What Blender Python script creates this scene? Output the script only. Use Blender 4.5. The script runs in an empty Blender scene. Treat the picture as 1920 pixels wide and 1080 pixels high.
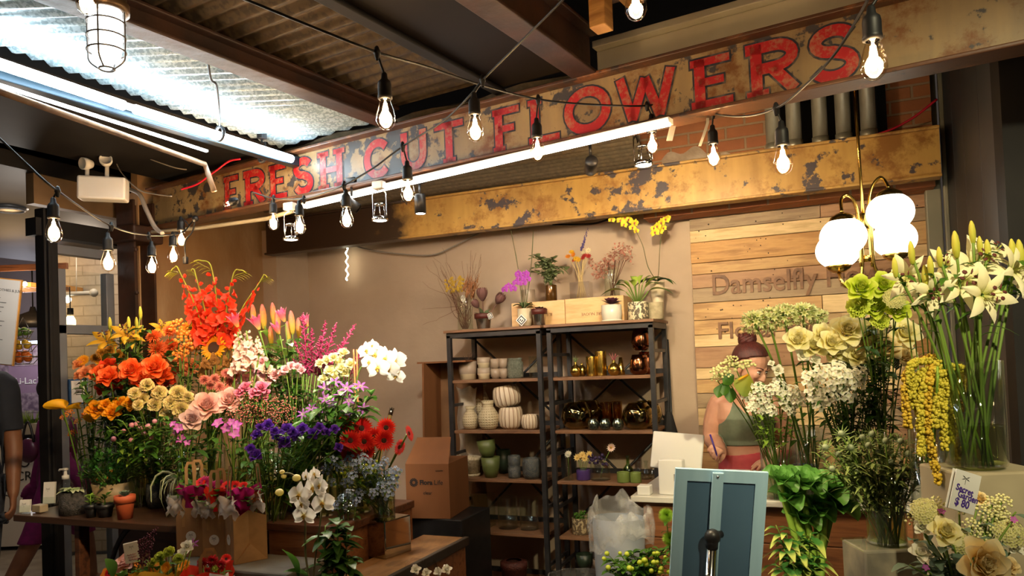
import bpy,bmesh,math,random
from mathutils import Vector as V,Matrix,Euler
random.seed(7)
S=bpy.context.scene
C=bpy.context.collection
PI=math.pi
R=math.radians
# camera
F,CX,CY,EYE=1400.0,960.0,640.0,1.52
YAW,PITCH,ROLL=R(23.2),math.atan(38/1400),0.039
_fh=V((-math.sin(YAW),math.cos(YAW),0));_r0=V((math.cos(YAW),math.sin(YAW),0))
FW=_fh*math.cos(PITCH)+V((0,0,1))*math.sin(PITCH)
_u0=_r0.cross(FW)
RT=_r0*math.cos(ROLL)-_u0*math.sin(ROLL)
UP=_u0*math.cos(ROLL)+_r0*math.sin(ROLL)
CAM=V((0,0,EYE))
cd=bpy.data.cameras.new('camera');cam=bpy.data.objects.new('camera',cd);C.objects.link(cam)
cd.sensor_width=36;cd.lens=F/1920*36;cd.shift_y=100/1920;cd.clip_start=.02
m_=Matrix((RT,UP,-FW)).transposed().to_4x4();m_.translation=CAM;cam.matrix_world=m_
S.camera=cam
S.view_settings.view_transform='Standard';S.view_settings.look='None'
S.view_settings.gamma=1;S.view_settings.use_curve_mapping=False
S.view_settings.exposure=0.75
try:
 S.cycles.transparent_max_bounces=32;S.cycles.max_bounces=7;S.cycles.diffuse_bounces=3
 S.cycles.glossy_bounces=3;S.cycles.caustics_reflective=False;S.cycles.caustics_refractive=False
 S.cycles.sample_clamp_indirect=4
except Exception:pass
w=bpy.data.worlds.new('world');S.world=w;w.use_nodes=True
w.node_tree.nodes['Background'].inputs[0].default_value=(.9,.72,.6,1)
w.node_tree.nodes['Background'].inputs[1].default_value=.03
def ray(x,y):return FW+RT*((x-CX)/F)-UP*((y-CY)/F)
def P(x,y,Z):return CAM+ray(x,y)*Z
def PY(x,y,yw):d=ray(x,y);return CAM+d*((yw-CAM.y)/d.y)
def PX(x,y,xw):d=ray(x,y);return CAM+d*((xw-CAM.x)/d.x)
def PZ(x,y,zw):d=ray(x,y);return CAM+d*((zw-CAM.z)/d.z)
def PP(x,y,p0,n):d=ray(x,y);return CAM+d*((p0-CAM).dot(n)/d.dot(n))
def CW(X,Z,z):v=_r0*X+_fh*Z;return V((v.x,v.y,z))
def dep(p):return(V(p)-CAM).dot(FW)
def pm_(px,Z):return px*Z/F
def lamp(kind,name,loc,power,col,size=.03,target=None,ang=60,blend=.5,parent=None,sy=None):
 L=bpy.data.lights.new(name,kind);L.energy=power;L.color=col
 if kind=='SPOT':L.spot_size=R(ang);L.spot_blend=blend;L.shadow_soft_size=size
 elif kind=='AREA':
  L.size=size
  if sy:L.shape='RECTANGLE';L.size_y=sy
 else:L.shadow_soft_size=size
 o=bpy.data.objects.new(name,L);C.objects.link(o);o.location=loc
 if target is not None:o.rotation_euler=(V(target)-V(loc)).to_track_quat('-Z', 'Y').to_euler()
 if parent:o.parent=parent
 return o
WARM=(1,.72,.42);WW=(1,.87,.68);COOL=(.8,.93,1)
lamp('AREA', 'overhead_fill',(.2,-1.2,4.2),12,(1,.86,.68),1.6,(-.8,3,1.0),sy=1.6)  # unseen warm fill added overhead behind the camera
lamp('AREA', 'overhead_fill',(-3.6,-.6,3.8),4,(.85,.92,1),1.2,(-3.2,2.6,.9),sy=1.2)  # second added fill, cool, also out of view
# materials
MT={}
def nodes(name):
 m=bpy.data.materials.new(name);m.use_nodes=True
 nt=m.node_tree;b=nt.nodes['Principled BSDF'];return m,nt,b
def N(nt,t,**k):
 n=nt.nodes.new(t)
 for a,v in k.items():
  if a.startswith('i_'):n.inputs[a[2:].replace('_', ' ')].default_value=v
  else:setattr(n,a,v)
 return n
def c4(c):return(c[0],c[1],c[2],1)
def ramp(nt,fac,stops):
 r=nt.nodes.new('ShaderNodeValToRGB');e=r.color_ramp.elements
 while len(e)<len(stops):e.new(.5)
 for i,(p,c)in enumerate(stops):e[i].position=p;e[i].color=c4(c)
 nt.links.new(fac,r.inputs[0]);return r.outputs[0]
def mapped(nt,scale=(1,1,1),rot=(0,0,0),src='Object'):
 tc=nt.nodes.new('ShaderNodeTexCoord');mp=nt.nodes.new('ShaderNodeMapping')
 mp.inputs['Scale'].default_value=scale;mp.inputs['Rotation'].default_value=rot
 nt.links.new(tc.outputs[src],mp.inputs[0]);return mp.outputs[0]
def noise(nt,vec,scale,detail=3,rough=.5):
 n=nt.nodes.new('ShaderNodeTexNoise');n.inputs['Scale'].default_value=scale;n.inputs['Detail'].default_value=detail
 n.inputs['Roughness'].default_value=rough
 nt.links.new(vec,n.inputs['Vector']);return n.outputs[0]
def bump(nt,b,h,strength=.3,dist=.01):
 n=nt.nodes.new('ShaderNodeBump');n.inputs['Strength'].default_value=strength;n.inputs['Distance'].default_value=dist
 nt.links.new(h,n.inputs['Height']);nt.links.new(n.outputs[0],b.inputs['Normal'])
def mixc(nt,fac,a,b):
 m=nt.nodes.new('ShaderNodeMix');m.data_type='RGBA'
 for s,v in((m.inputs[0],fac),(m.inputs[6],a),(m.inputs[7],b)):
  if hasattr(v, 'links')or isinstance(v,bpy.types.NodeSocket):nt.links.new(v,s)
  elif isinstance(v,(int,float)):s.default_value=v
  else:s.default_value=c4(v)
 return m.outputs[2]
def math_(nt,op,a,b=0.0,clamp=False):
 m=nt.nodes.new('ShaderNodeMath');m.operation=op;m.use_clamp=clamp
 for s,v in((m.inputs[0],a),(m.inputs[1],b)):
  if isinstance(v,bpy.types.NodeSocket):nt.links.new(v,s)
  else:s.default_value=v
 return m.outputs[0]
def pm(name,c1,c2=None,sc=12,rough=.6,metal=0,bmp=0,scale=(1,1,1),det=3,lo=.35,hi=.65,coat=0,spec=.5,bsc=None):
 if name in MT:return MT[name]
 m,nt,b=nodes(name);v=mapped(nt,scale)
 b.inputs['Roughness'].default_value=rough;b.inputs['Metallic'].default_value=metal
 b.inputs['Coat Weight'].default_value=coat;b.inputs['Specular IOR Level'].default_value=spec
 c2=c2 or tuple(x*.82 for x in c1)
 n=noise(nt,v,sc,det)
 nt.links.new(ramp(nt,n,[(lo,c1),(hi,c2)]),b.inputs['Base Color'])
 if bmp:bump(nt,b,noise(nt,v,bsc or sc*3,det),bmp)
 MT[name]=m;return m
def petalmat(name,stops,trans=.3,rough=.55,var=.15,sc=30):
 """petal colour along its own length (UV u), with fine veins"""
 if name in MT:return MT[name]
 m,nt,b=nodes(name)
 uv=N(nt, 'ShaderNodeUVMap');sx=N(nt, 'ShaderNodeSeparateXYZ');nt.links.new(uv.outputs[0],sx.inputs[0])
 v=mapped(nt);n=noise(nt,v,sc,2)
 u=math_(nt, 'ADD',sx.outputs[0],math_(nt, 'MULTIPLY',math_(nt, 'SUBTRACT',n,.5),var*2))
 col=ramp(nt,u,stops)if len(stops)>1 else ramp(nt,n,[(.3,stops[0][1]),(.7,tuple(x*.8 for x in stops[0][1]))])
 nt.links.new(col,b.inputs['Base Color']);b.inputs['Roughness'].default_value=rough
 b.inputs['Specular IOR Level'].default_value=.3
 if trans:
  t=N(nt, 'ShaderNodeBsdfTranslucent');nt.links.new(col,t.inputs[0])
  mx=N(nt, 'ShaderNodeMixShader');mx.inputs[0].default_value=trans
  nt.links.new(b.outputs[0],mx.inputs[1]);nt.links.new(t.outputs[0],mx.inputs[2])
  nt.links.new(mx.outputs[0],nt.nodes['Material Output'].inputs[0])
 MT[name]=m;return m
def glass(name,tint=(.97,.99,.97),rough=.02,refl=1.0,gloss=(1,1,1)):
 if name in MT:return MT[name]
 m,nt,b=nodes(name);nt.nodes.remove(b)
 t=N(nt, 'ShaderNodeBsdfTransparent');t.inputs[0].default_value=c4(tint)
 g=N(nt, 'ShaderNodeBsdfGlossy');g.inputs[0].default_value=c4(gloss);g.inputs['Roughness'].default_value=rough
 f=N(nt, 'ShaderNodeLayerWeight');f.inputs[0].default_value=.5
 fr=math_(nt, 'ADD',math_(nt, 'MULTIPLY',math_(nt, 'POWER',f.outputs['Facing'],4.0),.8),.04)
 mx=N(nt, 'ShaderNodeMixShader');nt.links.new(math_(nt, 'MULTIPLY',fr,refl,True),mx.inputs[0])
 nt.links.new(t.outputs[0],mx.inputs[1]);nt.links.new(g.outputs[0],mx.inputs[2])
 nt.links.new(mx.outputs[0],nt.nodes['Material Output'].inputs[0]);MT[name]=m;return m
def glow(name,col,st):
 if name in MT:return MT[name]
 m,nt,b=nodes(name);nt.nodes.remove(b);e=N(nt, 'ShaderNodeEmission')
 e.inputs[0].default_value=c4(col);e.inputs[1].default_value=st
 nt.links.new(e.outputs[0],nt.nodes['Material Output'].inputs[0]);MT[name]=m;return m
def woodmat(name,cols,scale=(1.2,14,14),rough=.55,pl=None,bmp=.25,coat=0):
 """grain streaks; pl=(axis, width) adds separate boards of differing tone"""
 if name in MT:return MT[name]
 m,nt,b=nodes(name);v=mapped(nt,scale)
 n=noise(nt,v,3,6,.6);n2=noise(nt,mapped(nt,(3,3,3)),1.4,2)
 f=math_(nt, 'ADD',math_(nt, 'MULTIPLY',n,.75),math_(nt, 'MULTIPLY',n2,.25))
 k=len(cols);nt.links.new(ramp(nt,f,[(.38+.25*i/(k-1),c)for i,c in enumerate(cols)]),b.inputs['Base Color'])
 b.inputs['Roughness'].default_value=rough;b.inputs['Coat Weight'].default_value=coat
 bump(nt,b,n,bmp,.004);MT[name]=m;return m
def paintedsteel(name,paint1,paint2,bare,rust,amt=.5,sc=3.0,fade=None,rusty=.0):
 """old painted steel: two tones of paint, chipped to bare and rust"""
 m,nt,b=nodes(name);v=mapped(nt,(1,1,1));v2=mapped(nt,(6,6,.8))
 n1=noise(nt,v,sc,5,.6);streak=noise(nt,v2,2.2,4,.55)
 base=ramp(nt,math_(nt, 'ADD',math_(nt, 'MULTIPLY',n1,.5),math_(nt, 'MULTIPLY',streak,.5)),[(.35,paint1),(.62,paint2)])
 chip=noise(nt,v,sc*3.2,8,.62)
 big=noise(nt,v,sc*.55,2)
 f=math_(nt, 'ADD',chip,math_(nt, 'MULTIPLY',math_(nt, 'SUBTRACT',big,.5),.55))
 f=math_(nt, 'MULTIPLY',math_(nt, 'SUBTRACT',f,1-amt*.78),28,True)
 f2=math_(nt, 'MULTIPLY',math_(nt, 'SUBTRACT',noise(nt,v,sc*1.7,7,.7),.56-rusty),9,True)
 c=mixc(nt,f2,base,rust);c=mixc(nt,f,c,bare)
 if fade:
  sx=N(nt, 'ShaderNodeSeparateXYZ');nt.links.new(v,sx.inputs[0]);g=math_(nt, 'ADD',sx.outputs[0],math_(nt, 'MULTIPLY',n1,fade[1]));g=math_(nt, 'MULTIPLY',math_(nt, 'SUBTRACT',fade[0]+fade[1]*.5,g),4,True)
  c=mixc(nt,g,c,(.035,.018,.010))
 nt.links.new(c,b.inputs['Base Color']);b.inputs['Roughness'].default_value=.42
 bump(nt,b,chip,.35,.004);MT[name]=m;return m
 # mesh building
class MB:
 def __init__(s):s.v=[];s.f=[];s.uv=[]
 def add(s,vs,fs,uv=None):
  b=len(s.v);s.v+=[tuple(p)for p in vs];s.f+=[tuple(i+b for i in q)for q in fs]
  s.uv+=uv if uv else[(0.5,0.5)]*len(vs)
 def put(s,o,M):
  s.add([M@V(p)for p in o.v],o.f,list(o.uv))
 def box(s,c,d,M=None):
  M=M or Matrix();x,y,z=d[0]/2,d[1]/2,d[2]/2
  vs=[M@V((c[0]+a*x,c[1]+b_*y,c[2]+e*z))for a in(-1,1)for b_ in(-1,1)for e in(-1,1)]
  s.add(vs,[(0,1,3,2),(4,6,7,5),(0,4,5,1),(2,3,7,6),(0,2,6,4),(1,5,7,3)])
 def bbox(s,c,d,bv=.004,M=None):
  bm=bmesh.new();bmesh.ops.create_cube(bm,size=1)
  for q in bm.verts:q.co=V((q.co.x*d[0],q.co.y*d[1],q.co.z*d[2]))
  bmesh.ops.bevel(bm,geom=bm.edges[:],offset=bv,segments=2,profile=.5,affect='EDGES')
  bm.verts.ensure_lookup_table();M=M or Matrix()
  s.add([M@(q.co+V(c))for q in bm.verts],[tuple(q.index for q in f.verts)for f in bm.faces]);bm.free()
 def tube(s,pts,r,n=8,cap=True,flat=1.0):
  pts=[V(p)for p in pts];k=len(pts);rr=r if isinstance(r,(list,tuple))else[r]*k
  t=(pts[1]-pts[0]).normalized();a=t.orthogonal().normalized();vs=[];uv=[]
  for i,p in enumerate(pts):
   d=(pts[min(i+1,k-1)]-pts[max(i-1,0)])
   if d.length<1e-9:d=t
   d.normalize();a=(a-d*a.dot(d));a=a.normalized()if a.length>1e-6 else d.orthogonal().normalized();b_=d.cross(a)
   for j in range(n):
    q=2*PI*j/n;vs.append(p+(a*math.cos(q)+b_*math.sin(q)*flat)*rr[i]);uv.append((i/(k-1),j/n))
  fs=[(i*n+j,i*n+(j+1)%n,(i+1)*n+(j+1)%n,(i+1)*n+j)for i in range(k-1)for j in range(n)]
  if cap:fs+=[tuple(range(n-1,-1,-1)),tuple((k-1)*n+j for j in range(n))]
  s.add(vs,fs,uv)
 def lathe(s,prof,n=24,M=None,sx=1.0,sy=1.0,mod=None):
  M=M or Matrix();vs=[];k=len(prof);uv=[]
  for i,(r,z)in enumerate(prof):
   for j in range(n):
    a=2*PI*j/n;q=r*(mod(a,z)if mod else 1)
    vs.append(M@V((q*math.cos(a)*sx,q*math.sin(a)*sy,z)));uv.append((i/(k-1),j/n))
  fs=[(i*n+j,i*n+(j+1)%n,(i+1)*n+(j+1)%n,(i+1)*n+j)for i in range(k-1)for j in range(n)]
  if prof[0][0]>1e-5:fs.append(tuple(range(n-1,-1,-1)))
  s.add(vs,fs,uv)
 def ball(s,c,r,n=10,m=7,sc=(1,1,1),M=None):
  M=M or Matrix();c=V(c);vs=[M@(c+V((0,0,-r*sc[2])))]
  for i in range(1,m):
   p=-PI/2+PI*i/m
   for j in range(n):
    a=2*PI*j/n;vs.append(M@(c+V((r*sc[0]*math.cos(p)*math.cos(a),r*sc[1]*math.cos(p)*math.sin(a),r*sc[2]*math.sin(p)))))
  vs.append(M@(c+V((0,0,r*sc[2]))));L=len(vs)-1
  fs=[(0,1+(j+1)%n,1+j)for j in range(n)]
  fs+=[(1+i*n+j,1+i*n+(j+1)%n,1+(i+1)*n+(j+1)%n,1+(i+1)*n+j)for i in range(m-2)for j in range(n)]
  fs+=[(L,1+(m-2)*n+j,1+(m-2)*n+(j+1)%n)for j in range(n)]
  s.add(vs,fs,[(i/len(vs),.5)for i in range(len(vs))])
 def poly(s,pts,th,M=None):
  M=M or Matrix();k=len(pts)
  vs=[M@V((p[0],p[1],z))for z in(0,th)for p in pts]
  s.add(vs,[tuple(range(k-1,-1,-1)),tuple(range(k,2*k))]+[(i,(i+1)%k,k+(i+1)%k,k+i)for i in range(k)])
 def grid(s,fn,nu,nv):
  vs=[];uv=[]
  for i in range(nu+1):
   for j in range(nv+1):vs.append(fn(i/nu,j/nv));uv.append((i/nu,j/nv))
  w_=nv+1
  s.add(vs,[(i*w_+j,(i+1)*w_+j,(i+1)*w_+j+1,i*w_+j+1)for i in range(nu)for j in range(nv)],uv)
 def mesh(s,name,mat=None,smooth=True):
  me=bpy.data.meshes.new(name);me.from_pydata(s.v,[],s.f)
  ul=me.uv_layers.new(name='UVMap');idx=[0]*len(me.loops);me.loops.foreach_get('vertex_index',idx)
  fl=[0.0]*(2*len(idx))
  for i,q in enumerate(idx):fl[2*i]=s.uv[q][0];fl[2*i+1]=s.uv[q][1]
  ul.data.foreach_set('uv',fl)
  if mat:me.materials.append(mat)
  if smooth:me.polygons.foreach_set('use_smooth',[True]*len(me.polygons))
  me.update();return me
 def obj(s,name,mat,parent=None,M=None,smooth=True,hard=False):
  me=s.mesh(name,mat,smooth)
  if hard:
   try:me.set_sharp_from_angle(angle=R(35))
   except Exception:pass
  return link(name,me,parent,M)
def link(name,me,parent=None,M=None):
 o=bpy.data.objects.new(name,me);C.objects.link(o)
 if parent:o.parent=parent
 if M is not None:o.matrix_basis=M
 return o
def tag(o,label=None,cat=None,group=None,kind=None):
 if label:o['label']=label
 if cat:o['category']=cat
 if group:o['group']=group
 if kind:o['kind']=kind
 return o
def thing(name,label,cat,loc=(0,0,0),rz=0,group=None,M=None):
 o=bpy.data.objects.new(name,None);C.objects.link(o);o.empty_display_size=.05
 if M is not None:o.matrix_basis=M
 else:o.location=loc;o.rotation_euler=(0,0,rz)
 return tag(o,label,cat,group)
def struct(name,mb,m,smooth=False,M=None):
 return tag(mb.obj(name,m,smooth=smooth,M=M),kind='structure')
def frame(o,x,z):
 x=V(x).normalized();z=V(z);z=(z-x*z.dot(x)).normalized();y=z.cross(x)
 M=Matrix((x,y,z)).transposed().to_4x4();M.translation=V(o);return M
def upto(o,z,spin=0,sc=1):
 q=V(z).normalized().to_track_quat('Z', 'Y').to_matrix().to_4x4()
 return Matrix.Translation(V(o))@q@Matrix.Rotation(spin,4, 'Z')@Matrix.Scale(sc,4)
def bez(a,b,c,n=8):
 a,b,c=V(a),V(b),V(c);return[a*(1-t)**2+b*2*t*(1-t)+c*t*t for t in[i/n for i in range(n+1)]]
def spline(pts,n=6):
 pts=[V(p)for p in pts];out=[]
 for i in range(len(pts)-1):
  p0=pts[max(i-1,0)];p1=pts[i];p2=pts[i+1];p3=pts[min(i+2,len(pts)-1)]
  for k in range(n):
   t=k/n;out.append(.5*((2*p1)+(p2-p0)*t+(2*p0-5*p1+4*p2-p3)*t*t+(3*p1-p0-3*p2+p3)*t**3))
 return out+[pts[-1]]
def textmesh(txt,size,ext=.002,bold=0.0,align='LEFT'):
 cu=bpy.data.curves.new('t', 'FONT');cu.body=txt;cu.size=size;cu.extrude=ext;cu.offset=bold;cu.align_x=align
 cu.resolution_u=3
 o=bpy.data.objects.new('t',cu);C.objects.link(o);bpy.context.view_layer.update()
 me=bpy.data.meshes.new_from_object(o.evaluated_get(bpy.context.evaluated_depsgraph_get()));bpy.data.objects.remove(o);return me
def writing(txt,size,m,parent,M,ext=.0006,bold=0.0,name='printed_text',align='LEFT'):
 me=textmesh(txt,size,ext,bold,align);me.materials.clear();me.materials.append(m);return link(name,me,parent,M)
rnd=random.uniform
def jit(v,a):return V(v)+V((rnd(-a,a),rnd(-a,a),rnd(-a,a)))
# structure
M_plaster=pm('warm_plaster',(.50,.38,.28),(.44,.33,.24),3,.8,bmp=.12,bsc=40)
M_plaster2=pm('stained_plaster',(.46,.30,.16),(.36,.20,.09),5,.8,bmp=.3,bsc=30,scale=(1,1,.5))
M_floor=pm('concrete_floor',(.10,.09,.08),(.16,.14,.12),5,.55,bmp=.1)
M_pave=pm('pale_paving',(.32,.31,.29),(.24,.23,.21),6,.7)
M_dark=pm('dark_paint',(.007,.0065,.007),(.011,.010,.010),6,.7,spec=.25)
M_black=pm('black_plastic',(.012,.012,.013),(.018,.018,.02),20,.38)
M_blacksteel=pm('black_steel',(.022,.022,.026),(.04,.038,.04),14,.42,metal=.3)
M_grey=pm('grey_boards',(.028,.031,.036),(.036,.038,.044),4,.55)
M_greyf=pm('grey_frame_paint',(.15,.16,.18),(.12,.13,.15),5,.5)
M_rust=pm('rusty_steel',(.055,.020,.009),(.022,.010,.006),6,.55,bmp=.35,det=6)
M_rustl=paintedsteel('flaked_rusty_paint',(.11,.045,.018),(.06,.024,.012),(.03,.017,.012),(.24,.09,.03),.5,4)
M_sign=paintedsteel('painted_sign_steel',(.36,.25,.11),(.22,.155,.08),(.05,.045,.045),(.17,.07,.02),.60,3.5,None,.055)
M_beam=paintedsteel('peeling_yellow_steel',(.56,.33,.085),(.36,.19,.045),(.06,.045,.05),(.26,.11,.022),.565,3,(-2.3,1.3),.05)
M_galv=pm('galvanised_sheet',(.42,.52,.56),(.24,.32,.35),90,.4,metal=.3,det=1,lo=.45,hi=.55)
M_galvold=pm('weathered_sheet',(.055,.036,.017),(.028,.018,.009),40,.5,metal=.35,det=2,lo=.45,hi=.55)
M_tin=pm('grey_tube_metal',(.40,.36,.28),(.26,.23,.17),14,.42,metal=.55,scale=(1,1,.4),bmp=.1)
M_white=pm('white_plastic',(.75,.74,.70),(.72,.71,.68),5,.4)
M_cream=pm('cream_gloss_paint',(.62,.58,.46),(.55,.50,.38),5,.5)
M_brass=pm('brushed_brass',(.75,.50,.14),(.66,.42,.1),40,.24,metal=1,scale=(1,1,.1))
M_chrome=pm('bright_chrome',(.75,.75,.75),None,10,.12,metal=1)
def brickmat(name,c1,c2,mortar,sc=1.0,w_=.2,h_=.067):
 m,nt,b=nodes(name);tc=nt.nodes.new('ShaderNodeTexCoord');sp=nt.nodes.new('ShaderNodeSeparateXYZ');cb=nt.nodes.new('ShaderNodeCombineXYZ')
 nt.links.new(tc.outputs['Object'],sp.inputs[0]);nt.links.new(math_(nt, 'ADD',sp.outputs[0],sp.outputs[1]),cb.inputs[0]);nt.links.new(sp.outputs[2],cb.inputs[1])
 br=nt.nodes.new('ShaderNodeTexBrick');nt.links.new(cb.outputs[0],br.inputs[0])
 br.inputs['Color1'].default_value=c4(c1);br.inputs['Color2'].default_value=c4(c2);br.inputs['Mortar'].default_value=c4(mortar)
 br.inputs['Scale'].default_value=1;br.inputs['Brick Width'].default_value=w_;br.inputs['Row Height'].default_value=h_;br.inputs['Mortar Size'].default_value=.007;br.inputs['Mortar Smooth'].default_value=.3
 n=noise(nt,cb.outputs[0],14,5,.6)
 nt.links.new(mixc(nt,math_(nt, 'MULTIPLY',n,.55),br.outputs[0],tuple(x*.35 for x in c1)),b.inputs['Base Color'])
 b.inputs['Roughness'].default_value=.85;bump(nt,b,math_(nt, 'SUBTRACT',math_(nt, 'MULTIPLY',n,.4),br.outputs[1]),.6,.012);return m
M_brick=brickmat('old_red_brick',(.46,.17,.06),(.36,.12,.05),(.36,.25,.15))
M_wbrick=brickmat('painted_white_brick',(.48,.42,.34),(.44,.38,.30),(.34,.29,.22),w_=.3,h_=.09)
WY=4.43
b=MB();b.box((-1.4,3.0,-.02),(4.6,4.0,.04));struct('floor',b,M_floor)
b=MB();b.box((-7.5,3,-.05),(8.2,10,.04));struct('floor_passage',b,M_pave)
b=MB();b.box((-1.4,-1.5,-.05),(4.0,5.2,.04));struct('floor_hall',b,M_floor)
xwood=PY(1294,400,WY).x
xr=.50
b=MB();b.box(((-3.62+xr)/2,WY+.05,1.5),(xr+3.62,.1,3.4));struct('wall_back',b,M_plaster)
b=MB();b.box((-3.67,3.78,1.5),(.1,1.4,3.4));struct('wall_left',b,M_plaster2)
b=MB();b.box((-3.56,4.26,1.25),(.12,.34,2.5));struct('wall_left_pier',b,M_plaster)
b=MB();b.box(((-.95+xr)/2,4.26,2.70),(xr+.95,.16,.80));struct('wall_back_brick',b,M_brick)
b=MB();
b.grid(lambda u,v:V((-.84+u*.42+.02*math.sin(v*9),4.175-.012*math.sin(PI*u),2.52+v*(.10+.035*math.sin(u*5)+.02*math.sin(u*17)))),24,4)
tag(b.obj('plaster_patch',pm('cracked_plaster',(.46,.36,.27),(.33,.24,.17),9,.9,bmp=.8)), 'cracked pale plaster patch on the red brick above the yellow beam', 'plaster')
woods=[woodmat('plank_%s'%n,c,(1.0,1,9),.6)for n,c in(
('honey',[(.36,.19,.07),(.58,.36,.15),(.46,.26,.10)]),('pale',[(.56,.38,.18),(.74,.54,.28),(.5,.33,.15)]),
('grey',[(.26,.17,.10),(.37,.26,.15),(.22,.14,.08)]),('rose',[(.30,.15,.075),(.44,.25,.13),(.36,.19,.10)]),
('amber',[(.42,.21,.06),(.58,.32,.11),(.34,.16,.05)]))]
clad=tag(bpy.data.objects.new('wall_planks',None),kind='structure');C.objects.link(clad)
tag(clad, 'reclaimed horizontal plank cladding on the shop back wall', 'wall')
z=.0;k=0;random.seed(3)
seq=[2,0,3,1,0,2,4,0,3,2,0,4,2,1,2,0,1,3,1,0,0,2,3,0,4,1]
wx0=xwood
while z<2.36:
 h=(.085,.08,.065,.12,.07,.085,.1)[k%7];x=wx0;i=0
 while x<xr-.01:
  L=min(rnd(.5,1.15),xr-x);L=xr-x if xr-x-L<.2 else L
  b=MB();b.bbox((x+L/2,WY-.035+rnd(-.004,.004),z+h/2),(L-.003,.03,h-.003),.002)
  o=b.obj('plank',woods[(seq[k%26]+(1 if i else 0))%5],clad,smooth=False)
  x+=L;i+=1
 z+=h;k+=1
b=MB();random.seed(4)
for _ in range(150):
 b.ball((rnd(wx0+.03,xr-.03),WY-.0525,rnd(.9,2.3)),rnd(.002,.0045),6,4)
b.obj('nail',pm('nail_dark',(.04,.025,.015)),clad)
def islands(me,name,m,parent,M):
 bm=bmesh.new();bm.from_mesh(me);bm.verts.ensure_lookup_table();seen=set();k=0
 for v0 in bm.verts:
  if v0.index in seen:continue
  st=[v0];comp=[];seen.add(v0.index)
  while st:
   v=st.pop();comp.append(v)
   for e_ in v.link_edges:
    o=e_.other_vert(v)
    if o.index not in seen:seen.add(o.index);st.append(o)
  ids={v.index:i for i,v in enumerate(comp)};fs={f for v in comp for f in v.link_faces}
  q=MB();q.add([v.co for v in comp],[[ids[v.index]for v in f.verts]for f in fs]);q.obj(name,m,parent,M,smooth=False)
 bm.free()
M_let=woodmat('carved_letter_wood',[(.13,.055,.02),(.22,.10,.04),(.16,.07,.028)],(1,1,9),.55)
for txt,px,py,cap,pxe in(('Damselfly Flowers',1334,553,38,1722),('Floral Events',1345,635,31,1600)):
 p0=PY(px,py,WY-.052);p1=PY(pxe,py-(pxe-px)*.118,WY-.052);me=textmesh(txt,1,.0,.012);xs=[v.co.x for v in me.vertices];zs=[v.co.y for v in me.vertices];me=textmesh(txt,1,.06,.012)
 hs=cap*dep(p0)/F/.71;ws=(p1.x-p0.x)/(max(xs)-min(xs))
 t=thing('wooden_lettering', 'raised brown wooden lettering reading '+txt+' on the plank wall', 'lettering',(p0.x,WY-.055,p0.z))
 islands(me, 'letter',M_let,t,Matrix.Rotation(R(90),4, 'X')@Matrix.Diagonal((ws,hs,.15,1)))
b=MB()
for i,(y0,y1)in enumerate(((3.06,3.36),(3.365,3.72),(3.725,4.0),(4.005,4.30))):
 b.bbox((xr+.08,(y0+y1)/2,1.7),(.04,y1-y0,3.4),.003)
struct('wall_right',b,M_grey)
b=MB();b.bbox((xr+.0,4.30,1.7),(.07,.06,3.4),.006);b.bbox((xr+.05,4.24,1.7),(.02,.03,3.4),.004);struct('trim_1',b,pm('olive_trim',(.25,.235,.17),(.2,.19,.14),5,.5))
b=MB();b.box((xr+.1,2.98,1.7),(.10,.14,3.4));struct('gap_block',b,M_dark)  # solid dark block stands in for the black gap beyond the boards
q=P(1893,300,2.55)
b=MB();b.bbox((q.x+.20,q.y,1.45),(.40,.12,2.9),.012)
struct('wall_right_jamb',b,pm('worn_stone_paint',(.20,.18,.13),(.10,.09,.065),7,.8,bmp=.5,det=6))
# sign beam frame of reference
sd=(_r0*.853-_fh*.523).normalized()
sn=V((-sd.y,sd.x,0))*-1
Z0=3.2
s0=CW((830-960)/1400*Z0,Z0,0)
BZ0,BZ1=2.347,2.587
def sp(px):q=PP(px,300,s0,sn);return(q-s0).dot(sd)
def SB(s,t,z):p=s0+sd*s+sn*t;return V((p.x,p.y,z))
SM=Matrix((sd,-sn,V((0,0,1)))).transposed().to_4x4();SM.translation=s0
sl,sr_=sp(285),sp(1830)+.55
beam=thing('steel_sign_beam', 'rusted steel beam hand-painted FRESH CUT FLOWERS in red letters', 'beam',M=SM)
b=MB();b.box(((sl+sr_)/2,0.006,(BZ0+BZ1)/2),(sr_-sl,.012,BZ1-BZ0-.02));b.obj('web',M_sign,beam,smooth=False)
for nm,zz in(('bottom_flange',BZ0+.006),('top_flange',BZ1-.006)):
 b=MB();b.bbox(((sl+sr_)/2,.0+(-.01 if zz<2.4 else .005),zz),(sr_-sl,.11,.014),.004);b.obj(nm,M_rustl,beam,smooth=False)
def arc(cx,cy,rx,ry,a0,a1,n=10):return[(cx+rx*math.cos(R(a0+(a1-a0)*i/n)),cy+ry*math.sin(R(a0+(a1-a0)*i/n)))for i in range(n+1)]
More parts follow.
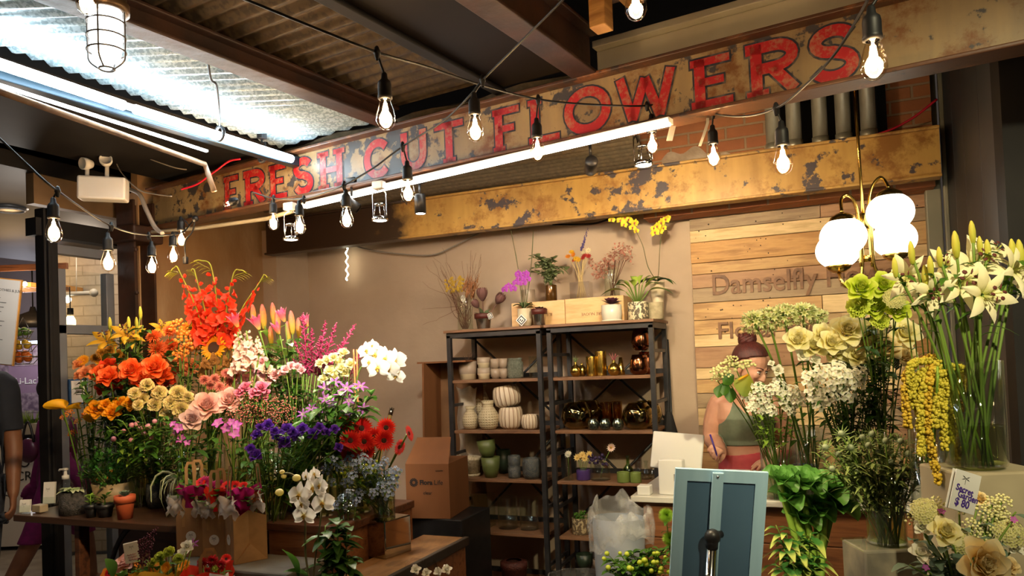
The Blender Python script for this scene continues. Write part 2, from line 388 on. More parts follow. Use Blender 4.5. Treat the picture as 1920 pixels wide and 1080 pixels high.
GL={
'F':[[(.22,0),(.22,1)],[(.0,.93),(1,.93)],[(.2,.52),(.8,.52)],[(0,.04),(.45,.04)]],
 'R':[[(.2,0),(.2,1)],[(0,.93),(.55,.93)]+arc(.55,.72,.33,.21,90,-90)+[(.2,.51)],[(.5,.5),(.9,.0)],[(0,.04),(.42,.04)]],
 'E':[[(.22,0),(.22,1)],[(0,.93),(.95,.93)],[(.2,.52),(.8,.52)],[(0,.07),(1,.07)]],
 'S':[arc(.5,.73,.38,.2,25,90,4)+arc(.5,.73,.38,.2,90,270,10)[1:]+arc(.5,.28,.4,.22,90,-90,10)[1:]+arc(.5,.28,.4,.22,-90,-160,4)[1:]],
 'H':[[(.2,0),(.2,1)],[(.8,0),(.8,1)],[(.2,.5),(.8,.5)],[(0,.04),(.4,.04)],[(0,.96),(.4,.96)],[(.6,.04),(1,.04)],[(.6,.96),(1,.96)]],
 'C':[arc(.52,.5,.42,.42,42,318,18)],
 'U':[[(.17,1),(.17,.4)]+arc(.5,.4,.33,.32,180,360,10)+[(.83,1)]],
 'T':[[(0,.93),(1,.93)],[(.5,0),(.5,1)],[(.28,.04),(.72,.04)]],
 'L':[[(.22,0),(.22,1)],[(0,.07),(1,.07)],[(0,.96),(.45,.96)]],
 'O':[arc(.5,.5,.4,.42,0,360,24)],
 'W':[[(.08,1),(.27,.06)],[(.27,.06),(.5,.9)],[(.5,.9),(.72,.06)],[(.72,.06),(.92,1)]]}
def stroke(mb,pts,w,y):
 k=len(pts);vs=[]
 for i in range(k):
  a=V(pts[max(i-1,0)]);c=V(pts[min(i+1,k-1)]);d=(c-a)
  if pts[0]==pts[-1]and(i==0 or i==k-1):d=V(pts[1])-V(pts[-2])
  d=V((d[0],d[1])).normalized();n=V((-d.y,d.x));p=V(pts[i])
  e=d*(0 if 0<i<k-1 else(w*.0))
  vs+=[(p[0]+n.x*w/2+e.x,y,p[1]+n.y*w/2+e.y),(p[0]-n.x*w/2,y,p[1]-n.y*w/2)]
 mb.add(vs,[(2*i,2*i+1,2*i+3,2*i+2)for i in range(k-1)])
def redpaint():
 m,nt,bb=nodes('worn_red_paint');v=mapped(nt)
 n1=noise(nt,v,60,5,.7);n2=noise(nt,v,9,3)
 f=math_(nt, 'MULTIPLY',math_(nt, 'SUBTRACT',math_(nt, 'ADD',math_(nt, 'MULTIPLY',n1,.6),math_(nt, 'MULTIPLY',n2,.5)),.54),9,True)
 nt.links.new(mixc(nt,math_(nt, 'MULTIPLY',f,.75),(.38,.009,.012),(.34,.17,.09)),bb.inputs['Base Color']);bb.inputs['Roughness'].default_value=.45;return m
M_red=redpaint();M_ink=pm('worn_black_paint',(.022,.024,.035),(.16,.13,.10),26,.5,det=6,lo=.5,hi=.72)
LET=[('F',419,446),('R',456,496),('E',504,537),('S',551,585),('H',596,647),('C',684,733),('U',750,804),('T',817,871),
('F',927,977),('L',994,1052),('O',1061,1151),('W',1160,1275),('E',1302,1381),('R',1407,1508),('S',1529,1618)]
for ch,a,c in LET:
 x0,x1=sp(a),sp(c);zz0,hh=BZ0+.032,.172;w_=x1-x0
 red,ink=MB(),MB();sw=.037 if ch not in 'W' else .034
 for st in GL[ch]:
  slab=len(st)==2 and abs(st[0][1]-st[1][1])<.01
  pts=[(x0+p[0]*w_,zz0+p[1]*hh)for p in st]
  ww=sw*(.62 if slab and ch in 'HTFRL' and(abs(st[0][0]-st[1][0])<.5)else(.72 if slab else 1))
  stroke(red,pts,ww,-.003)
  d0=V((pts[0][0]-pts[1][0],pts[0][1]-pts[1][1])).normalized()*.006;d1=V((pts[-1][0]-pts[-2][0],pts[-1][1]-pts[-2][1])).normalized()*.006
  if pts[0]!=pts[-1]:pts=[(pts[0][0]+d0.x,pts[0][1]+d0.y)]+pts[1:-1]+[(pts[-1][0]+d1.x,pts[-1][1]+d1.y)]
  stroke(ink,pts,ww+.014,-.0015)
 o=red.obj('painted_letter',M_red,beam,smooth=False);ink.obj('letter_outline',M_ink,o,smooth=False)
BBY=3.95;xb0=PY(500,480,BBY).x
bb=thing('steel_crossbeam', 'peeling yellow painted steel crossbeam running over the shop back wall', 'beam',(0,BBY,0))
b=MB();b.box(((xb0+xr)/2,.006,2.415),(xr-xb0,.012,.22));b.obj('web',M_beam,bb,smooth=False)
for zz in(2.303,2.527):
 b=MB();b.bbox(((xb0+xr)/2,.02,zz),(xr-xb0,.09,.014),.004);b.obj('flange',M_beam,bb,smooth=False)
def joist(px,label,w_,h,z0,m,t1=3.4,px2=None):
 s=sp(px);r_=thing('ceiling_joist',label, 'beam',M=SM)
 b=MB();b.box((s,-t1/2+.0,z0+h/2),(.012,t1,h));b.obj('web',m,r_,smooth=False)
 for zz in(z0,z0+h):
  b=MB();b.bbox((s,-t1/2,zz),(w_,t1,.014),.004);b.obj('flange',m,r_,smooth=False)
 return s
RZ=2.64
j1=joist(738, 'rusty ceiling joist between the bright and the dark corrugated sheets',.09,.07,BZ1+.01,M_rust)
j2=joist(945, 'thin dark ceiling joist at the edge of the flat brown ceiling',.05,.05,BZ1+.03,M_dark)
j3=joist(1112, 'deep rusty ceiling joist meeting the lettered beam above the letter O',.10,.16,BZ1+.0,M_rust)
def sheet(name,fn,nu,nv,m):b=MB();b.grid(fn,nu,nv);return b
def corr(name,s_a,s_b,t_a,t_b,z0,m,pitch=.075,amp=.011):
 b=MB();n=int(abs(t_b-t_a)/pitch*6)
 b.grid(lambda u,v:SB(s_a+(s_b-s_a)*u,t_a+(t_b-t_a)*v,z0+amp*math.sin(2*PI*(t_a+(t_b-t_a)*v)/pitch)),1,n)
 return b
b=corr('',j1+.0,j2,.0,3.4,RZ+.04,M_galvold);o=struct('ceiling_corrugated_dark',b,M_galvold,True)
pa,pb=PZ(0,86,RZ),PZ(560,288,RZ);ed=(pb-pa).normalized()
def cpl(p):return(V((p.x,p.y,0)).dot(_r0),V((p.x,p.y,0)).dot(_fh))
A=cpl(pa);Bq=cpl(pb);J0=cpl(SB(j1,0,0));J1=cpl(SB(j1,3.2,0));S0_=cpl(SB(-1.5,0,0));S1_=cpl(SB(.5,0,0))
def lx(a,c,Z):return a[0]+(c[0]-a[0])*(Z-a[1])/(c[1]-a[1])
zf=4.1;zn=.6;nn=int((zf-zn)/.075*6)
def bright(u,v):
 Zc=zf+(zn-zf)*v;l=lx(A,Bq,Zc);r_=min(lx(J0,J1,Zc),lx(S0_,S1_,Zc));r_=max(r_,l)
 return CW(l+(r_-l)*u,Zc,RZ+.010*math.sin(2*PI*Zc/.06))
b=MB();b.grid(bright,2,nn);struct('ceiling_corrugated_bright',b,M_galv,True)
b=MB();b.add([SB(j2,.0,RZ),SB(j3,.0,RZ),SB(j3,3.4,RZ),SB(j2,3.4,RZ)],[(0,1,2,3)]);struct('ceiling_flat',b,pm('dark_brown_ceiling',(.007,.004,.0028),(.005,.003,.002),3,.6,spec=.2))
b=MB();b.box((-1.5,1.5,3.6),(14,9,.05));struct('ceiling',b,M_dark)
b=MB();b.grid(lambda u,v:V((-3.6+u*2.75,2.9+v*1.5,BZ1+.06+.011*math.sin(2*PI*v*20))),1,120)
b2=MB()
for i in range(len(b.v)):pass
def backsheet(u,v):
 X=-3.6+u*2.72;y0=SB(0,0,0).y+(X-s0.x)*(sd.y/sd.x)+.03;Y=y0+(4.42-y0)*v
 return V((X,Y,BZ1+.05+.011*math.sin(2*PI*Y/.075)))
b2.grid(backsheet,24,130);struct('ceiling_corrugated_back',b2,pm('tan_sheet',(.24,.19,.12),(.16,.125,.08),40,.5,metal=.3,det=2),True)
r_=thing('timber_joist', 'orange lit timber joist with brick infill beyond the rusty joist', 'beam',M=SM)
s=sp(1190)
b=MB();b.bbox((s+.03,-1.5,BZ1+.30),(.07,3.0,.16),.005);b.obj('timber',woodmat('joist_wood',[(.30,.15,.04),(.46,.24,.07),(.22,.1,.03)],(14,1,14)),r_,smooth=False)
b=MB();b.bbox((s-.045,-1.5,BZ1+.33),(.05,3.0,.16),.01);b.obj('rough_infill',pm('rough_brown',(.10,.05,.03),(.04,.025,.02),14,.8,bmp=1,det=6),r_,smooth=False)
for t in(-.25,-.9):
 b=MB();b.bbox((s+.0,t,BZ1+.14),(.06,.07,.18),.004);b.obj('block',woods[4],r_,smooth=False)
r_=thing('bulkhead_board', 'pale cream bulkhead board leaning above the letters WERS', 'board',M=SM)
b=MB();b.bbox((sp(1450),.30,BZ1+.12),(1.5,.03,.20),.004);b.obj('board',M_cream,r_,smooth=False)
b=MB();b.bbox((sp(1450),.27,BZ1+.235),(1.5,.06,.03),.004);b.obj('ledge',M_cream,r_,smooth=False)
for i,px in enumerate((1450,1489,1538,1582,1629)):
 q=PY(px,250,4.03);w_=pm_(27,dep(q))
 t=thing('metal_pipe', '%s metal pipe from the left in the row above the yellow beam'%['first', 'second', 'third', 'fourth', 'fifth'][i], 'pipe',(q.x,q.y,2.535),group='row of metal pipes above the beam')
 b=MB();b.lathe([(w_/2,.02),(w_/2,.95)],20);b.obj('tube',M_tin,t)
 b=MB();b.lathe([(w_/2+.001,0),(w_/2+.004,.0),(w_/2+.004,.045),(w_/2+.001,.045)],20);b.obj('collar',M_tin,t)
b=MB();q0,q1=PY(1435,200,4.16),PY(1662,200,4.16)
b.box(((q0.x+q1.x)/2,4.172,2.95),(q1.x-q0.x,.01,.84));struct('trim_3',b,M_dark)
# left side: rusty column, window, header, passage
b=MB();b.box((-3.64,3.03,1.25),(.012,.12,2.5));b.box((-3.58,2.965,1.25),(.13,.014,2.5));b.box((-3.58,3.095,1.25),(.13,.014,2.5))
col=thing('steel_column', 'dark rusty steel column under the left end of the lettered beam', 'column');b.obj('shaft',M_rust,col,smooth=False)
b=MB();b.bbox((-3.58,3.03,2.31),(.2,.2,.09),.01);b.obj('cap',M_rust,col,smooth=False)
b=MB()
for i in range(9):b.ball((-3.51,2.965,.3+i*.24),.012,8,5)
b.obj('rivet',M_rust,col)
WX=-3.72
def wy(px,py):return PX(px,py,WX)
ya,yb=wy(96,620).y,2.96;fr=tag(bpy.data.objects.new('window_1',None),kind='structure');C.objects.link(fr)
tag(fr, 'grey framed glazed screen between the shop and the passage', 'window')
b=MB()
for(y,w_)in((ya+.035,.07),(yb-.01,.05)):b.bbox((WX,y,1.05),(.05,w_,2.1),.004)
for zz in(wy(170,476).z,wy(170,619).z,.05):b.bbox((WX,(ya+yb)/2,zz),(.05,yb-ya,.05),.004)
b.obj('window_frame',M_greyf,fr,smooth=False)
b=MB();b.box((WX,(ya+yb)/2,1.1),(.006,yb-ya-.06,2.0));b.obj('pane',glass('window_glass',(.94,.97,.97),.01,.5),fr,smooth=False)
b=MB();y_=wy(84,700).y;b.bbox((WX+.02,y_+.01,1.2),(.07,.075,2.4),.004);b.bbox((WX+.06,y_-.005,1.2),(.02,.02,2.4),.004);struct('door_1',b,M_dark)
b=MB();b.box((WX+.0,2.78,wy(160,345).z),(.06,.52,.33));struct('wall_left_header',b,pm('brown_header',(.20,.125,.06),(.13,.08,.04),5,.7,bmp=.2))
b=MB();b.box((WX+.0,2.78,wy(160,437).z-.01),(.08,.52,.09));struct('trim_4',b,M_dark)
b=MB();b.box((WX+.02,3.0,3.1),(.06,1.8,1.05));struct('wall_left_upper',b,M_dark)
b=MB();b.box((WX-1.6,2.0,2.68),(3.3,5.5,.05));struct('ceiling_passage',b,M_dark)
def CB(name,X0,X1,Z,z0,z1,m,th=.06):
 b=MB();a=CW(X0,Z,0);c=CW(X1,Z,0);n=_fh*th
 b.add([V((a.x,a.y,z0)),V((c.x,c.y,z0)),V((c.x,c.y,z1)),V((a.x,a.y,z1))]+[V((a.x,a.y,z0))+n,V((c.x,c.y,z0))+n,V((c.x,c.y,z1))+n,V((a.x,a.y,z1))+n],
[(0,1,2,3),(7,6,5,4),(0,4,5,1),(3,2,6,7),(0,3,7,4),(1,5,6,2)]);return struct(name,b,m)
CB('wall_passage',-4.05,-2.9,6.6,0,2.7,M_wbrick)
CB('wall_passage_far',-7.5,-4.05,8.6,0,3,pm('dim_wall',(.16,.13,.13),None,4,.8))
# fluorescent battens at the left
def flu(p0,p1,w_,h,label,glowst):
 p0,p1=V(p0),V(p1);d=(p1-p0);t=thing('fluorescent_light',label, 'light',M=frame(p0,d,(0,0,1)))
 L=d.length;b=MB();b.bbox((L/2,w_*.35,h*.2),(L,w_*.5,h),.004);b.obj('housing',M_white,t,smooth=False)
 b=MB();b.tube([(0.02,-w_*.22,-w_*.2),(L-.02,-w_*.22,-w_*.2)],w_*.3,12);b.obj('tube',glow('cool_tube',(.78,.93,1),glowst),t)
 return t
TZ=RZ-.10
ta,tb,tc_=PZ(-60,96,TZ),PZ(236,196,TZ),PZ(548,296,TZ)
flu(ta,tb,.06,.02, 'bright fluorescent batten under the corrugated roof, nearer the caged lamp',34)
flu(tb+(tc_-tb)*.01,tc_,.06,.02, 'bright fluorescent batten under the corrugated roof, ending at the lettered beam',34)
ua,ub=PZ(-60,140,TZ-.06),PZ(392,284,TZ-.06)
flu(ua,ub,.018,.012, 'thin fluorescent tube running below the two bright battens',12)
b=MB();a_,c_=PZ(-60,122,TZ+.0),PZ(560,306,TZ+.0)
t=thing('batten_tray', 'dark steel tray carrying the fluorescent battens', 'bracket',M=frame(a_,c_-a_,(0,0,1)))
b.bbox(((c_-a_).length/2,0,-.0),((c_-a_).length,.05,.05),.004);b.obj('tray',pm('blue_black_steel',(.02,.04,.06),None,5,.4,metal=.5),t,smooth=False)
b=MB();a_,c_=PZ(-60,150,TZ-.1),PZ(384,308,TZ-.1);c2=c_+V((.03,.02,-.12))
b.tube([a_,c_,c_+(c2-c_)*.3,c2],.012,10);tag(b.obj('conduit_pipe',pm('tan_conduit',(.25,.15,.08),(.16,.09,.05),20,.45)), 'tan conduit pipe bending down below the fluorescent tubes', 'pipe')
b=MB();e_=_r0
pts=[PZ(-60,86,RZ+.0),PZ(560,290,RZ)]
b.add([pts[0],pts[1],pts[1]+V((-.02,-.02,.3)),pts[0]+V((-.02,-.02,.3))],[(0,1,2,3)])
b.add([pts[0]+V((-.9,.4,-.02)),pts[1]+V((-.9,.4,-.02)),pts[1],pts[0]],[(0,1,2,3)])
struct('ceiling_left',b,M_dark)
# lamps and cables
M_clear=glass('bulb_glass',(1,.93,.82),.02,1.2)
M_fil=glow('filament',(1,.60,.24),160)
M_filc=glow('bulb_core',(1,.80,.55),26)
M_rub=pm('black_rubber',(.007,.007,.008),None,8,.5,spec=.3)
_bulb={}
def bulbmesh():
 g=MB();g.lathe([(.013,0),(.014,-.012),(.019,-.028),(.0245,-.048),(.0248,-.062),(.019,-.076),(.010,-.083),(.0,-.085)],20)
 f=MB()
 for a in range(4):
  q=a*PI/2;x,y=math.cos(q),math.sin(q);f.tube([(x*.004,y*.004,-.018),(x*.009,y*.009,-.064)],.0012,6)
 c=MB();c.lathe([(.002,-.012),(.007,-.03),(.009,-.05),(.004,-.066),(0,-.068)],12)
 s=MB();s.lathe([(.004,.062),(.0075,.058),(.009,.045),(.016,.038),(.0175,.03),(.0175,.004),(.0185,.002),(.0185,-.006),(.013,-.008)],18)
 _bulb['g']=g.mesh('glass_bulb',M_clear);_bulb['f']=f.mesh('filament',M_fil);_bulb['s']=s.mesh('socket',M_rub);_bulb['c']=c.mesh('glowing_core',M_filc)
bulbmesh()
def bulb(px,py,Z,node=None,label='',pw=3.2,tilt=None,group='string light bulbs',w_=.05):
 p=P(px,py,Z);top=p+V((0,0,.045));sc=w_/.05
 t=thing('string_light_bulb',label, 'light bulb',top,group=group)
 if tilt:t.rotation_euler=tilt
 for nm,k in(('glass_bulb', 'g'),('filament', 'f'),('glowing_core', 'c'),('socket', 's')):link(nm,_bulb[k],t)
 lamp('POINT', 'bulb_light',(0,0,-.05),pw,(1,.66,.34),.022,parent=t)
 if node:
  q=P(node[0],node[1],Z)-top
  if not tilt:b=MB();b.tube(bez(q,V((q.x*.5,q.y*.5,q.z*.4+.04)),(0,0,.058),6),.0032,6);b.obj('lead',M_rub,t)
bl=[(101,432,2.4,(108,358), 'lowest hanging bulb at the left end, nearest the white emergency light box'),
(203,489,2.8,(209,424), 'bulb hanging before the grey window frame'),
(285,497,3.3,(279,441), 'bulb hanging in front of the dark steel column'),
(325,477,3.5,(338,438), 'small bulb hanging just right of the dark steel column'),
(340,447,3.6,(356,425), 'small bulb at the black plug under the beam end'),
(723,214,1.9,(707,100), 'bulb hanging in front of the dark corrugated sheet, above the letter T'),
(891,240,2.2,(904,152), 'bulb hanging between CUT and FLOWERS'),
(1008,280,2.5,(1009,186), 'bulb hanging over the foot of the letter L'),
(765,358,2.6,(755,274), 'bulb hanging below the letter U'),
(650,408,2.8,(645,347), 'bulb hanging below the letter H'),
(562,422,3.2,(570,372), 'bulb hanging below the letter S of FRESH'),
(513,416,3.45,(513,372), 'bulb hanging below the letter E of FRESH'),
(1223,268,2.7,(1213,198), 'bulb hanging below the letter W'),
(1338,291,2.6,(1337,214), 'bulb hanging against the red brick, left of the pipes'),
(1468,300,2.0,(1455,205), 'bulb hanging in front of the first metal pipe'),
(1638,112,1.45,(1658,-20), 'largest bulb, hanging beside the final S of the lettering'),
(1192,6,1.7,(1192,-60), 'bulb cut by the top edge above the timber joist')]
for px,py,Z,nd,lb in bl:bulb(px,py,Z,nd,lb)
bulb(437,397,3.35,None, 'bulb lying against the first letter F of the sign',tilt=(R(95),0,R(60)))
def wire(name,pts,label,r=.0035,m=None,cat='cable',nodes_=()):
 W=spline([P(*p)for p in pts],6);b=MB();b.tube(W,r,6);t=b.obj(name,m or M_rub);tag(t,label,cat)
 if nodes_:
  for p in nodes_:
   k=MB();q=P(*p);k.lathe([(.003,.016),(.006,.012),(.009,0),(.007,-.012),(.004,-.02)],8,Matrix.Translation(q));k.ball(q,.010,8,5);k.obj('cable_joint',M_rub,t)
 return t
wire('string_light_cable',[(-40,225,2.3),(0,260,2.32),(55,312,2.36),(108,358,2.4),(209,424,2.8),(279,441,3.3),(338,437,3.5),(357,420,3.6),(368,408,3.6)],
 'black string light cable swooping down at the far left',nodes_=[(108,358,2.4),(209,424,2.8),(279,441,3.3)])
wire('string_light_cable',[(430,-12,1.75),(470,3,1.8),(590,52,1.85),(707,98,1.9),(800,125,2.1),(904,160,2.3),(1009,186,2.5),(1110,196,2.6),(1213,198,2.7),(1260,184,2.72),(1298,170,2.72)],
 'black string light cable crossing the letters FLOW',nodes_=[(707,98,1.9),(1009,186,2.5),(1213,198,2.7)])
wire('string_light_cable',[(1298,172,2.72),(1312,190,2.66),(1337,212,2.6),(1395,218,2.3),(1455,203,2.0),(1510,160,1.8),(1570,95,1.65),(1627,0,1.55),(1640,-30,1.5)],
 'black string light cable rising past the letters R and S',nodes_=[(1337,212,2.6),(1455,203,2.0)])
wire('string_light_cable',[(1075,-25,1.8),(1050,5,1.85),(985,70,2.0),(905,150,2.2),(880,180,2.25),(830,228,2.4),(755,274,2.6),(700,315,2.7),(645,347,2.8),(608,362,3.0),(570,373,3.2),(513,372,3.4),(473,360,3.42)],
 'black string light cable dropping from the joist across FRESH CUT',nodes_=[(905,150,2.2),(755,274,2.6),(645,347,2.8),(570,373,3.2),(513,372,3.4)])
t=thing('cable_plug', 'black round plug joining two string light cables by letter E', 'plug',P(1298,172,2.7))
b=MB();b.lathe([(0,-.022),(.016,-.02),(.02,-.005),(.02,.012),(.012,.02),(0,.022)],14,Euler((R(70),0,R(30))).to_matrix().to_4x4());b.obj('plug_body',M_rub,t)
b=MB();b.tube([(0,0,-.01),(.02,0,-.05)],[.013,.009],8);b.obj('cable_grip',M_rub,t)
def strip(name,pts,w_,label,m,cat='tag'):
 b=MB();Q=[P(*p)for p in pts]
 vs=[]
 for q in Q:vs+=[q-RT*w_/2,q+RT*w_/2]
 nn=len(Q);vs2=[v+FW*.0008 for v in vs]
 b.add(vs,[(2*i,2*i+1,2*i+3,2*i+2)for i in range(nn-1)]);b.add(vs2,[(2*i+2,2*i+3,2*i+1,2*i)for i in range(nn-1)])
 return tag(b.obj(name,m),label,cat)
M_tagp=petalmat('tag_paper',[(0,(.75,.72,.62))],.3)
strip('cable_tag',[(1266,178,2.71),(1258,205,2.7),(1262,235,2.69),(1255,264,2.68)],.022, 'cream paper tag curling down below the letter W and E',M_tagp)
strip('cable_tag',[(1294,178,2.70),(1288,196,2.69),(1277,222,2.69)],.026, 'white printed paper tag hanging from the black round plug',M_tagp)
strip('cable_tag',[(1327,206,2.62),(1327,230,2.61),(1320,252,2.6),(1312,274,2.6)],.010, 'narrow white tag curling down over the red brick',M_tagp)
t=thing('power_plug', 'black plug dangling on its cord under the left beam end', 'plug',P(348,488,3.58))
b=MB();b.bbox((0,0,0),(.02,.02,.035),.004);b.obj('plug_body',M_rub,t)
b=MB();q=P(366,410,3.58)-P(348,488,3.58);b.tube(spline([q,q+V((-.02,0,-.06)),(0,0,.09),(0,0,.015)]),.0035,6);b.ball(q,.016,8,6);b.obj('cord',M_rub,t)
a_,c_=PZ(548,392,BZ0-.03),PZ(1256,229,BZ0-.03)
t=thing('rail_light', 'long white glowing light rail fixed under the lettered beam', 'light',M=frame(a_,c_-a_,(0,0,1)))
L=(c_-a_).length;b=MB();b.bbox((L/2,.012,.008),(L,.04,.022),.003);b.obj('housing',M_white,t,smooth=False)
b=MB();b.bbox((L/2+.05,-.006,-.006),(L-.1,.03,.012),.003);b.obj('light_strip',glow('cool_strip',(1,.97,.9),7),t,smooth=False)
b=MB();a2,c2=PZ(372,428,BZ0-.02),PZ(500,410,BZ0-.03)
b.tube([PZ(270,436,BZ0-.02),a2,c2,PZ(548,396,BZ0-.03)],.011,8);tag(b.obj('conduit_pipe',M_cream), 'pale conduit running under the beam from the steel column to the light rail', 'pipe')
TL=[(545,435,3.5, 's', 'silver adapter spotlight nearest the letter E of FRESH'),(712,398,3.3, 's', 'silver framed spotlight hanging below the letter C'),
(1206,292,2.86, 's', 'silver framed spotlight hanging beside the W bulb'),(788,386,3.25, 'b', 'black cylinder spotlight shining white below the letter T'),
(660,384,3.42, 'b', 'black cylinder spotlight tilted up behind the H bulb'),(1108,312,2.95, 'r', 'round black spotlight seen end-on below the letter O')]
for px,py,Z,k,lb in TL:
 p=P(px,py,Z);t=thing('track_spotlight',lb, 'spotlight',p)
 if k=='s':
  b=MB();b.bbox((0,0,.12),(.055,.035,.035),.005);b.obj('adapter',M_white,t,smooth=False)
  b=MB()
  for x in(-.035,.035):b.tube(spline([(0,0,.10),(x*.9,0,.085),(x,0,.05),(x,0,-.02)]),.0025,6)
  for a in range(3):q=a*2.1;b.tube([(math.cos(q)*.02,math.sin(q)*.02,.03),(math.cos(q)*.028,math.sin(q)*.028,-.02)],.002,5)
  b.obj('yoke',M_chrome,t)
  b=MB();b.lathe([(.022,.03),(.024,.034),(.022,.038),(0,.038)],16);b.obj('top_collar',M_chrome,t);b=MB();b.lathe([(.024,-.022),(.034,-.022),(.036,-.03),(.036,-.038),(.032,-.038)],20);b.obj('ring',M_chrome,t)
  b=MB();b.lathe([(0,-.03),(.03,-.034),(.03,-.036),(0,-.037)],16);b.obj('lens',glow('spot_lens',(1,.93,.8),20),t)
 else:
  Mx=Matrix()if k=='b' else Matrix.Rotation(R(78),4,RT)
  if px==660:Mx=Matrix.Rotation(R(-55),4,FW)
  b=MB();b.lathe([(0,.05),(.022,.05),(.025,.045),(.025,-.035),(.021,-.035)],20,Mx);b.obj('barrel',M_black,t)
  b=MB();b.lathe([(0,-.03),(.021,-.032),(0,-.033)],16,Mx);b.obj('lens',glow('spot_lens_white',(.95,.97,1),30)if px==788 else M_black,t)
  b=MB();b.tube([(0,0,.04),(0,0,.10)],.006,8);b.bbox((0,0,.11),(.05,.02,.03),.003);b.obj('adapter',M_black,t)
  if k=='r':
   b=MB();b.lathe([(0,-.034),(.019,-.034),(.019,-.036),(0,-.036)],18,Matrix.Rotation(R(78),4,RT));b.obj('face_plate',pm('grey_print',(.16,.16,.17)),t)
p=P(199,70,2.1);t=thing('caged_lamp', 'caged jelly-jar lamp glowing white under the corrugated roof', 'lamp',p)
b=MB();b.lathe([(0,.17),(.055,.17),(.055,.10),(.062,.095),(.062,.07),(.05,.07)],24);b.obj('lamp_base',pm('bronze_base',(.12,.075,.04),None,8,.4,metal=.6),t)
b=MB();b.lathe([(.042,.075),(.043,.03),(.041,-.03),(.034,-.06),(.015,-.075),(0,-.078)],20);b.obj('glass_jar',glow('jar_glow',(.92,.97,1),5),t)
b=MB()
for a in range(4):q=a*PI/2+.5;c,s_=math.cos(q),math.sin(q);b.tube(spline([(.05*c,.05*s_,.08),(.05*c,.05*s_,-.04),(.045*c,.045*s_,-.07),(.02*c,.02*s_,-.09)]),.0025,6)
for zz,rr in((.04,.05),(.0,.05),(-.04,.05),(-.09,.02)):b.tube([(rr*math.cos(k*PI/12),rr*math.sin(k*PI/12),zz)for k in range(25)],.0025,6)
b.obj('wire_guard',pm('grey_wire',(.12,.11,.1),None,5,.4,metal=.7),t)
bulb(163,-4,1.75,None, 'clear bulb overlapping the caged lamp at the top edge',w_=.07)
for i,(x0,y0,x1,y1)in enumerate(((388,98,412,250),(491,255,491,292))):
 p0=PZ(x0,y0,RZ-.01);p1=PZ(x1,y1,TZ+.0)
 t=thing('cable_hanger',('long' if i==0 else 'short')+' black hanger cord and hook holding the fluorescent batten', 'hanger',p1)
 b=MB();q=p0-p1;b.tube(spline([q,q*.75+V((0,0,-.01)),q*.62+V((.02,0,0)),q*.3+V((.015,0,0)),(0,0,.03)]),.005,6);b.obj('cord',M_rub,t)
 b=MB();b.tube([(.022*math.cos(k*PI/8),0,.0+.03*math.sin(k*PI/8))for k in range(17)],.007,8);b.obj('hook',M_blacksteel,t)
 b=MB();b.bbox(q,(.035,.035,.03),.004);b.obj('clamp',M_blacksteel,t)
M_redc=pm('red_cable',(.5,.01,.03),None,5,.4);M_gw=pm('grey_cable',(.30,.26,.22),None,5,.5)
wire('red_cable',[(340,355,3.75),(370,345,3.72),(405,320,3.65),(430,302,3.6),(450,298,3.55)], 'red cable arching over the left end of the beam',.005,M_redc, 'cable')
q=[PY(x,y,4.0)for x,y in((1560,264),(1600,262),(1660,247),(1710,222),(1757,186))]
b=MB();b.tube(spline(q),.006,6);tag(b.obj('red_cable',M_redc), 'red cable lying on the yellow crossbeam and climbing past the pipes', 'cable')
q=[PY(x,y,4.35)for x,y in((650,455),(690,468),(750,476),(810,478),(850,462),(898,437))]
b=MB();b.tube(spline(q),.005,6);tag(b.obj('loose_cable',M_gw), 'grey cable sagging under the crossbeam above the dried twigs', 'cable')
q=[PY(x,y,4.35)for x,y in((1036,421),(1080,421),(1120,418),(1165,402))]
b=MB();b.tube(spline(q),.006,6);tag(b.obj('loose_cable',M_rub), 'black cable tucked below the crossbeam over the yellow orchid', 'cable')
wire('grey_cable',[(165,240,3.9),(250,285,3.85),(320,312,3.8),(350,318,3.8)], 'thin grey cable strung behind the conduit under the battens',.003,M_gw, 'cable')
wire('grey_cable',[(205,270,3.9),(225,320,3.85),(260,355,3.8),(290,364,3.75),(322,368,3.7)], 'thin grey cable dropping past the emergency light',.003,M_gw, 'cable')
wire('flexible_conduit',[(243,355,3.9),(262,365,3.85),(275,395,3.8),(290,425,3.75),(305,438,3.7)], 'pale flexible conduit curving down beside the column cap',.011,M_gw, 'cable')
q=PY(650,463,4.36);q2=PY(651,526,4.36);b=MB();b.tube([q+(q2-q)*(i/28)+V((.008*math.sin(i*.9),.0,0))for i in range(29)],[.005+.002*math.sin(i*1.7)for i in range(29)],8)
tag(b.obj('fairy_light',glow('fairy_glow',(1,.9,.62),7)), 'short twisted glowing fairy light hanging on the beige wall', 'light')
p=P(194,355,3.75);t=thing('emergency_light', 'white emergency light box with two small round heads', 'light',M=frame(p,RT+FW*.25,(0,0,1)))
b=MB();b.bbox((0,0,0),(.22,.09,.115),.01);b.obj('box',M_white,t,smooth=False)
for x,z_,a in((-.075,.12,0),(.015,.14,1)):
 b=MB();Mx=Matrix.Translation(V((x,-.02,z_)))@Matrix.Rotation(R(75 if a else 100),4, 'X')@Matrix.Rotation(R(-40 if not a else 10),4, 'Y')
 b.lathe([(0,-.03),(.02,-.03),(.03,.0),(.03,.02),(.026,.02),(.024,.008),(0,.008)],18,Mx);b.tube([(x,0,.05),(x,0,z_)],.01,8);b.obj('lamp_head',M_white,t)
p=P(165,280,3.85);t=thing('alarm_box', 'small white rounded alarm sounder above the emergency light', 'alarm',M=frame(p,RT,(0,0,1)));b=MB();b.bbox((0,0,0),(.065,.05,.13),.018);b.obj('case',M_white,t)
b=MB();b.tube([(0,0,.06),(0,0,.12)],.008,8);b.obj('cable_stub',M_white,t)
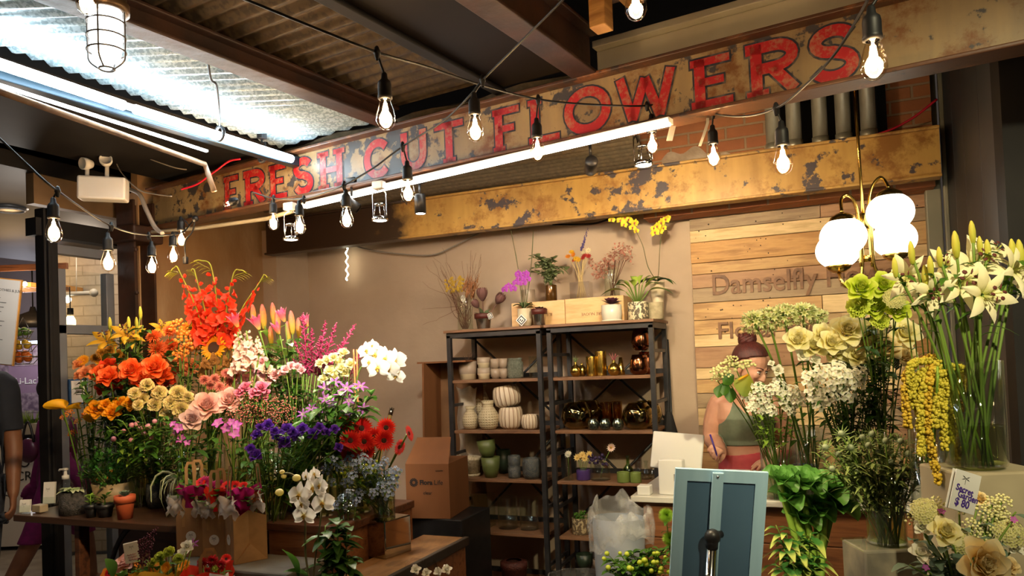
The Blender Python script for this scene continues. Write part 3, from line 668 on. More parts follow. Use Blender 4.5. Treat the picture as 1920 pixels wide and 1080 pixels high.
# brass pendant with four globes
Zp=2.85;hub=P(1621,432,Zp)
t=thing('pendant_lamp', 'brass pendant lamp with four glowing white globes over the counter', 'lamp',hub)
M_opal=glow('opal_globe',(1,.93,.74),3.2)
def lp(x,y,dz=0):return P(x,y,Zp+dz)-hub
b=MB();b.tube([lp(1601,150),lp(1618,400)],.006,10);b.tube([lp(1599,128),lp(1601,152)],.02,12);b.obj('rod',M_brass,t)
b=MB();u_=V((0,0,1));c_=lp(1620,415);b.lathe([(0,.03),(.016,.03),(.016,-.03),(0,-.03)],16,Matrix.Translation(c_));c_=lp(1626,485);b.lathe([(0,.012),(.014,.012),(.014,-.012),(0,-.012)],16,Matrix.Translation(c_));b.obj('hub',M_brass,t)
gr=.083
for(gx,gy,dz,top,path)in(
(1581,444,-.06,1,[(1615,500),(1613,440),(1608,400),(1600,375),(1588,366),(1577,375),(1574,396)]),
(1571,470,.10,0,[(1614,440),(1617,490),(1614,520),(1602,535),(1588,538),(1578,528),(1574,512)]),
(1669,398,-.06,1,[(1636,500),(1631,440),(1629,390),(1635,352),(1648,334),(1657,337),(1662,356)]),
(1677,448,.10,0,[(1633,400),(1636,470),(1640,500),(1652,515),(1665,518),(1674,508),(1676,492)])):
 b=MB();c_=lp(gx,gy,dz);b.ball(c_,gr,28,18,(1,1,.88));g=b.obj('globe',M_opal,t)
 lamp('POINT', 'globe_light',c_,7.5,(1,.72,.38),.075,parent=t)
 b=MB();zz=gr*.88*(1 if top else-1);rr=[(.0,.016),(.02,.014),(.042,.0),(.05,-.018)]if top else[(.05,.018),(.042,0),(.02,-.014),(0,-.016)]
 b.lathe(rr,24,Matrix.Translation(c_+V((0,0,zz))));b.tube([c_+V((0,0,zz)),c_+V((0,0,zz*1.28))],.008,8);b.obj('cap',M_brass,t)
 pts=[lp(x,y,0)for x,y in path[:-1]]+[c_+V((0,0,zz*1.25))]
 b=MB();b.tube(spline(pts,5),.0065,8);b.obj('arm',M_brass,t)
lamp('SPOT', 'spot_beam',P(545,445,3.5),210,(1,.86,.66),.03,P(600,690,2.95),50,.8)
lamp('SPOT', 'spot_beam',P(712,412,3.3),80,(1,.84,.64),.03,P(700,700,2.9),50,.8)
lamp('SPOT', 'spot_beam',P(788,398,3.25),60,(1,.90,.74),.03,PY(870,560,WY),95,1)
lamp('SPOT', 'spot_beam',P(1206,306,2.86),85,(1,.80,.5),.03,PY(1330,520,WY),110,1)
lamp('SPOT', 'spot_beam',P(1108,325,2.95),40,(1,.84,.6),.03,PY(1100,640,WY),110,1)
lamp('SPOT', 'spot_beam',P(500,200,1.9),80,(1,.72,.40),.05,P(270,720,3.0),50,.9)  # added spot without a fixture, brightens the orange flowers
lamp('SPOT', 'spot_beam',P(700,150,2.0),130,(1,.90,.76),.04,P(610,665,3.0),36,.9)  # added spot without a fixture, lights the pink flowers from the front
lamp('SPOT', 'flower_fill_spot',(1.0,.1,2.9),240,(1,.88,.54),.06,P(1660,720,2.6),42,.9)  # added warm fill, out of view, for the right-hand flowers
lamp('SPOT', 'spot_beam',P(1000,180,2.2),60,(1,.80,.5),.05,P(1350,950,2.4),60,.9)
# furniture and goods
M_walnut=woodmat('shelf_wood',[(.13,.06,.03),(.22,.11,.055),(.16,.075,.035)],(1.5,16,16),.5)
M_darkwood=woodmat('dark_stained_wood',[(.045,.018,.010),(.12,.045,.02),(.075,.028,.014)],(1.2,14,14),.42,bmp=.5)
M_redwood=woodmat('reddish_board_wood',[(.12,.04,.015),(.26,.10,.035),(.17,.06,.022)],(1.0,10,12),.5,bmp=.5)
M_crate=woodmat('pine_crate',[(.58,.34,.14),(.72,.46,.22),(.62,.38,.16)],(1.5,10,10),.55)
M_gold=pm('gold_metal',(.78,.52,.12),(.6,.38,.08),12,.22,metal=1)
M_copper=pm('dark_copper',(.36,.14,.06),(.15,.06,.035),5,.16,metal=1)
M_gl=glass('clear_glass',(.95,.975,.95),.02,1.1)
M_smoke=glass('smoked_gold_glass',(.52,.46,.24),.03,3.2,(1,.85,.5))
M_amber=glass('amber_glass',(.62,.42,.14),.06,2,(1,.8,.5))
M_merc=pm('mercury_glass',(.30,.34,.26),(.16,.2,.18),30,.12,metal=.95)
M_water=glass('tinted_water',(.80,.84,.52),.03,.5)
M_stem=petalmat('green_stem',[(0,(.10,.17,.025)),(1,(.17,.28,.04))],.15,.5,.05)
M_soil=pm('soil',(.03,.02,.014),None,60,.9,bmp=.6)
M_ink2=pm('print_black',(.015,.013,.013),None,5,.6)
def pot(name,label,cat,pos,prof,m,n=24,part_='body',group=None,mod=None,sx=1,sy=1,rz=0,th=.004,tilt=None):
 """hollow turned vessel: outer profile, then back down inside"""
 t=thing(name,label,cat,pos,rz,group)
 if tilt:t.rotation_euler=tilt
 inn=[(max(r-th,.0005),z)for r,z in reversed(prof)];inn[-1]=(inn[-1][0],prof[0][1]+th)
 full=[(0,prof[0][1])]+prof+inn+[(0,prof[0][1]+th)]
 b=MB();b.lathe(full,n,None,sx,sy,mod);b.obj(part_,m,t)
 return t
def ontier(px,tz,Y,py=None):
 q=PZ(px,640,tz)if abs(tz-EYE)>.3 else None
 y=CY+(EYE-tz)/(Y/_fh.y)*F;p=PY(px,y+38,Y);return V((p.x,Y,tz))
def sz(px,p):return pm_(px,dep(p))
SY0,SY1=3.98,4.33
tiers=[1.72,1.42,1.12,.835,.525,.20]
xa=[PY(838,660,SY0).x,PY(1014,660,SY0).x];xb=[PY(1026,660,SY0).x,PY(1226,660,SY0).x]
for(x0,x1),lb in((xa, 'left one of the two black metal shelf racks with brown boards'),(xb, 'right one of the two black metal shelf racks with brown boards')):
 t=thing('shelf_rack',lb, 'shelf',((x0+x1)/2,SY0,0),group='black shelf racks');w_=x1-x0
 for x in(-w_/2+.0125,w_/2-.0125):
  for y in(0.0125,SY1-SY0):b=MB();b.box((x,y,.845),(.026,.026,1.69));b.obj('post',M_blacksteel,t,smooth=False)
  for zz in(.35,.68,.98,1.27,1.55):b=MB();b.box((x,.175,zz),(.014,.33,.018));b.obj('rung',M_blacksteel,t,smooth=False)
 for i,zz in enumerate(tiers):
  if i==0:
   b=MB();b.bbox((0,.175,1.713),(w_+.02,.39,.016),.002);b.obj('top_board',M_walnut,t,smooth=False)
   b=MB();b.box((0,.0125,1.69),(w_,.026,.03));b.box((0,.345,1.69),(w_,.026,.03));b.box((-w_/2+.013,.18,1.69),(.026,.33,.03));b.box((w_/2-.013,.18,1.69),(.026,.33,.03));b.obj('top_frame',M_blacksteel,t,smooth=False)
  else:
   b=MB();b.bbox((0,.175,zz-.009),(w_-.05,.33,.018),.002);b.obj('shelf_board',M_walnut,t,smooth=False)
   b=MB();b.box((0,.345,zz+.012),(w_-.05,.02,.03));b.obj('shelf_rail',M_blacksteel,t,smooth=False)
 for za,zb_ in((1.66,1.15),(1.1,.55)):
  for s_ in(-1,1):b=MB();b.tube([(-s_*w_*.46,.362,za),(s_*w_*.46,.362,zb_)],.008,6);b.obj('cross_brace',M_blacksteel,t)
P_taupe=pm('taupe_glaze',(.34,.26,.19),(.28,.21,.15),8,.35);P_cream=pm('cream_glaze',(.60,.50,.34),(.52,.42,.28),12,.4)
P_vase=pm('ivory_ceramic',(.52,.44,.29),(.44,.36,.22),40,.5,bmp=.3);P_rib=pm('ribbed_ivory',(.66,.56,.44),(.6,.5,.38),10,.5)
def stripes(name,c1,c2,kind,n_):
 m,nt,b=nodes(name);s_=nt.nodes.new('ShaderNodeSeparateXYZ');tc=nt.nodes.new('ShaderNodeTexCoord');nt.links.new(tc.outputs['Object'],s_.inputs[0])
 ang=math_(nt, 'MULTIPLY',math_(nt, 'ARCTAN2',s_.outputs[1],s_.outputs[0]),n_);zz=math_(nt, 'MULTIPLY',s_.outputs[2],420)
 h=math_(nt, 'SINE',ang)if kind=='v' else math_(nt, 'MULTIPLY',math_(nt, 'SINE',zz),math_(nt, 'ADD',math_(nt, 'MULTIPLY',math_(nt, 'SINE',ang),.5),.5))
 nt.links.new(ramp(nt,h,[(.0,c1),(.72,c1),(.9,c2)])if kind=='v' else ramp(nt,h,[(.2,c1),(.6,c2)]),b.inputs['Base Color']);b.inputs['Roughness'].default_value=.5;bump(nt,b,h,.4,.004);return m
P_vase=stripes('patterned_ivory',(.50,.42,.27),(.30,.23,.13), 'h',22);P_rib=stripes('ribbed_ivory2',(.62,.51,.38),(.26,.15,.08), 'v',18)
P_green=pm('olive_glaze',(.11,.14,.04),(.08,.10,.03),6,.4,scale=(1,1,6));P_dkg=pm('dark_green_glaze',(.02,.035,.02),None,6,.4)
P_dkb=pm('dark_blue_textured',(.035,.045,.055),(.09,.09,.08),70,.3,bmp=.5);P_speck=pm('cream_dimpled',(.60,.52,.36),(.4,.32,.2),70,.5,bmp=.6)
def twotone(name,lo,hi,zc):
 m,nt,b=nodes(name);tc=nt.nodes.new('ShaderNodeTexCoord');s_=nt.nodes.new('ShaderNodeSeparateXYZ');nt.links.new(tc.outputs['Object'],s_.inputs[0])
 f=math_(nt, 'GREATER_THAN',s_.outputs[2],zc);nt.links.new(mixc(nt,f,lo,hi),b.inputs['Base Color']);b.inputs['Roughness'].default_value=.35;return m
P_two=twotone('dipped_glaze',(.62,.52,.34),(.36,.28,.21),.035)
def cyl(r,h,r2=None):r2=r2 or r;return[(r2*.97,0),(r2,.004),(r,h-.003),(r*.985,h)]
def S1(px,w_px,h_px,prof_fn,name,label,cat,m,tz,Y=4.12,group=None,dz=0,**k):
 p=ontier(px,tz,Y)+V((0,0,dz));r=sz(w_px,p)/2;h=sz(h_px,p);return pot(name,label,cat,p,prof_fn(r,h),m,group=group,**k),r,h,p
t,r,h,p=S1(878,34,34,lambda r,h:[(r*.88,0),(r*.9,h*.3),(r,h*.34),(r,h)], 'flower_pot', 'taupe and cream dipped pot at the left end of the top shelf row', 'pot',P_two,1.42)
b=MB()
for a in range(7):q=rnd(0,6.3);b.tube([(0,0,h*.8),(math.cos(q)*.02,math.sin(q)*.02,h*1.1),(math.cos(q)*rnd(.03,.05),math.sin(q)*.03,h*rnd(1.2,1.5))],.0012,4)
b.obj('dry_twigs',pm('twig_brown',(.10,.05,.03)),t)
for i in(0,1):S1(908,25,21,lambda r,h:[(r*.85,0),(r*.87,h*.35),(r,h*.42),(r,h)], 'ceramic_cup',('lower' if i==0 else 'upper')+' two-tone cup of the stacked pair beside the dipped pot', 'cup',P_two,1.42,dz=i*.064,group='two-tone cups')
for j,(px,w_)in enumerate(((930,19),(945,17))):
 for i in(0,1):S1(px,w_,19,lambda r,h:[(r*.75,0),(r*.78,h*.15),(r,h*.2),(r,h)], 'ceramic_cup', '%s plain taupe cup of the %s stack on the top shelf'%(('lower', 'upper')[i],('wider', 'narrower')[j]), 'cup',P_taupe,1.42,dz=i*.06,group='plain taupe cups')
S1(967,30,38,lambda r,h:[(r*.9,0),(r,.01),(r,h*.78),(r*.8,h*.86),(r*.88,h*.9),(r*.88,h)], 'glass_jar', 'diamond-textured clear glass jar beside the taupe cups', 'jar',pm('textured_glass',(.34,.36,.28),(.2,.22,.17),120,.15,bmp=.9,metal=.5),1.42)
S1(1003,22,40,cyl, 'glass_vase', 'clear straight glass vase behind the post of the left rack', 'vase',M_gl,1.42)
vp=lambda r,h:[(r*.6,0),(r*.85,h*.1),(r,h*.32),(r*.96,h*.5),(r*.62,h*.72),(r*.5,h*.78),(r*.5,h*.88),(r*.66,h)]
S1(904,33,66,vp, 'ceramic_vase', 'patterned ivory vase standing behind the other two', 'vase',P_vase,1.12,4.24,dz=.05)
S1(883,32,43,vp, 'ceramic_vase', 'smallest patterned ivory vase at the left end of its shelf', 'vase',P_vase,1.12,4.08)
S1(917,40,54,vp, 'ceramic_vase', 'largest patterned ivory vase between the small vase and ribbed bowls', 'vase',P_vase,1.12,4.06)
rib=lambda a,z:1+.035*abs(math.sin(a*9))
bw=lambda r,h:[(r*.6,0),(r*.9,h*.15),(r,h*.5),(r*.92,h*.85),(r*.8,h)]
S1(959,46,41,bw, 'ribbed_bowl', 'lower ribbed ivory bowl carrying the tilted one', 'bowl',P_rib,1.12,4.1,mod=rib,n=72)
S1(956,52,40,bw, 'ribbed_bowl', 'upper ribbed ivory bowl, tilted on top of its pair', 'bowl',P_rib,1.12,4.1,mod=rib,n=72,dz=.13,tilt=(0,R(-9),0))
S1(995,34,28,bw, 'ribbed_bowl', 'smallest ribbed ivory bowl at the right end of its shelf', 'bowl',P_rib,1.12,4.06,mod=rib,n=72)
p=ontier(856,1.0,4.05);b=MB()
b.grid(lambda u,v:V((p.x-.05+u*.16+.012*math.sin(v*9+u*4),4.16+.03*math.sin(u*8+v*3),.93+v*.44-.05*u*(1-v)+.01*math.sin(u*13))),8,12)
tag(b.obj('wrapping_paper',petalmat('white_paper',[(0,(.55,.48,.38))],.2)), 'crumpled pale wrapping paper hanging in the left end of the rack', 'paper')
S1(860,13,36,cyl, 'spray_can', 'slim dark can with a white label at the end of the third shelf', 'can',twotone('can_label',(.02,.02,.02),(.6,.55,.45),.06),.835)
t,r,h,p=S1(886,38,33,lambda r,h:[(r*.68,0),(r*.95,h*.8),(r,h*.82),(r,h)], 'flower_pot', 'cream dimpled pot standing in its saucer', 'pot',P_speck,.835,4.08,dz=.012)
b=MB();b.lathe([(0,-.012),(r*.75,-.012),(r*.85,.006),(r*.8,.006),(0,-.004)],24);b.obj('saucer',P_speck,t)
gp=lambda r,h:[(r*.62,0),(r*.9,h*.45),(r,h)]
S1(897,32,66,cyl, 'flower_pot', 'dark green tall pot behind the stacked olive pots', 'pot',P_dkg,.835,4.26)
S1(921,36,38,gp, 'flower_pot', 'lower olive green pot holding the tilted olive one', 'pot',P_green,.835,4.06)
S1(917,35,32,gp, 'flower_pot', 'upper olive green pot, tilted on the lower one', 'pot',P_green,.835,4.06,dz=.12,tilt=(0,R(-7),0))
S1(945,28,44,gp, 'flower_pot', 'dark green pot between the olive pots and the black jar', 'pot',P_dkg,.835,4.22)
S1(965,24,42,lambda r,h:[(r*.9,0),(r,h*.1),(r,h*.45),(r*.88,h*.52),(r,h*.6),(r,h*.95),(r*.9,h)], 'textured_jar', 'narrow blue-black textured jar on the third shelf', 'jar',P_dkb,.835,4.06)
S1(998,36,38,lambda r,h:[(r*.8,0),(r,h*.2),(r,h*.8),(r*.85,h)], 'textured_jar', 'wide blue-black textured jar on the third shelf', 'jar',P_dkb,.835,4.06)
p=ontier(907,.525,4.12);t=thing('square_vase', 'square clear glass vase on the fourth shelf', 'vase',p);w_=sz(34,p);hh=sz(62,p)
b=MB()
for a in range(4):b.box((0,-w_/2,hh/2),(w_,.005,hh),Matrix.Rotation(a*PI/2,4, 'Z'))
b.box((0,0,.006),(w_,w_,.012));b.obj('glass_box',M_gl,t,smooth=False)
S1(953,38,58,cyl, 'cylinder_vase', 'clear cylinder vase in the middle of the fourth shelf', 'vase',M_gl,.525)
S1(993,36,58,cyl, 'cylinder_vase', 'clear cylinder vase by the right post of the fourth shelf', 'vase',M_gl,.525)
for i in(0,1):S1(901,42,42,lambda r,h:[(r*.7,0),(r*.98,h*.75),(r,h)], 'flower_pot',('lower' if i==0 else 'upper')+' cream pot of the stack near the rack foot', 'pot',P_cream,.20,4.06,dz=i*.10+.06)
S1(965,52,46,lambda r,h:[(r*.8,0),(r*.95,h*.7),(r,h*.72),(r,h*.95),(r*.6,h)], 'basket', 'dark red lidded basket near the foot of the left rack', 'basket',pm('dark_red_wicker',(.10,.022,.015),(.05,.012,.01),60,.5,bmp=.6),.20,4.08)
bud=lambda r,h:[(r*.5,0),(r*.9,h*.2),(r,h*.42),(r*.8,h*.66),(r*.3,h*.82),(r*.25,h*.95),(r*.32,h)]
def airplant(t,h,col,n=9,s_=.03):
 b=MB()
 for i in range(n):
  a=rnd(0,6.28);q=rnd(.4,1);b.tube([(0,0,h*.9),(math.cos(a)*s_*q*.5,math.sin(a)*s_*q*.5,h+s_*.6),(math.cos(a)*s_*q,math.sin(a)*s_*q,h+s_*rnd(.7,1.4))],[.0025,.002,.0005],5)
 b.obj('air_plant',col,t)
M_air=petalmat('air_plant_green',[(0,(.22,.3,.12))],.1);M_airp=petalmat('air_plant_pink',[(0,(.5,.12,.16))],.1)
t,r,h,p=S1(1080,21,27,bud, 'bud_vase', 'round gold bud vase with a green air plant', 'vase',M_gold,1.42,4.06);airplant(t,h,M_air)
S1(1092,18,25,bud, 'bud_vase', 'round gold bud vase half hidden behind another', 'vase',M_gold,1.42,4.14)
fac=lambda a,z:1+.06*(1 if(int(a*4.5)+int(z*70))%2 else-1)
S1(1110,19,37,cyl, 'hammered_cup', 'shorter hammered gold glass cup', 'cup',M_gold,1.42,4.08,mod=fac,n=40)
S1(1128,20,46,cyl, 'hammered_cup', 'taller hammered gold glass cup', 'cup',M_gold,1.42,4.1,mod=fac,n=40)
t,r,h,p=S1(1152,24,29,bud, 'bud_vase', 'round gold bud vase with a pinkish air plant', 'vase',M_gold,1.42,4.06);airplant(t,h,M_airp)
S1(1165,15,33,lambda r,h:[(r,0),(r*.9,h*.3),(r*.4,h)], 'bud_vase', 'conical gold bud vase behind the pink air plant', 'vase',M_gold,1.42,4.16)
egg=lambda r,h:[(r*.6,0),(r*.92,h*.15),(r,h*.38),(r*.85,h*.75),(r*.68,h)]
S1(1199,36,38,egg, 'copper_vase', 'egg-shaped copper vase in front on the top shelf', 'vase',M_copper,1.42,4.06)
S1(1212,34,42,egg, 'copper_vase', 'bright copper vase carrying the dark one above', 'vase',pm('bright_copper',(.75,.25,.10),(.5,.16,.07),5,.2,metal=1),1.42,4.18)
S1(1204,35,42,egg, 'copper_vase', 'dark iridescent copper vase, topmost of the stack', 'vase',M_copper,1.42,4.14,dz=.135)
globe=lambda r,h:[(r*.5,0),(r*.85,h*.15),(r,h*.45),(r*.9,h*.75),(r*.62,h*.97),(r*.6,h)]
dim=lambda a,z:1-.05*max(0,math.cos(a*4+1))*max(0,math.cos((z-.06)*40))
for px,Y,lb in((1083,4.10, 'smoked gold glass globe vase at the left of the second shelf'),(1104,4.22, 'smoked gold glass globe vase half behind the left one'),(1197,4.08, 'smoked gold glass globe vase by the right post'),(1213,4.2, 'smoked gold glass globe vase behind the right post')):
 S1(px,60,49,globe, 'globe_vase',lb, 'vase',M_smoke,1.12,Y,mod=dim,n=40)
for i,px in enumerate((1113,1135,1159)):
 S1(px,22,21,globe, 'votive_holder', 'small round mercury glass votive, %s of the three'%('leftmost', 'middle', 'rightmost')[i], 'candle holder',M_merc,1.12,4.02,group='mercury votives')
for px,w_,h_,Y in((1140,26,46,4.22),(1157,22,46,4.26)):S1(px,w_,h_,cyl, 'amber_tumbler', 'amber glass tumbler %s the votives'%('directly behind' if px==1140 else 'further back behind'), 'tumbler',M_amber,1.12,Y)
fl0=petalmat('white_small',[(0,(.8,.76,.6))],.2)
P_purp=pm('purple_glaze',(.07,.035,.16),None,8,.35)
def daisy(t,c,r,n,m,mc,nz=V((-.1,-1,.4))):
 b=MB();Mx=upto(c,nz)
 for i in range(n):
  a=2*PI*i/n;b.grid(lambda u,v:Mx@(Matrix.Rotation(a,3, 'Z')@V((r*(.15+.85*u),(v-.5)*r*.42*math.sin(PI*min(u+.18,1)),r*.15*u))),4,2)
 b.obj('petals',m,t);b=MB();b.ball(c+nz.normalized()*r*.1,r*.22,8,5);b.obj('flower_eye',mc,t)
M_yel=petalmat('soft_yellow',[(0,(.75,.5,.12)),(1,(.8,.6,.25))],.3);M_eye=pm('flower_eye_gold',(.5,.3,.04),None,60,.8)
t,r,h,p=S1(1067,20,30,lambda r,h:[(r,0),(r,.006),(r*.35,h*.6),(r*.3,h)], 'bud_vase', 'conical clear bud vase with a white bloom on the third shelf', 'vase',M_gl,.835,4.04)
b=MB();b.tube([(0,0,.01),(0,0,h+.05)],.0015,5);b.obj('stem',M_stem,t);daisy(t,V((0,0,h+.055)),.025,12,fl0,fl0);daisy(t,V((0.005,-.004,h+.06)),.02,8,fl0,fl0,V((.3,-.6,1)))
t,r,h,p=S1(1094,26,19,cyl, 'flower_pot', 'small purple pot with yellow blooms', 'pot',P_purp,.835,4.06)
for i in range(5):daisy(t,V((-.03+.016*i,rnd(-.02,.02),h+.06+rnd(0,.025))),.026,9,M_yel,M_yel)
b=MB();[b.tube([(0,0,.01),(-.03+.016*i,0,h+.06)],.0015,5)for i in range(5)];b.obj('stem',M_stem,t)
t,r,h,p=S1(1126,38,30,cyl, 'glass_tumbler', 'clear tumbler holding a single pink daisy', 'tumbler',M_gl,.835,4.08)
q=V((.07,0,h+.09));b=MB();b.tube([(0,0,.01),(.02,0,h),q],.0015,5);b.obj('stem',M_stem,t);daisy(t,q,.03,13,petalmat('pale_pink_daisy',[(0,(.85,.5,.4)),(1,(.9,.75,.6))],.3),M_eye)
b=MB();
for i in range(26):b.ball((rnd(-.06,.05),rnd(-.03,.03),h+rnd(-.01,.05)),rnd(.006,.011),6,4)
b.obj('dark_florets',petalmat('dark_violet',[(0,(.05,.03,.09))],.2),t)
bot=lambda r,h:[(r*.7,0),(r,h*.15),(r*.9,h*.4),(r*.3,h*.62),(r*.28,h*.85),(r*.42,h)]
S1(1178,22,42,bot, 'glass_bottle', 'green tinted glass bottle on the third shelf', 'bottle',glass('green_glass',(.6,.72,.35),.03,1.3),.835,4.16)
for i,px in enumerate((1198,1212,1226)):S1(px,22,34,bot, 'glass_bottle', 'clear rounded glass bottle, %s of the three behind the tablet'%('leftmost', 'middle', 'rightmost')[i], 'bottle',M_gl,.835,4.14,group='clear glass bottles')
for i,px in enumerate((1169,1192)):S1(px,24-i*3,19,cyl, 'green_candle', 'squat olive green candle, %s of the pair'%('larger' if i==0 else 'smaller'), 'candle',pm('olive_wax',(.16,.21,.05),None,5,.4),.835,4.02,th=.008)
t,r,h,p=S1(1090,34,30,cyl, 'woven_basket', 'pale woven basket with a small green plant on the fourth shelf', 'basket',pm('woven_cane',(.46,.36,.2),(.12,.08,.04),60,.7,bmp=.8,lo=.45,hi=.5),.525,4.08)
b=MB()
for i in range(60):a=rnd(0,6.3);q=rnd(0,.045);b.ball((q*math.cos(a),q*math.sin(a),h+rnd(-.01,.03)),rnd(.004,.009),5,4,(1,1,.5))
b.obj('foliage',petalmat('mid_green',[(0,(.08,.2,.02))],.2),t)
for px,w_,h_,m,lb in((1098,32,30,P_dkg, 'dark pot near the foot of the right rack'),(1125,24,22,P_taupe, 'small taupe pot near the foot of the right rack')):
 S1(px,w_,h_,gp, 'flower_pot',lb, 'pot',m,.2,4.08,dz=.12)
 # on top of the racks
TT=1.721
def crate(px0,px1,hpx,label,txt):
 a=PY(px0,590,4.2);c=PY(px1,590,4.2);w_=c.x-a.x;h=sz(hpx,a);t=thing('wine_crate',label, 'crate',((a.x+c.x)/2,4.2,TT),0, 'pine wine crates')
 for nm,cc,d in(('panel',(0,-.09,h/2),(w_,.01,h)),('panel',(0,.09,h/2),(w_,.01,h)),('panel',(-w_/2+.005,0,h/2),(.01,.17,h)),('panel',(w_/2-.005,0,h/2),(.01,.17,h)),('top_panel',(0,0,h-.004),(w_-.02,.17,.008))):
  b=MB();b.bbox(cc,d,.0015);b.obj(nm,M_crate,t,smooth=False)
 for s_,ln,xx,zz in txt:writing(s_,ln,pm('burnt_print',(.20,.08,.03)),t,Matrix.Translation((xx,-.0958,zz))@Matrix.Rotation(R(90),4, 'X')@Matrix.Rotation(PI,4, 'Z'),align='CENTER')
 return t,h
cr1,ch1=crate(971,1069,45, 'pine wine crate behind the small silver pot',[('IL SEL',.024,.06,.075)])
cr2,ch2=crate(1070,1178,47, 'pine wine crate printed upside down behind the white swirled pot',[('TERRE NUOVE',.024,.0,.062)])
def stick(mb,p0,p1,r=.0014,k=.02,n=6):mb.tube([V(p0)+(V(p1)-V(p0))*(i/n)+(V((rnd(-k,k),rnd(-k,k),0))if 0<i<n else V())for i in range(n+1)],[r*(1-.6*i/n)for i in range(n+1)],5)
M_twig=pm('twig_red_brown',(.16,.06,.03),(.10,.04,.02),20,.7);M_ydry=petalmat('dried_yellow',[(0,(.62,.40,.05))],.1);M_rdry=petalmat('dried_rust',[(0,(.32,.12,.05)),(1,(.42,.2,.08))],.1)
def TOPV(px,w_,h_,prof,name,label,cat,m,Y=4.1,dz=0,**k):return S1(px,w_,h_,prof,name,label,cat,m,TT,Y,dz=dz,**k)
t,r,h,p=TOPV(873,30,66,cyl, 'glass_vase', 'tall clear vase of dried twigs and rusty grasses', 'vase',M_gl,4.08)
b=MB();random.seed(11)
for i in range(26):
 a=rnd(0,6.3);e=rnd(.05,.22);stick(b,(rnd(-.02,.02),rnd(-.02,.02),.01),(e*math.cos(a)-.02,e*math.sin(a)*.5,rnd(.25,.48)),.0018,.012,8)
for e in((-.30,0,.15),(-.28,-.02,.32),(-.26,0,.42),(-.14,0,.52),(-.22,.02,.47),(-.3,0,.05)):stick(b,(0,0,.15),e,.0016,.02,8)
b.obj('twigs',M_twig,t)
b=MB()
for i in range(60):b.ball((rnd(-.12,.0),rnd(-.04,.04),rnd(.24,.33)),rnd(.005,.011),6,4)
b.obj('yellow_dried_florets',M_ydry,t)
b=MB()
for i in range(16):
 c0=V((rnd(0,.05),rnd(-.03,.03),rnd(.2,.27)));d=V((rnd(.2,1.0),rnd(-.2,.2),1)).normalized()*rnd(.08,.14)
 for k in range(14):b.ball(c0+d*(k/14)+V((rnd(-.006,.006),rnd(-.006,.006),0)),.0065*(1.1-k/14),5,4,(1,1,1.8))
b.obj('rusty_plumes',M_rdry,t)
M_silver=pm('brushed_silver',(.55,.54,.5),None,30,.25,metal=1)
bk=lambda r,h:[(r*.75,0),(r*.8,.004),(r,h*.95),(r*1.04,h)]
def ribbon(t,r,h,m):b=MB();b.lathe([(r*.99,h*.78),(r*1.12,h*.8),(r*1.14,h*1.15),(r*1.05,h*1.18)],20,mod=lambda a,z:1+.02*math.sin(a*9));b.obj('ribbon_band',m,t)
M_band=pm('dark_red_ribbon',(.08,.012,.008),None,20,.5)
t,r,h,p=TOPV(907,30,25,bk, 'silver_pot', 'small silver bucket of dark protea heads', 'pot',M_silver,4.06);ribbon(t,r,h,M_band)
M_prot=petalmat('protea_brown',[(0,(.10,.05,.04)),(1,(.22,.10,.09))],.1)
for c0,d,s_ in(((.0,0,.17),(.05,-.2,1),.05),((.09,0,.15),(.7,-.2,.7),.045),((-.03,0,.13),(-.5,-.3,.9),.035)):
 b=MB();Mx=upto(c0,d)
 for L_ in range(3):
  for i in range(12):a=2*PI*i/12+L_;b.grid(lambda u,v:Mx@(Matrix.Rotation(a,3, 'Z')@V((s_*(.12+.55*math.sin(u*2.2)*(1-.25*L_)),(v-.5)*s_*.4*math.sin(PI*(u*.8+.15)),s_*(u*1.6)))),5,2)
 b.tube([(0,0,.02),c0],.002,5);b.obj('protea_head',M_prot,t)
M_dgl=petalmat('grey_green_leaf',[(0,(.10,.13,.06)),(1,(.16,.2,.10))],.1)
def leaf(b,o,d,L,w_,droop=.3,up=V((0,0,1)),nu=5,nv=2,cup=.15,tip=1.0):
 d=V(d).normalized();s_=d.cross(up);s_=s_.normalized()if s_.length>1e-3 else V((1,0,0));n=s_.cross(d)
 def f(u,v):
  ww=w_*math.sin(PI*min(1,(u*.92+.04))**tip)*(v-.5)
  return V(o)+d*(L*u)+s_*ww+n*(abs(v-.5)*2*cup*w_*math.sin(PI*u))-up*(droop*L*u*u)
 b.grid(f,nu,nv)
b=MB()
for i in range(14):a=rnd(0,6.3);leaf(b,(rnd(-.03,.03),0,h*.8),(math.cos(a),math.sin(a)*.6,rnd(.4,1.4)),rnd(.07,.12),.028,.3)
b.obj('leaves',M_dgl,t)
def pricecard(t,c,rz=0.0,s_=.036,ang=45):
 b=MB();Mx=Matrix.Translation(c)@Matrix.Rotation(rz,4, 'Z')@Matrix.Rotation(R(90),4, 'X')@Matrix.Rotation(R(ang),4, 'Z')
 b.poly([(-s_/2,-s_/2),(s_/2,-s_/2),(s_/2,s_/2),(-s_/2,s_/2)],.001,Mx);o=b.obj('plant_tag',M_white,t,smooth=False)
 b=MB();q=s_*.4
 for A_ in((-q,-q,q,-q*.72),(-q,q*.72,q,q),(-q,-q,-q*.72,q),(q*.72,-q,q,q),(-q*.45,-q*.45,q*.45,-q*.15),(-q*.45,q*.1,q*.1,q*.45)):
  b.add([Mx@V((A_[0],A_[1],.0016)),Mx@V((A_[2],A_[1],.0016)),Mx@V((A_[2],A_[3],.0016)),Mx@V((A_[0],A_[3],.0016))],[(0,1,2,3)])
 b.obj('tag_print',M_ink2,o,smooth=False)
pricecard(t,V((.065,-.04,.075)),0,.032,20)
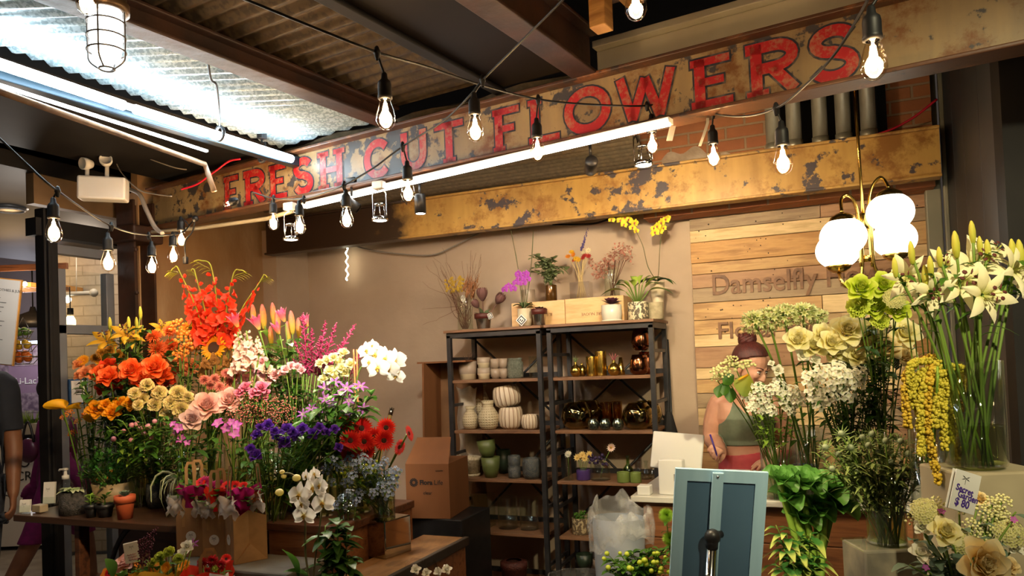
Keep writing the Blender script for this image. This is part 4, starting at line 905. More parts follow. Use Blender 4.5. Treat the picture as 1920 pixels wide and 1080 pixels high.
t,r,h,p=TOPV(1012,27,27,bk, 'silver_pot', 'small silver bucket of dark leafy rosette before the crates', 'pot',M_silver,4.03);ribbon(t,r,h,M_band)
b=MB()
for i in range(22):a=i*2.4;leaf(b,(0,0,h*1.0),(math.cos(a),math.sin(a),.5+i*.05),.055-i*.0012,.022,.1)
b.obj('leaves',petalmat('dark_rosette',[(0,(.03,.03,.02)),(1,(.06,.03,.03))],.1),t)
M_phal={'white':petalmat('orchid_white',[(0,(.70,.62,.22)),(.22,(.86,.84,.76)),(1,(.9,.88,.82))],.35), 'purple':petalmat('orchid_purple',[(0,(.6,.3,.6)),(.3,(.42,.05,.5)),(1,(.55,.12,.62))],.3), 'yellow':petalmat('orchid_yellow',[(0,(.6,.12,.15)),(.25,(.86,.72,.04)),(1,(.9,.8,.08))],.3)}
M_lip={'white':petalmat('lip_gold',[(0,(.75,.45,.06))],.1), 'purple':petalmat('lip_magenta',[(0,(.45,.02,.3))],.1), 'yellow':petalmat('lip_red',[(0,(.5,.06,.12))],.1)}
_ph={}
def phal_mesh(kind):
 if kind in _ph:return _ph[kind]
 b=MB()
 for a,L,W,z0 in((90,1,.62,0),(215,1,.60,0),(325,1,.60,0),(5,1.0,1.15,.03),(175,1.0,1.15,.03)):
  b.grid(lambda u,v:Matrix.Rotation(R(a),3, 'Z')@V((.06+L*.94*u,(v-.5)*W*math.sin(PI*(u**.8)*.93+.08),z0+.12*math.sin(u*2.4)-.12*u*u-.08*(2*v-1)**2)),7,6)
 l=MB();l.ball((0,-.03,.12),.11,8,6,(1,1,1.2));l.ball((0,-.22,.10),.12,8,6,(.7,1.3,.6));l.ball((-.12,-.1,.14),.07,6,5);l.ball((.12,-.1,.14),.07,6,5)
 _ph[kind]=(b.mesh('orchid_bloom',M_phal[kind]),l.mesh('orchid_lip',M_lip[kind]));return _ph[kind]
def phal(t,pos,nz,s_,kind,spin=0):
 a,l=phal_mesh(kind);z=V(nz).normalized();y=(V((0,0,1))-z*z.z).normalized();x=y.cross(z)
 Mx=Matrix((x,y,z)).transposed().to_4x4()@Matrix.Rotation(spin,4, 'Z')@Matrix.Scale(s_,4);Mx.translation=V(pos)
 o=link('bloom',a,t,Mx);link('lip',l,o)
 return o
M_ostem=pm('orchid_stem',(.10,.12,.04),(.16,.10,.05),10,.5);M_oleaf=petalmat('orchid_leaf',[(0,(.03,.09,.02)),(1,(.06,.16,.03))],.1,.35)
t,r,h,p=TOPV(985,27,34,lambda r,h:[(r*.8,0),(r,h*.3),(r,h)], 'flower_pot', 'cream pot with a purple mini orchid and square tag', 'pot',P_cream,4.06)
b=MB()
for a,L in((2.8,.11),(3.6,.10),(.3,.09),(2.0,.12),(1.2,.1)):leaf(b,(0,0,h),(math.cos(a),math.sin(a)*.5,.9),L,.05,.5)
b.obj('leaves',M_oleaf,t)
b=MB();b.tube(spline([(0,0,h),(-.01,0,h+.12),(-.03,-.01,h+.17),(-.10,-.02,h+.13)]),.002,5);b.tube(spline([(0,0,h),(.01,0,h+.14),(0,-.01,h+.2)]),.002,5);b.obj('stem',M_ostem,t)
for x,zz in((-.11,.12),(-.085,.135),(-.055,.12),(-.035,.155),(-.01,.18),(.012,.195),(.035,.17),(.01,.15),(-.02,.205),(.03,.2)):phal(t,(x,-.03,h+zz),(rnd(-.3,.3),-1,.1),.026, 'purple')
pricecard(t,V((0,-.055,h*.35)),0,.05,45)
for px,top in((962,(958,432)),(992,(1000,432))):
 q=P(top[0],top[1],dep(p)+.05)-p;b=MB();s0p=V(((px-985)*.0006,0,h));b.tube(spline([s0p,s0p+(q-s0p)*.5+V((.01,0,0)),q]),.003,6);b.obj('tall_stem',M_ostem,t)
t,r,h,p=TOPV(993,26,26,cyl, 'flower_pot', 'pale pot behind the purple orchid on the first crate', 'pot',P_taupe,4.2,dz=ch1)
t,r,h,p=TOPV(1036,22,31,cyl, 'amber_bottle_vase', 'dark amber glass vase of green eucalyptus', 'vase',pm('amber_dark',(.10,.045,.01),None,5,.08,metal=.4),4.18,dz=ch1)
b=MB();st=MB();random.seed(5)
for i in range(15):
 a=rnd(0,6.3);L=rnd(.10,.2);end=V((math.cos(a)*rnd(.06,.14),math.sin(a)*.06,h+L*rnd(.3,1)))
 pts=bez((0,0,h*.7),(end.x*.2,end.y*.2,end.z+.03),end,7);st.tube(pts,.0015,5)
 for q in pts[2:]:
  for s_ in(-1,1):leaf(b,q,(s_*rnd(.3,1),rnd(-.8,.3),rnd(-.5,.7)),rnd(.03,.045),.034,.2,nu=4)
b.obj('leaves',petalmat('eucalyptus_leaf',[(0,(.16,.21,.09)),(1,(.24,.28,.13))],.15),t);st.obj('stem',M_stem,t)
p=ontier(1093,TT,4.18)+V((0,0,ch2));w_=sz(38,p);t=thing('glass_block', 'clear ice-like glass block of strawflower stems', 'vase',p)
b=MB();b.bbox((0,0,w_*.42),(w_,w_*.7,w_*.84),.004);b.obj('block',glass('acrylic',(.86,.84,.82),.08,1.6),t,smooth=False)
b=MB();st=MB();
hd=[(-.045,.21, 'y'),(-.035,.19, 'o'),(-.06,.18, 'o'),(-.03,.155, 'r'),(-.01,.155, 'y'),(-.02,.16, 'y'),(.025,.175, 'r'),(.045,.17, 'r'),(.02,.165, 'r'),(.015,.2, 'w'),(.04,.21, 'w')]
ms={'y':petalmat('straw_yellow',[(0,(.8,.45,.03))],.2), 'o':petalmat('straw_orange',[(0,(.75,.25,.02))],.2), 'r':petalmat('straw_red',[(0,(.42,.04,.03))],.2), 'w':petalmat('straw_cream',[(0,(.8,.7,.45))],.2)}
for x,zz,k in hd:
 x*=1.2;c0=V((x,rnd(-.02,.02),w_*.8+zz*.9));st.tube(bez((rnd(-.03,.03),0,.01),(x*.1,0,w_+.05),c0,6),.0022,5)
 for kk in range(2):daisy(t,c0+V((0,-.004*kk,0)),.022-.006*kk,9,ms[k],ms[k],V((rnd(-.5,.5),-1,rnd(.2,1))))
st.obj('straw_stem',petalmat('straw_stem',[(0,(.62,.45,.2))],.1),t)
b=MB()
for k in range(40):b.ball((.01+k*.0012+rnd(-.006,.006),rnd(-.005,.005),w_+.17+k*.0032),.0055*(1.2-k/45),5,4)
b.obj('lavender_spike',petalmat('lavender',[(0,(.13,.10,.28))],.2),t)
t,r,h,p=TOPV(1151,30,55,cyl, 'glass_vase', 'clear cylinder vase of dried dusky pink hydrangea', 'vase',M_gl,4.2,dz=ch2)
b=MB();random.seed(9)
for i in range(420):
 a=rnd(0,6.3);q=rnd(0,1)**.5;x=q*math.cos(a)*.14;c0=V((x,q*math.sin(a)*.07,h+.035+.05*math.sin(x*22)+rnd(-.045,.05)));d=V((rnd(-1,1),rnd(-1,.3),rnd(-.4,1)))
 leaf(b,c0,d,.02,.013,.1,nu=2,nv=1)
b.obj('hydrangea_head',petalmat('dusky_pink',[(0,(.55,.20,.15)),(1,(.66,.36,.26))],.2),t)
b=MB()
for i in range(9):b.tube([(rnd(-.015,.015),rnd(-.01,.01),.01),(rnd(-.09,.09),rnd(-.03,.03),h+.04)],.0018,5)
b.obj('stem',M_twig,t)
t,r,h,p=TOPV(1148,38,31,lambda r,h:[(r*.8,0),(r*.92,h*.1),(r,h*.5),(r*.98,h)], 'flower_pot', 'white swirl-ribbed pot with a dark purple succulent', 'pot',pm('white_glaze',(.72,.68,.58),None,5,.25),4.03,n=64,mod=lambda a,z:1+.02*math.sin(a*14+z*60))
b=MB();b.lathe([(0,0),(r*1.02,0),(r*1.05,.008),(r*.9,.006)],24);b.obj('saucer',MT['white_glaze'],t)
b=MB()
for i in range(26):a=i*2.4;leaf(b,(0,0,h),(math.cos(a),math.sin(a),.35+i*.06),.07-i*.001,.034,.05)
b.obj('rosette_leaves',petalmat('purple_succulent',[(0,(.07,.04,.05)),(1,(.16,.05,.09))],.1),t)
M_lat=pm('lattice_pot',(.62,.54,.36),(.10,.08,.05),60,.5,lo=.48,hi=.5)
t,r,h,p=TOPV(1198,38,34,cyl, 'flower_pot', 'lattice patterned pot with a variegated dumb cane', 'pot',M_lat,4.06)
M_dief=petalmat('dieffenbachia',[(.0,(.30,.42,.06)),(.55,(.34,.46,.07)),(.8,(.05,.17,.02)),(1,(.03,.12,.02))],.2,.35,.25,18)
b=MB();st=MB()
for a,L,e in((3.2,.16,.5),(2.7,.13,1.3),(2.0,.12,2.2),(1.2,.12,2.4),(.3,.17,1.1),(0,.15,.4),(5.8,.12,.8),(3.6,.11,.9),(.9,.13,1.5),(2.4,.14,.9),(4.6,.1,1.0)):
 d=V((math.cos(a),math.sin(a)*.6-.15,e)).normalized();o0=V((0,0,h))+d*.07+V((0,0,.03));st.tube([(0,0,h*.8),o0],.003,5);leaf(b,o0,d,L,L*.38,.55,nu=8,nv=4)
b.obj('leaves',M_dief,t);st.obj('stem',M_stem,t)
t,r,h,p=TOPV(1231,28,32,cyl, 'stone_pot', 'pale stone pot at the right end of the rack top', 'pot',pm('pale_stone',(.42,.35,.22),(.3,.25,.15),30,.8,bmp=.4),4.1)
t,r,h,p=TOPV(1236,28,72,lambda r,h:[(r*.7,0),(r*.8,h*.5),(r,h)], 'flower_pot', 'tall white pot of two yellow orchid sprays', 'pot',P_cream,4.2)
b=MB()
for a,L in((2.9,.16),(3.5,.14),(.2,.13),(5.9,.12),(2.2,.1)):leaf(b,(0,0,h),(math.cos(a),math.sin(a)*.4-.2,.6),L,.06,.7,nu=7)
b.obj('leaves',M_oleaf,t)
Zo=dep(p)-.03
for path,bl_ in(([(1215,500),(1205,460),(1190,430),(1172,412),(1150,410)],[(1147,412,12),(1163,413,13),(1178,412,15),(1190,418,14),(1186,427,12),(1193,433,10),(1170,421,12),(1172,408,12)]),([(1235,510),(1237,470),(1240,440),(1246,415)],[(1232,425,15),(1240,418,15),(1248,412,14),(1228,436,15),(1237,433,14),(1253,408,9),(1226,428,11),(1244,428,12)])):
 b=MB();pts=[V((0,0,h))]+[P(x,y,Zo)-p for x,y in path];b.tube(spline(pts),.0025,5);b.obj('stem',M_ostem,t)
 for x,y,s_ in bl_:phal(t,P(x,y,Zo-.02)-p,(rnd(-.5,.5),-1,rnd(-.1,.3)),sz(s_,p)*.62, 'yellow',rnd(-.3,.3))
q=PY(1262,810,4.3);t=thing('closed_umbrella', 'black closed umbrella leaning between the rack and the plank wall', 'umbrella',(q.x,4.3,0))
b=MB();tp=PY(1252,640,4.36)-V((q.x,4.3,0));b.tube([(0,0,.1),tp],.006,8);b.tube([tp,tp+V((-.012,0,.012)),tp+V((-.02,0,0))],.01,8);b.obj('handle',M_black,t)
b=MB();d=tp*.62;b.lathe([(.085,.45),(.08,.7),(.05,1.0),(.02,1.18),(.008,1.2)],20,Matrix.Translation((.02,0,0))@Matrix.Rotation(R(-2),4, 'Y'),mod=lambda a,z:1+.18*math.cos(a*6),sy=.5);b.obj('folded_canopy',pm('black_cloth',(.012,.011,.012),None,20,.8),t)
b=MB();tq=PY(1245,636,4.36);b.tube([tq,tq+V((.004,0,-.35))],.009,8);tag(b.obj('broom_stick',M_white), 'white stick standing against the wall beside the closed umbrella', 'stick')
# cardboard boxes
M_card=pm('cardboard',(.22,.085,.027),(.18,.068,.021),6,.7,scale=(1,1,.3));M_cardd=pm('cardboard_inside',(.22,.11,.045),(.17,.08,.03),6,.75)
a_=PY(771,975,3.6);c_=PY(846,985,3.6)
bx0=PY(766,960,3.55);bx1=PY(842,980,3.55);bw_=bx1.x-bx0.x;ztop=PY(800,870,3.55).z;zbot=PY(800,972,3.55).z
t=thing('cardboard_box', 'brown cardboard flower food box with a black sunburst logo and open flap', 'box',((bx0.x+bx1.x)/2,3.55,zbot),R(9))
hb=ztop-zbot;b=MB();b.box((0,.17,hb/2),(bw_,.34,hb));b.obj('carton',M_card,t,smooth=False)
b=MB();b.add([(-bw_/2,0,hb),(bw_/2,0,hb),(bw_/2-.03,.14,hb+.13),(-bw_/2+.02,.14,hb+.13)],[(0,1,2,3)]);b.add([(-bw_/2,0.004,hb),(bw_/2,0.004,hb),(bw_/2-.03,.144,hb+.13),(-bw_/2+.02,.144,hb+.13)],[(3,2,1,0)]);b.obj('flap',M_card,t,smooth=False)
def onbox(s_,size,x,z_,bold=0,al='LEFT'):writing(s_,size,M_ink2,t,Matrix.Translation((x,-.0012,z_))@Matrix.Rotation(R(90),4, 'X'),bold=bold,align=al)
onbox('Flora',.036,-.045,hb*.62,.0012);onbox('Life',.036,.038,hb*.62);onbox('clear',.026,0,hb*.44,0, 'CENTER');onbox('63-03795',.011,.05,hb*.86)
b=MB()
for i in range(14):a=2*PI*i/14;Mx=Matrix.Translation((-.078,-.0015,hb*.66))@Matrix.Rotation(a,4, 'Y');b.add([Mx@V(q)for q in((.009,0,-.0022),(.024,0,-.004),(.024,0,.004),(.009,0,.0022))],[(0,1,2,3)])
b.obj('sunburst_logo',M_ink2,t,smooth=False)
b=MB();b.bbox((bx0.x+bw_/2+.02,3.74,zbot/2),(bw_+.1,.36,zbot-.004),.006);tag(b.obj('black_bin',M_black,smooth=False), 'black plastic bin under the cardboard flower food box', 'bin')
q0,q1=PY(782,700,3.98),PY(846,700,3.98);zt=PY(800,680,3.98).z
t=thing('tall_carton', 'tall opened brown carton leaning behind the flower food box', 'box',(q0.x,4.0,0));w_=q1.x-q0.x
b=MB();b.box((w_/2+.05,.2,zt/2),(w_+.1,.012,zt));b.obj('back_panel',M_cardd,t,smooth=False)
b=MB();b.box((0,.09,zt/2),(.012,.22,zt),Matrix.Rotation(R(1.6),4, 'Y'));b.obj('side_panel',M_card,t,smooth=False)
b=MB();b.box((w_/2+.04,.1,zt),(w_+.1,.2,.01));b.obj('top_flap',M_card,t,smooth=False)
b=MB();q=PY(735,765,4.1);q2=PY(726,800,4.05);b.tube([q,q+(q2-q)*8],.014,10);t=b.obj('umbrella_handle',pm('ochre_handle',(.35,.24,.08),None,5,.5));tag(t, 'ochre wooden pole leaning on the wall behind the red gerberas', 'pole')
b=MB();b.tube([q,q+(q2-q)*.4],.0155,10);b.obj('metal_end',M_silver,t)
# counter, till
cy0=3.12;cx0=PY(1182,930,cy0).x;cz=.93
t=thing('shop_counter', 'shop counter with a white marble top and stained board front', 'counter',(cx0,cy0,0));cw_=xr-.0-cx0-.02
b=MB();b.bbox((cw_/2,.31,cz-.0125),(cw_,.62,.025),.003);b.obj('marble_top',pm('white_marble',(.62,.60,.54),(.45,.43,.38),4,.25,det=8,lo=.5,hi=.8),t,smooth=False)
b=MB();fx=.045
for i in range(6):b.bbox((fx+(cw_-fx)/2,.05,.078+i*.15),(cw_-fx,.03,.147),.003)
o=b.obj('board_front',M_redwood,t,smooth=False)
b=MB();b.box((fx+.02,.24,.45),(.03,.36,.9));b.obj('end_panel',M_redwood,t,smooth=False)
Zt=3.2
q=PY(1265,925,3.22);t=thing('tablet_till', 'white tablet till on its stand, seen from behind', 'till',(q.x,3.22,cz),R(-4))
b=MB();s_=.105
tb_=P(1268,846,dep(V((q.x,3.26,1.07))))-V((q.x,3.22,cz));Mx=Matrix.Translation(tb_)@Matrix.Rotation(R(-14),4, 'X')@Matrix.Rotation(R(4),4, 'Y')
b.bbox((0,0,0),(.225,.014,.16),.0065,Mx);b.obj('tablet_back',M_white,t)
b=MB();b.bbox((0,-.03,.075),(.105,.05,.15),.006);b.bbox((0,.03,.012),(.11,.16,.02),.006);b.obj('stand',M_white,t)
b=MB();b.box((.03,-.0562,.075),(.03,.001,.03));o=b.obj('square_logo',pm('grey_logo',(.25,.25,.24)),t,smooth=False);b=MB();b.box((.03,-.0570,.075),(.021,.001,.021));b.obj('logo_inner',M_white,o,smooth=False);b=MB();b.box((.03,-.0578,.075),(.009,.001,.009));b.obj('logo_core',MT['grey_logo'],o,smooth=False)
q=PY(1209,913,3.17);b=MB();b.bbox((0,0,.02),(.055,.055,.04),.004);o=b.obj('card_reader',M_white,M=Matrix.Translation((q.x,3.17,cz)),smooth=False);tag(o, 'small white card reader block on the marble counter corner', 'card reader')
b=MB();q=PZ(1405,888,cz);b.bbox((q.x,q.y,cz+.003),(.26,.20,.004),.001);tag(b.obj('order_pad',M_white,smooth=False), 'white order pad on the counter under her hand', 'paper')
# waste bin with liner
q=PZ(1160,1085,.36);bp=PY(1160,1000,3.0);t=thing('waste_bin', 'grey waste bin with a crumpled clear plastic liner', 'bin',(bp.x,3.0,0));zt_=PY(1150,960,3.0).z
b=MB();b.lathe([(.085,0),(.10,zt_*.6),(.108,zt_-.02),(.102,zt_-.02),(.09,.02),(0,.02)],32,sx=1.0,sy=.8);b.obj('bin_body',pm('grey_blue_plastic',(.22,.25,.29),None,5,.45),t)
M_liner=petalmat('plastic_film',[(0,(.60,.60,.58))],.5,.25);
m,nt,bb_=nodes('clear_liner');tr=N(nt, 'ShaderNodeBsdfTransparent');mx=N(nt, 'ShaderNodeMixShader');bb_.inputs['Base Color'].default_value=(.75,.76,.76,1);bb_.inputs['Roughness'].default_value=.18
nz=noise(nt,mapped(nt),14,3,.6);nt.links.new(ramp(nt,nz,[(.4,(.10,.10,.10)),(.65,(.42,.42,.42))]),mx.inputs[0]);nt.links.new(tr.outputs[0],mx.inputs[1]);nt.links.new(bb_.outputs[0],mx.inputs[2]);nt.links.new(mx.outputs[0],nt.nodes['Material Output'].inputs[0])
bump(nt,bb_,noise(nt,mapped(nt,(1,1,.5)),12,3,.5),.6,.012);M_liner=m
random.seed(21);ph=[rnd(0,6.3)for _ in range(8)]
def liner(u,v):
 a=2*PI*v;w1=1+.10*math.sin(3*a+ph[0])+.06*math.sin(7*a+ph[1])+.03*math.sin(13*a+ph[2]+u*9)
 lift=.075*max(0,math.sin(a-.35))+.02*math.sin(5*a)
 k=u*5
 prof=[(.092,zt_-.14),(.103,zt_-.02),(.112,zt_+.0+lift*.8),(.126,zt_-.01+lift*.7),(.136,zt_-.07),(.132,zt_-.12-.03*math.sin(a*2))]
 i=min(int(k),4);f_=k-i;r=prof[i][0]*(1-f_)+prof[i+1][0]*f_;z_=prof[i][1]*(1-f_)+prof[i+1][1]*f_
 return V((r*w1*math.cos(a),r*w1*math.sin(a)*.85,z_+.01*math.sin(11*a+u*7)))
b=MB();b.grid(liner,20,60);b.obj('plastic_liner',M_liner,t)
# sign holder in the foreground (seen from behind)
Zs=2.25;tl,tr_,bl2,br=P(1266,876,Zs),P(1439,884,Zs-.02),P(1259,1096,Zs+.05),P(1440,1110,Zs+.03)
xd=(tr_-tl);zd=(tl-bl2);W_,H_=xd.length,zd.length*1.15;MM=frame(tl,xd,zd)
t=thing('poster_stand', 'silver framed poster stand seen from behind, on a steel pole', 'sign stand',M=MM);M_alu=pm('brushed_aluminium',(.42,.66,.84),(.37,.60,.78),30,.35,metal=.1,scale=(1,1,.1));M_bk=pm('slate_back_panel',(.09,.17,.27),(.075,.145,.235),3,.28)
fw_=.036;b=MB();yb_=.0
for pts in([(0,0),(W_,0),(W_-fw_,-fw_),(fw_,-fw_)],[(0,0),(fw_,-fw_),(fw_,-H_+fw_),(0,-H_)],[(W_,0),(W_,-H_),(W_-fw_,-H_+fw_),(W_-fw_,-fw_)],[(0,-H_),(fw_,-H_+fw_),(W_-fw_,-H_+fw_),(W_,-H_)]):
 c_=MB();c_.poly([(p_[0],p_[1])for p_ in pts],.014,Matrix.Rotation(R(90),4, 'X'));c_.obj('frame_rail',M_alu,t,smooth=False)
b=MB();b.box((W_/2,-.004,-H_/2),(W_-fw_*1.6,.006,H_-fw_*1.6));b.obj('back_panel',M_bk,t,smooth=False)
b=MB();b.bbox((W_*.455,-.02,-H_/2-.004),(.034,.008,H_),.003);b.obj('mounting_bar',M_alu,t,smooth=False)
b=MB();b.ball((W_*.452,-.025,-.016),.0045,10,6);b.obj('screw',M_chrome,t)
kz=-(1000-880)/F*Zs*1.0;kx=W_*.415
b=MB();b.ball((kx,-.05,kz),.024,16,10,(1,.9,1));b.tube([(kx,-.05,kz),(kx,-.05,kz-.035)],.018,14);b.tube([(kx,-.045,kz),(kx+.03,-.02,kz-.002)],.012,10);b.obj('ball_joint',M_black,t)
b=MB();b.tube([(kx,-.05,kz-.035),(kx+.006,-.05,kz-1.0)],.0165,18);b.obj('pole',M_chrome,t)
b=MB();b.lathe([(0,0),(.14,0),(.14,.01),(.02,.02)],30,Matrix.Translation((kx+.006,-.05,kz-1.0)));b.obj('base_plate',M_black,t)
b=MB();b.tube([(kx,-.05,kz-.115),(kx,-.05,kz-.12)],.0172,18);b.tube([(kx,-.05,kz-.14),(kx,-.05,kz-.145)],.0172,18);b.obj('collar_ring',M_silver,t)
# left table and tiered stand
tY=2.17;x0,x1=PZ(14,967,.93).x,-1.95
t=thing('work_table', 'dark wooden table with a curved iron leg in front of the passage', 'table',(x0,tY,0));w_=x1-x0
b=MB();b.bbox((w_/2,.24,.915),(w_,.48,.03),.004);b.obj('tabletop',pm('dark_tabletop',(.075,.036,.02),(.04,.02,.012),6,.3,scale=(.4,4,4)),t,smooth=False)
for x in(.36,w_-.05):
 b=MB();b.bbox((x,.06,.45),(.03,.05,.9),.003);b.obj('leg',M_darkwood,t,smooth=False)
 b=MB();b.bbox((x,.42,.45),(.03,.05,.9),.003);b.obj('leg',M_darkwood,t,smooth=False)
b=MB();b.tube(bez((.62,.1,.9),(.36,.1,.75),(.45,.1,0),12),.02,8,flat=.5);b.obj('curved_bracket',M_blacksteel,t)
b=MB();b.box((w_/2+.3,.3,.45),(w_-.6,.02,.9));b.obj('back_board',M_darkwood,t,smooth=False)
UX,UY0,UY1=-1.60,2.15,2.655
t=thing('display_tier', 'upper dark wooden display box under the flower vases', 'display stand',(UX,UY1,0))
b=MB();b.bbox((-.165,-.25,.955),(.33,.505,.03),.004);b.obj('top_board',M_darkwood,t,smooth=False)
b=MB();b.box((-.165,-.25,.47),(.31,.49,.94));b.obj('body',M_redwood,t,smooth=False)
b=MB();b.bbox((-.95,.03,.955),(1.25,.36,.03),.004);b.box((-.95,.03,.47),(1.2,.32,.94));b.obj('back_section',M_darkwood,t,smooth=False)
t=thing('display_tier', 'lower brown wooden display box carrying the mirrored cube', 'display stand',(-1.39,2.70,0))
b=MB();b.bbox((-.10,-.40,.805),(.20,.80,.03),.003);b.obj('top_board',woodmat('worn_top_wood',[(.12,.06,.025),(.28,.15,.06),(.17,.085,.035)],(6,2,6),.4,bmp=.4),t,smooth=False)
b=MB();b.box((-.10,-.40,.395),(.19,.79,.79));b.obj('body',M_redwood,t,smooth=False)
b=MB();b.bbox((.0,-.40,.806),(.02,.805,.035),.003);b.obj('edge_strip',pm('black_edge',(.025,.018,.012),None,10,.5),t,smooth=False)
t=thing('concrete_block', 'grey concrete plinth under the kraft bags', 'plinth',(-1.96,2.035,0),0);M_conc=pm('grey_concrete',(.16,.15,.12),(.11,.10,.08),8,.8,bmp=.25)
b=MB();b.bbox((0,0,.431),(.62,.21,.862),.008);b.obj('block',M_conc,t,smooth=False)
# right pedestals
M_conw=pm('warm_concrete',(.36,.31,.2),(.28,.235,.15),5,.75,bmp=.2)
p=P(1826,872,1.95);LZ=p.z;t=thing('pedestal', 'tall warm concrete pedestal under the lily vase', 'pedestal',(p.x,p.y,0),R(23))
b=MB();b.bbox((0.03,.02,LZ/2-.004),(.22,.2,LZ-.008),.006);b.obj('block',M_conw,t,smooth=False);LP=p
p=P(1665,1023,2.28);TZp=p.z;t=thing('pedestal', 'lower stained concrete pedestal under the thistle vase', 'pedestal',(p.x,p.y,0),R(23))
b=MB();b.bbox((0.0,.04,TZp/2),(.18,.16,TZp-.01),.006);b.obj('block',pm('stained_concrete',(.22,.19,.13),(.10,.09,.07),9,.7,bmp=.2),t,smooth=False)
b=MB();b.bbox((0,.04,TZp-.004),(.185,.165,.008),.003);b.obj('glass_cap',M_gl,t,smooth=False);TP=p
p=PZ(704,1046,.82);s_=sz(70,p);t=thing('mirror_cube', 'mirrored cube carrying the vase of blue flowers', 'cube',(p.x-.0,p.y+s_/2,.82),R(-12))
b=MB();b.bbox((0,0,s_/2),(s_,s_,s_),.004);b.obj('mirror_body',pm('mirror',(.52,.47,.38),None,3,.06,metal=1),t,smooth=False)
MC=V((p.x,p.y+s_/2,.82+s_))
# flowers
random.seed(42)
RZ3=lambda a:Matrix.Rotation(a,3, 'Z')
def petal(b,az,L,W,e0,e1,cup=.2,r0=.05,z0=0,shape=(1,1),ruf=0,nu=5,nv=4,twist=0,rn=3):
 """one petal leaving the axis; e0/e1 = elevation at root and tip (degrees)"""
 Rm=RZ3(az);ph=rnd(0,6.3);rnd_=shape[1]<=.6 and shape[0]>0;K=12;path=[(r0,z0)]
 for i in range(K):q=R(e0+(e1-e0)*(i+.5)/K);path.append((path[-1][0]+math.cos(q)*L/K,path[-1][1]+math.sin(q)*L/K))
 def f(u,v):
  q=2*v-1;ue=u*(1-(.24*q*q*u if rnd_ or shape[0]<0 else 0));k=min(ue*K,K-1e-6);i=int(k);h=k-i
  x=path[i][0]*(1-h)+path[i+1][0]*h;z=path[i][1]*(1-h)+path[i+1][1]*h;e=R(e0+(e1-e0)*ue)
  if rnd_:ww=W*(.22+.78*math.sin(min(1,u*1.45)*PI/2))*(1-.30*max(0,(u-.7)/.3)**2)
  elif shape[0]>0:ww=W*max(0,math.sin(PI*min(1,.06+.94*u**shape[0])))**shape[1]
  else:ww=W*(.12+.88*u**-shape[0])
  o=cup*ww*q*q+ruf*u*math.sin(q*rn*PI+ph)
  return Rm@V((x-math.sin(e)*o,q*ww/2+twist*u*u,z+math.cos(e)*o))
 b.grid(f,nu,nv)
def layered(layers):
 b=MB()
 for L in layers:
  n=L['n'];off=L.get('off',rnd(0,6.3))
  for i in range(n):
   j=L.get('j',.08);k=1+rnd(-j,j)
   petal(b,off+2*PI*i/n+rnd(-j,j),L['L']*k,L['W'],L['e'][0]+rnd(-8,8)*j*8,L['e'][1]+rnd(-12,12)*j*8,L.get('cup',.2),L.get('r',.05),L.get('z',0),L.get('s',(1,1)),L.get('ruf',0),L.get('nu',5),L.get('nv',4),rn=L.get('rn',3))
 return b
def rose(open_=1.0):
 return layered([dict(n=3,L=.55,W=.26,e=(102,98),r=.03,cup=.6,s=(.5,.5),z=.16),dict(n=4,L=.62,W=.40,e=(98,92),r=.09,cup=.55,s=(.5,.5),z=.12),
dict(n=5,L=.68,W=.52,e=(94,84),r=.15,cup=.5,s=(.5,.5),z=.07),dict(n=5,L=.74,W=.64,e=(90,66),r=.21,cup=.42,s=(.5,.5),z=.03),dict(n=5,L=.80,W=.76,e=(84,46*open_),r=.27,cup=.36,s=(.5,.5),ruf=.02),
dict(n=5,L=.88,W=.86,e=(74,18*open_),r=.31,cup=.28,s=(.55,.5),ruf=.03,z=-.03),dict(n=5,L=.92,W=.92,e=(58,-14),r=.33,cup=.2,s=(.55,.5),z=-.08,ruf=.04)])
def carnation():
 return layered([dict(n=7+k,L=.80-.02*k,W=.62,e=(94-13*k,84-21*k),r=.02+.02*k,cup=.1,s=(-1.1,1),ruf=.13,rn=3.4,nu=4,nv=9,j=.16,z=.0)for k in range(6)])
def liss():return layered([dict(n=3,L=.62,W=.5,e=(95,90),r=.08,cup=.5,s=(.5,.5),z=.06),dict(n=4,L=.75,W=.72,e=(82,62),r=.15,cup=.4,s=(.5,.5)),dict(n=5,L=.92,W=.85,e=(66,14),r=.2,cup=.25,s=(.55,.6),ruf=.03),dict(n=4,L=.95,W=.8,e=(50,-10),r=.2,cup=.15,s=(.55,.6),ruf=.04)])
def gerb():
 return layered([dict(n=24,L=.74,W=.19,e=(14,2),r=.26,cup=.15,s=(.7,.55),nu=3,nv=2,j=.03),dict(n=22,L=.64,W=.17,e=(26,12),r=.24,cup=.15,s=(.7,.55),nu=3,nv=2,z=.03,j=.03),dict(n=20,L=.22,W=.07,e=(55,40),r=.2,nu=2,nv=1,z=.05)])
def sunf():return layered([dict(n=20,L=.6,W=.2,e=(12,0),r=.4,cup=.1,s=(.8,.8),nu=4,nv=2),dict(n=20,L=.55,W=.2,e=(26,8),r=.38,cup=.1,s=(.8,.8),nu=4,nv=2,z=.03)])
def mum(n=6):return layered([dict(n=22-k*2,L=.78-.04*k,W=.15,e=(8+k*15,-18+k*20),r=.08,cup=.5,s=(.75,.6),nu=4,nv=2,z=.02*k,j=.1)for k in range(n)])
def lily():
 b=layered([dict(n=3,L=1.15,W=.46,e=(58,-32),r=.06,cup=-.22,s=(.85,.9),nu=8,nv=4,off=0,ruf=.02,j=.05),dict(n=3,L=1.12,W=.34,e=(56,-36),r=.05,cup=-.2,s=(.85,.9),nu=8,nv=4,off=PI/3,ruf=.02,z=-.01,j=.05)]);return b
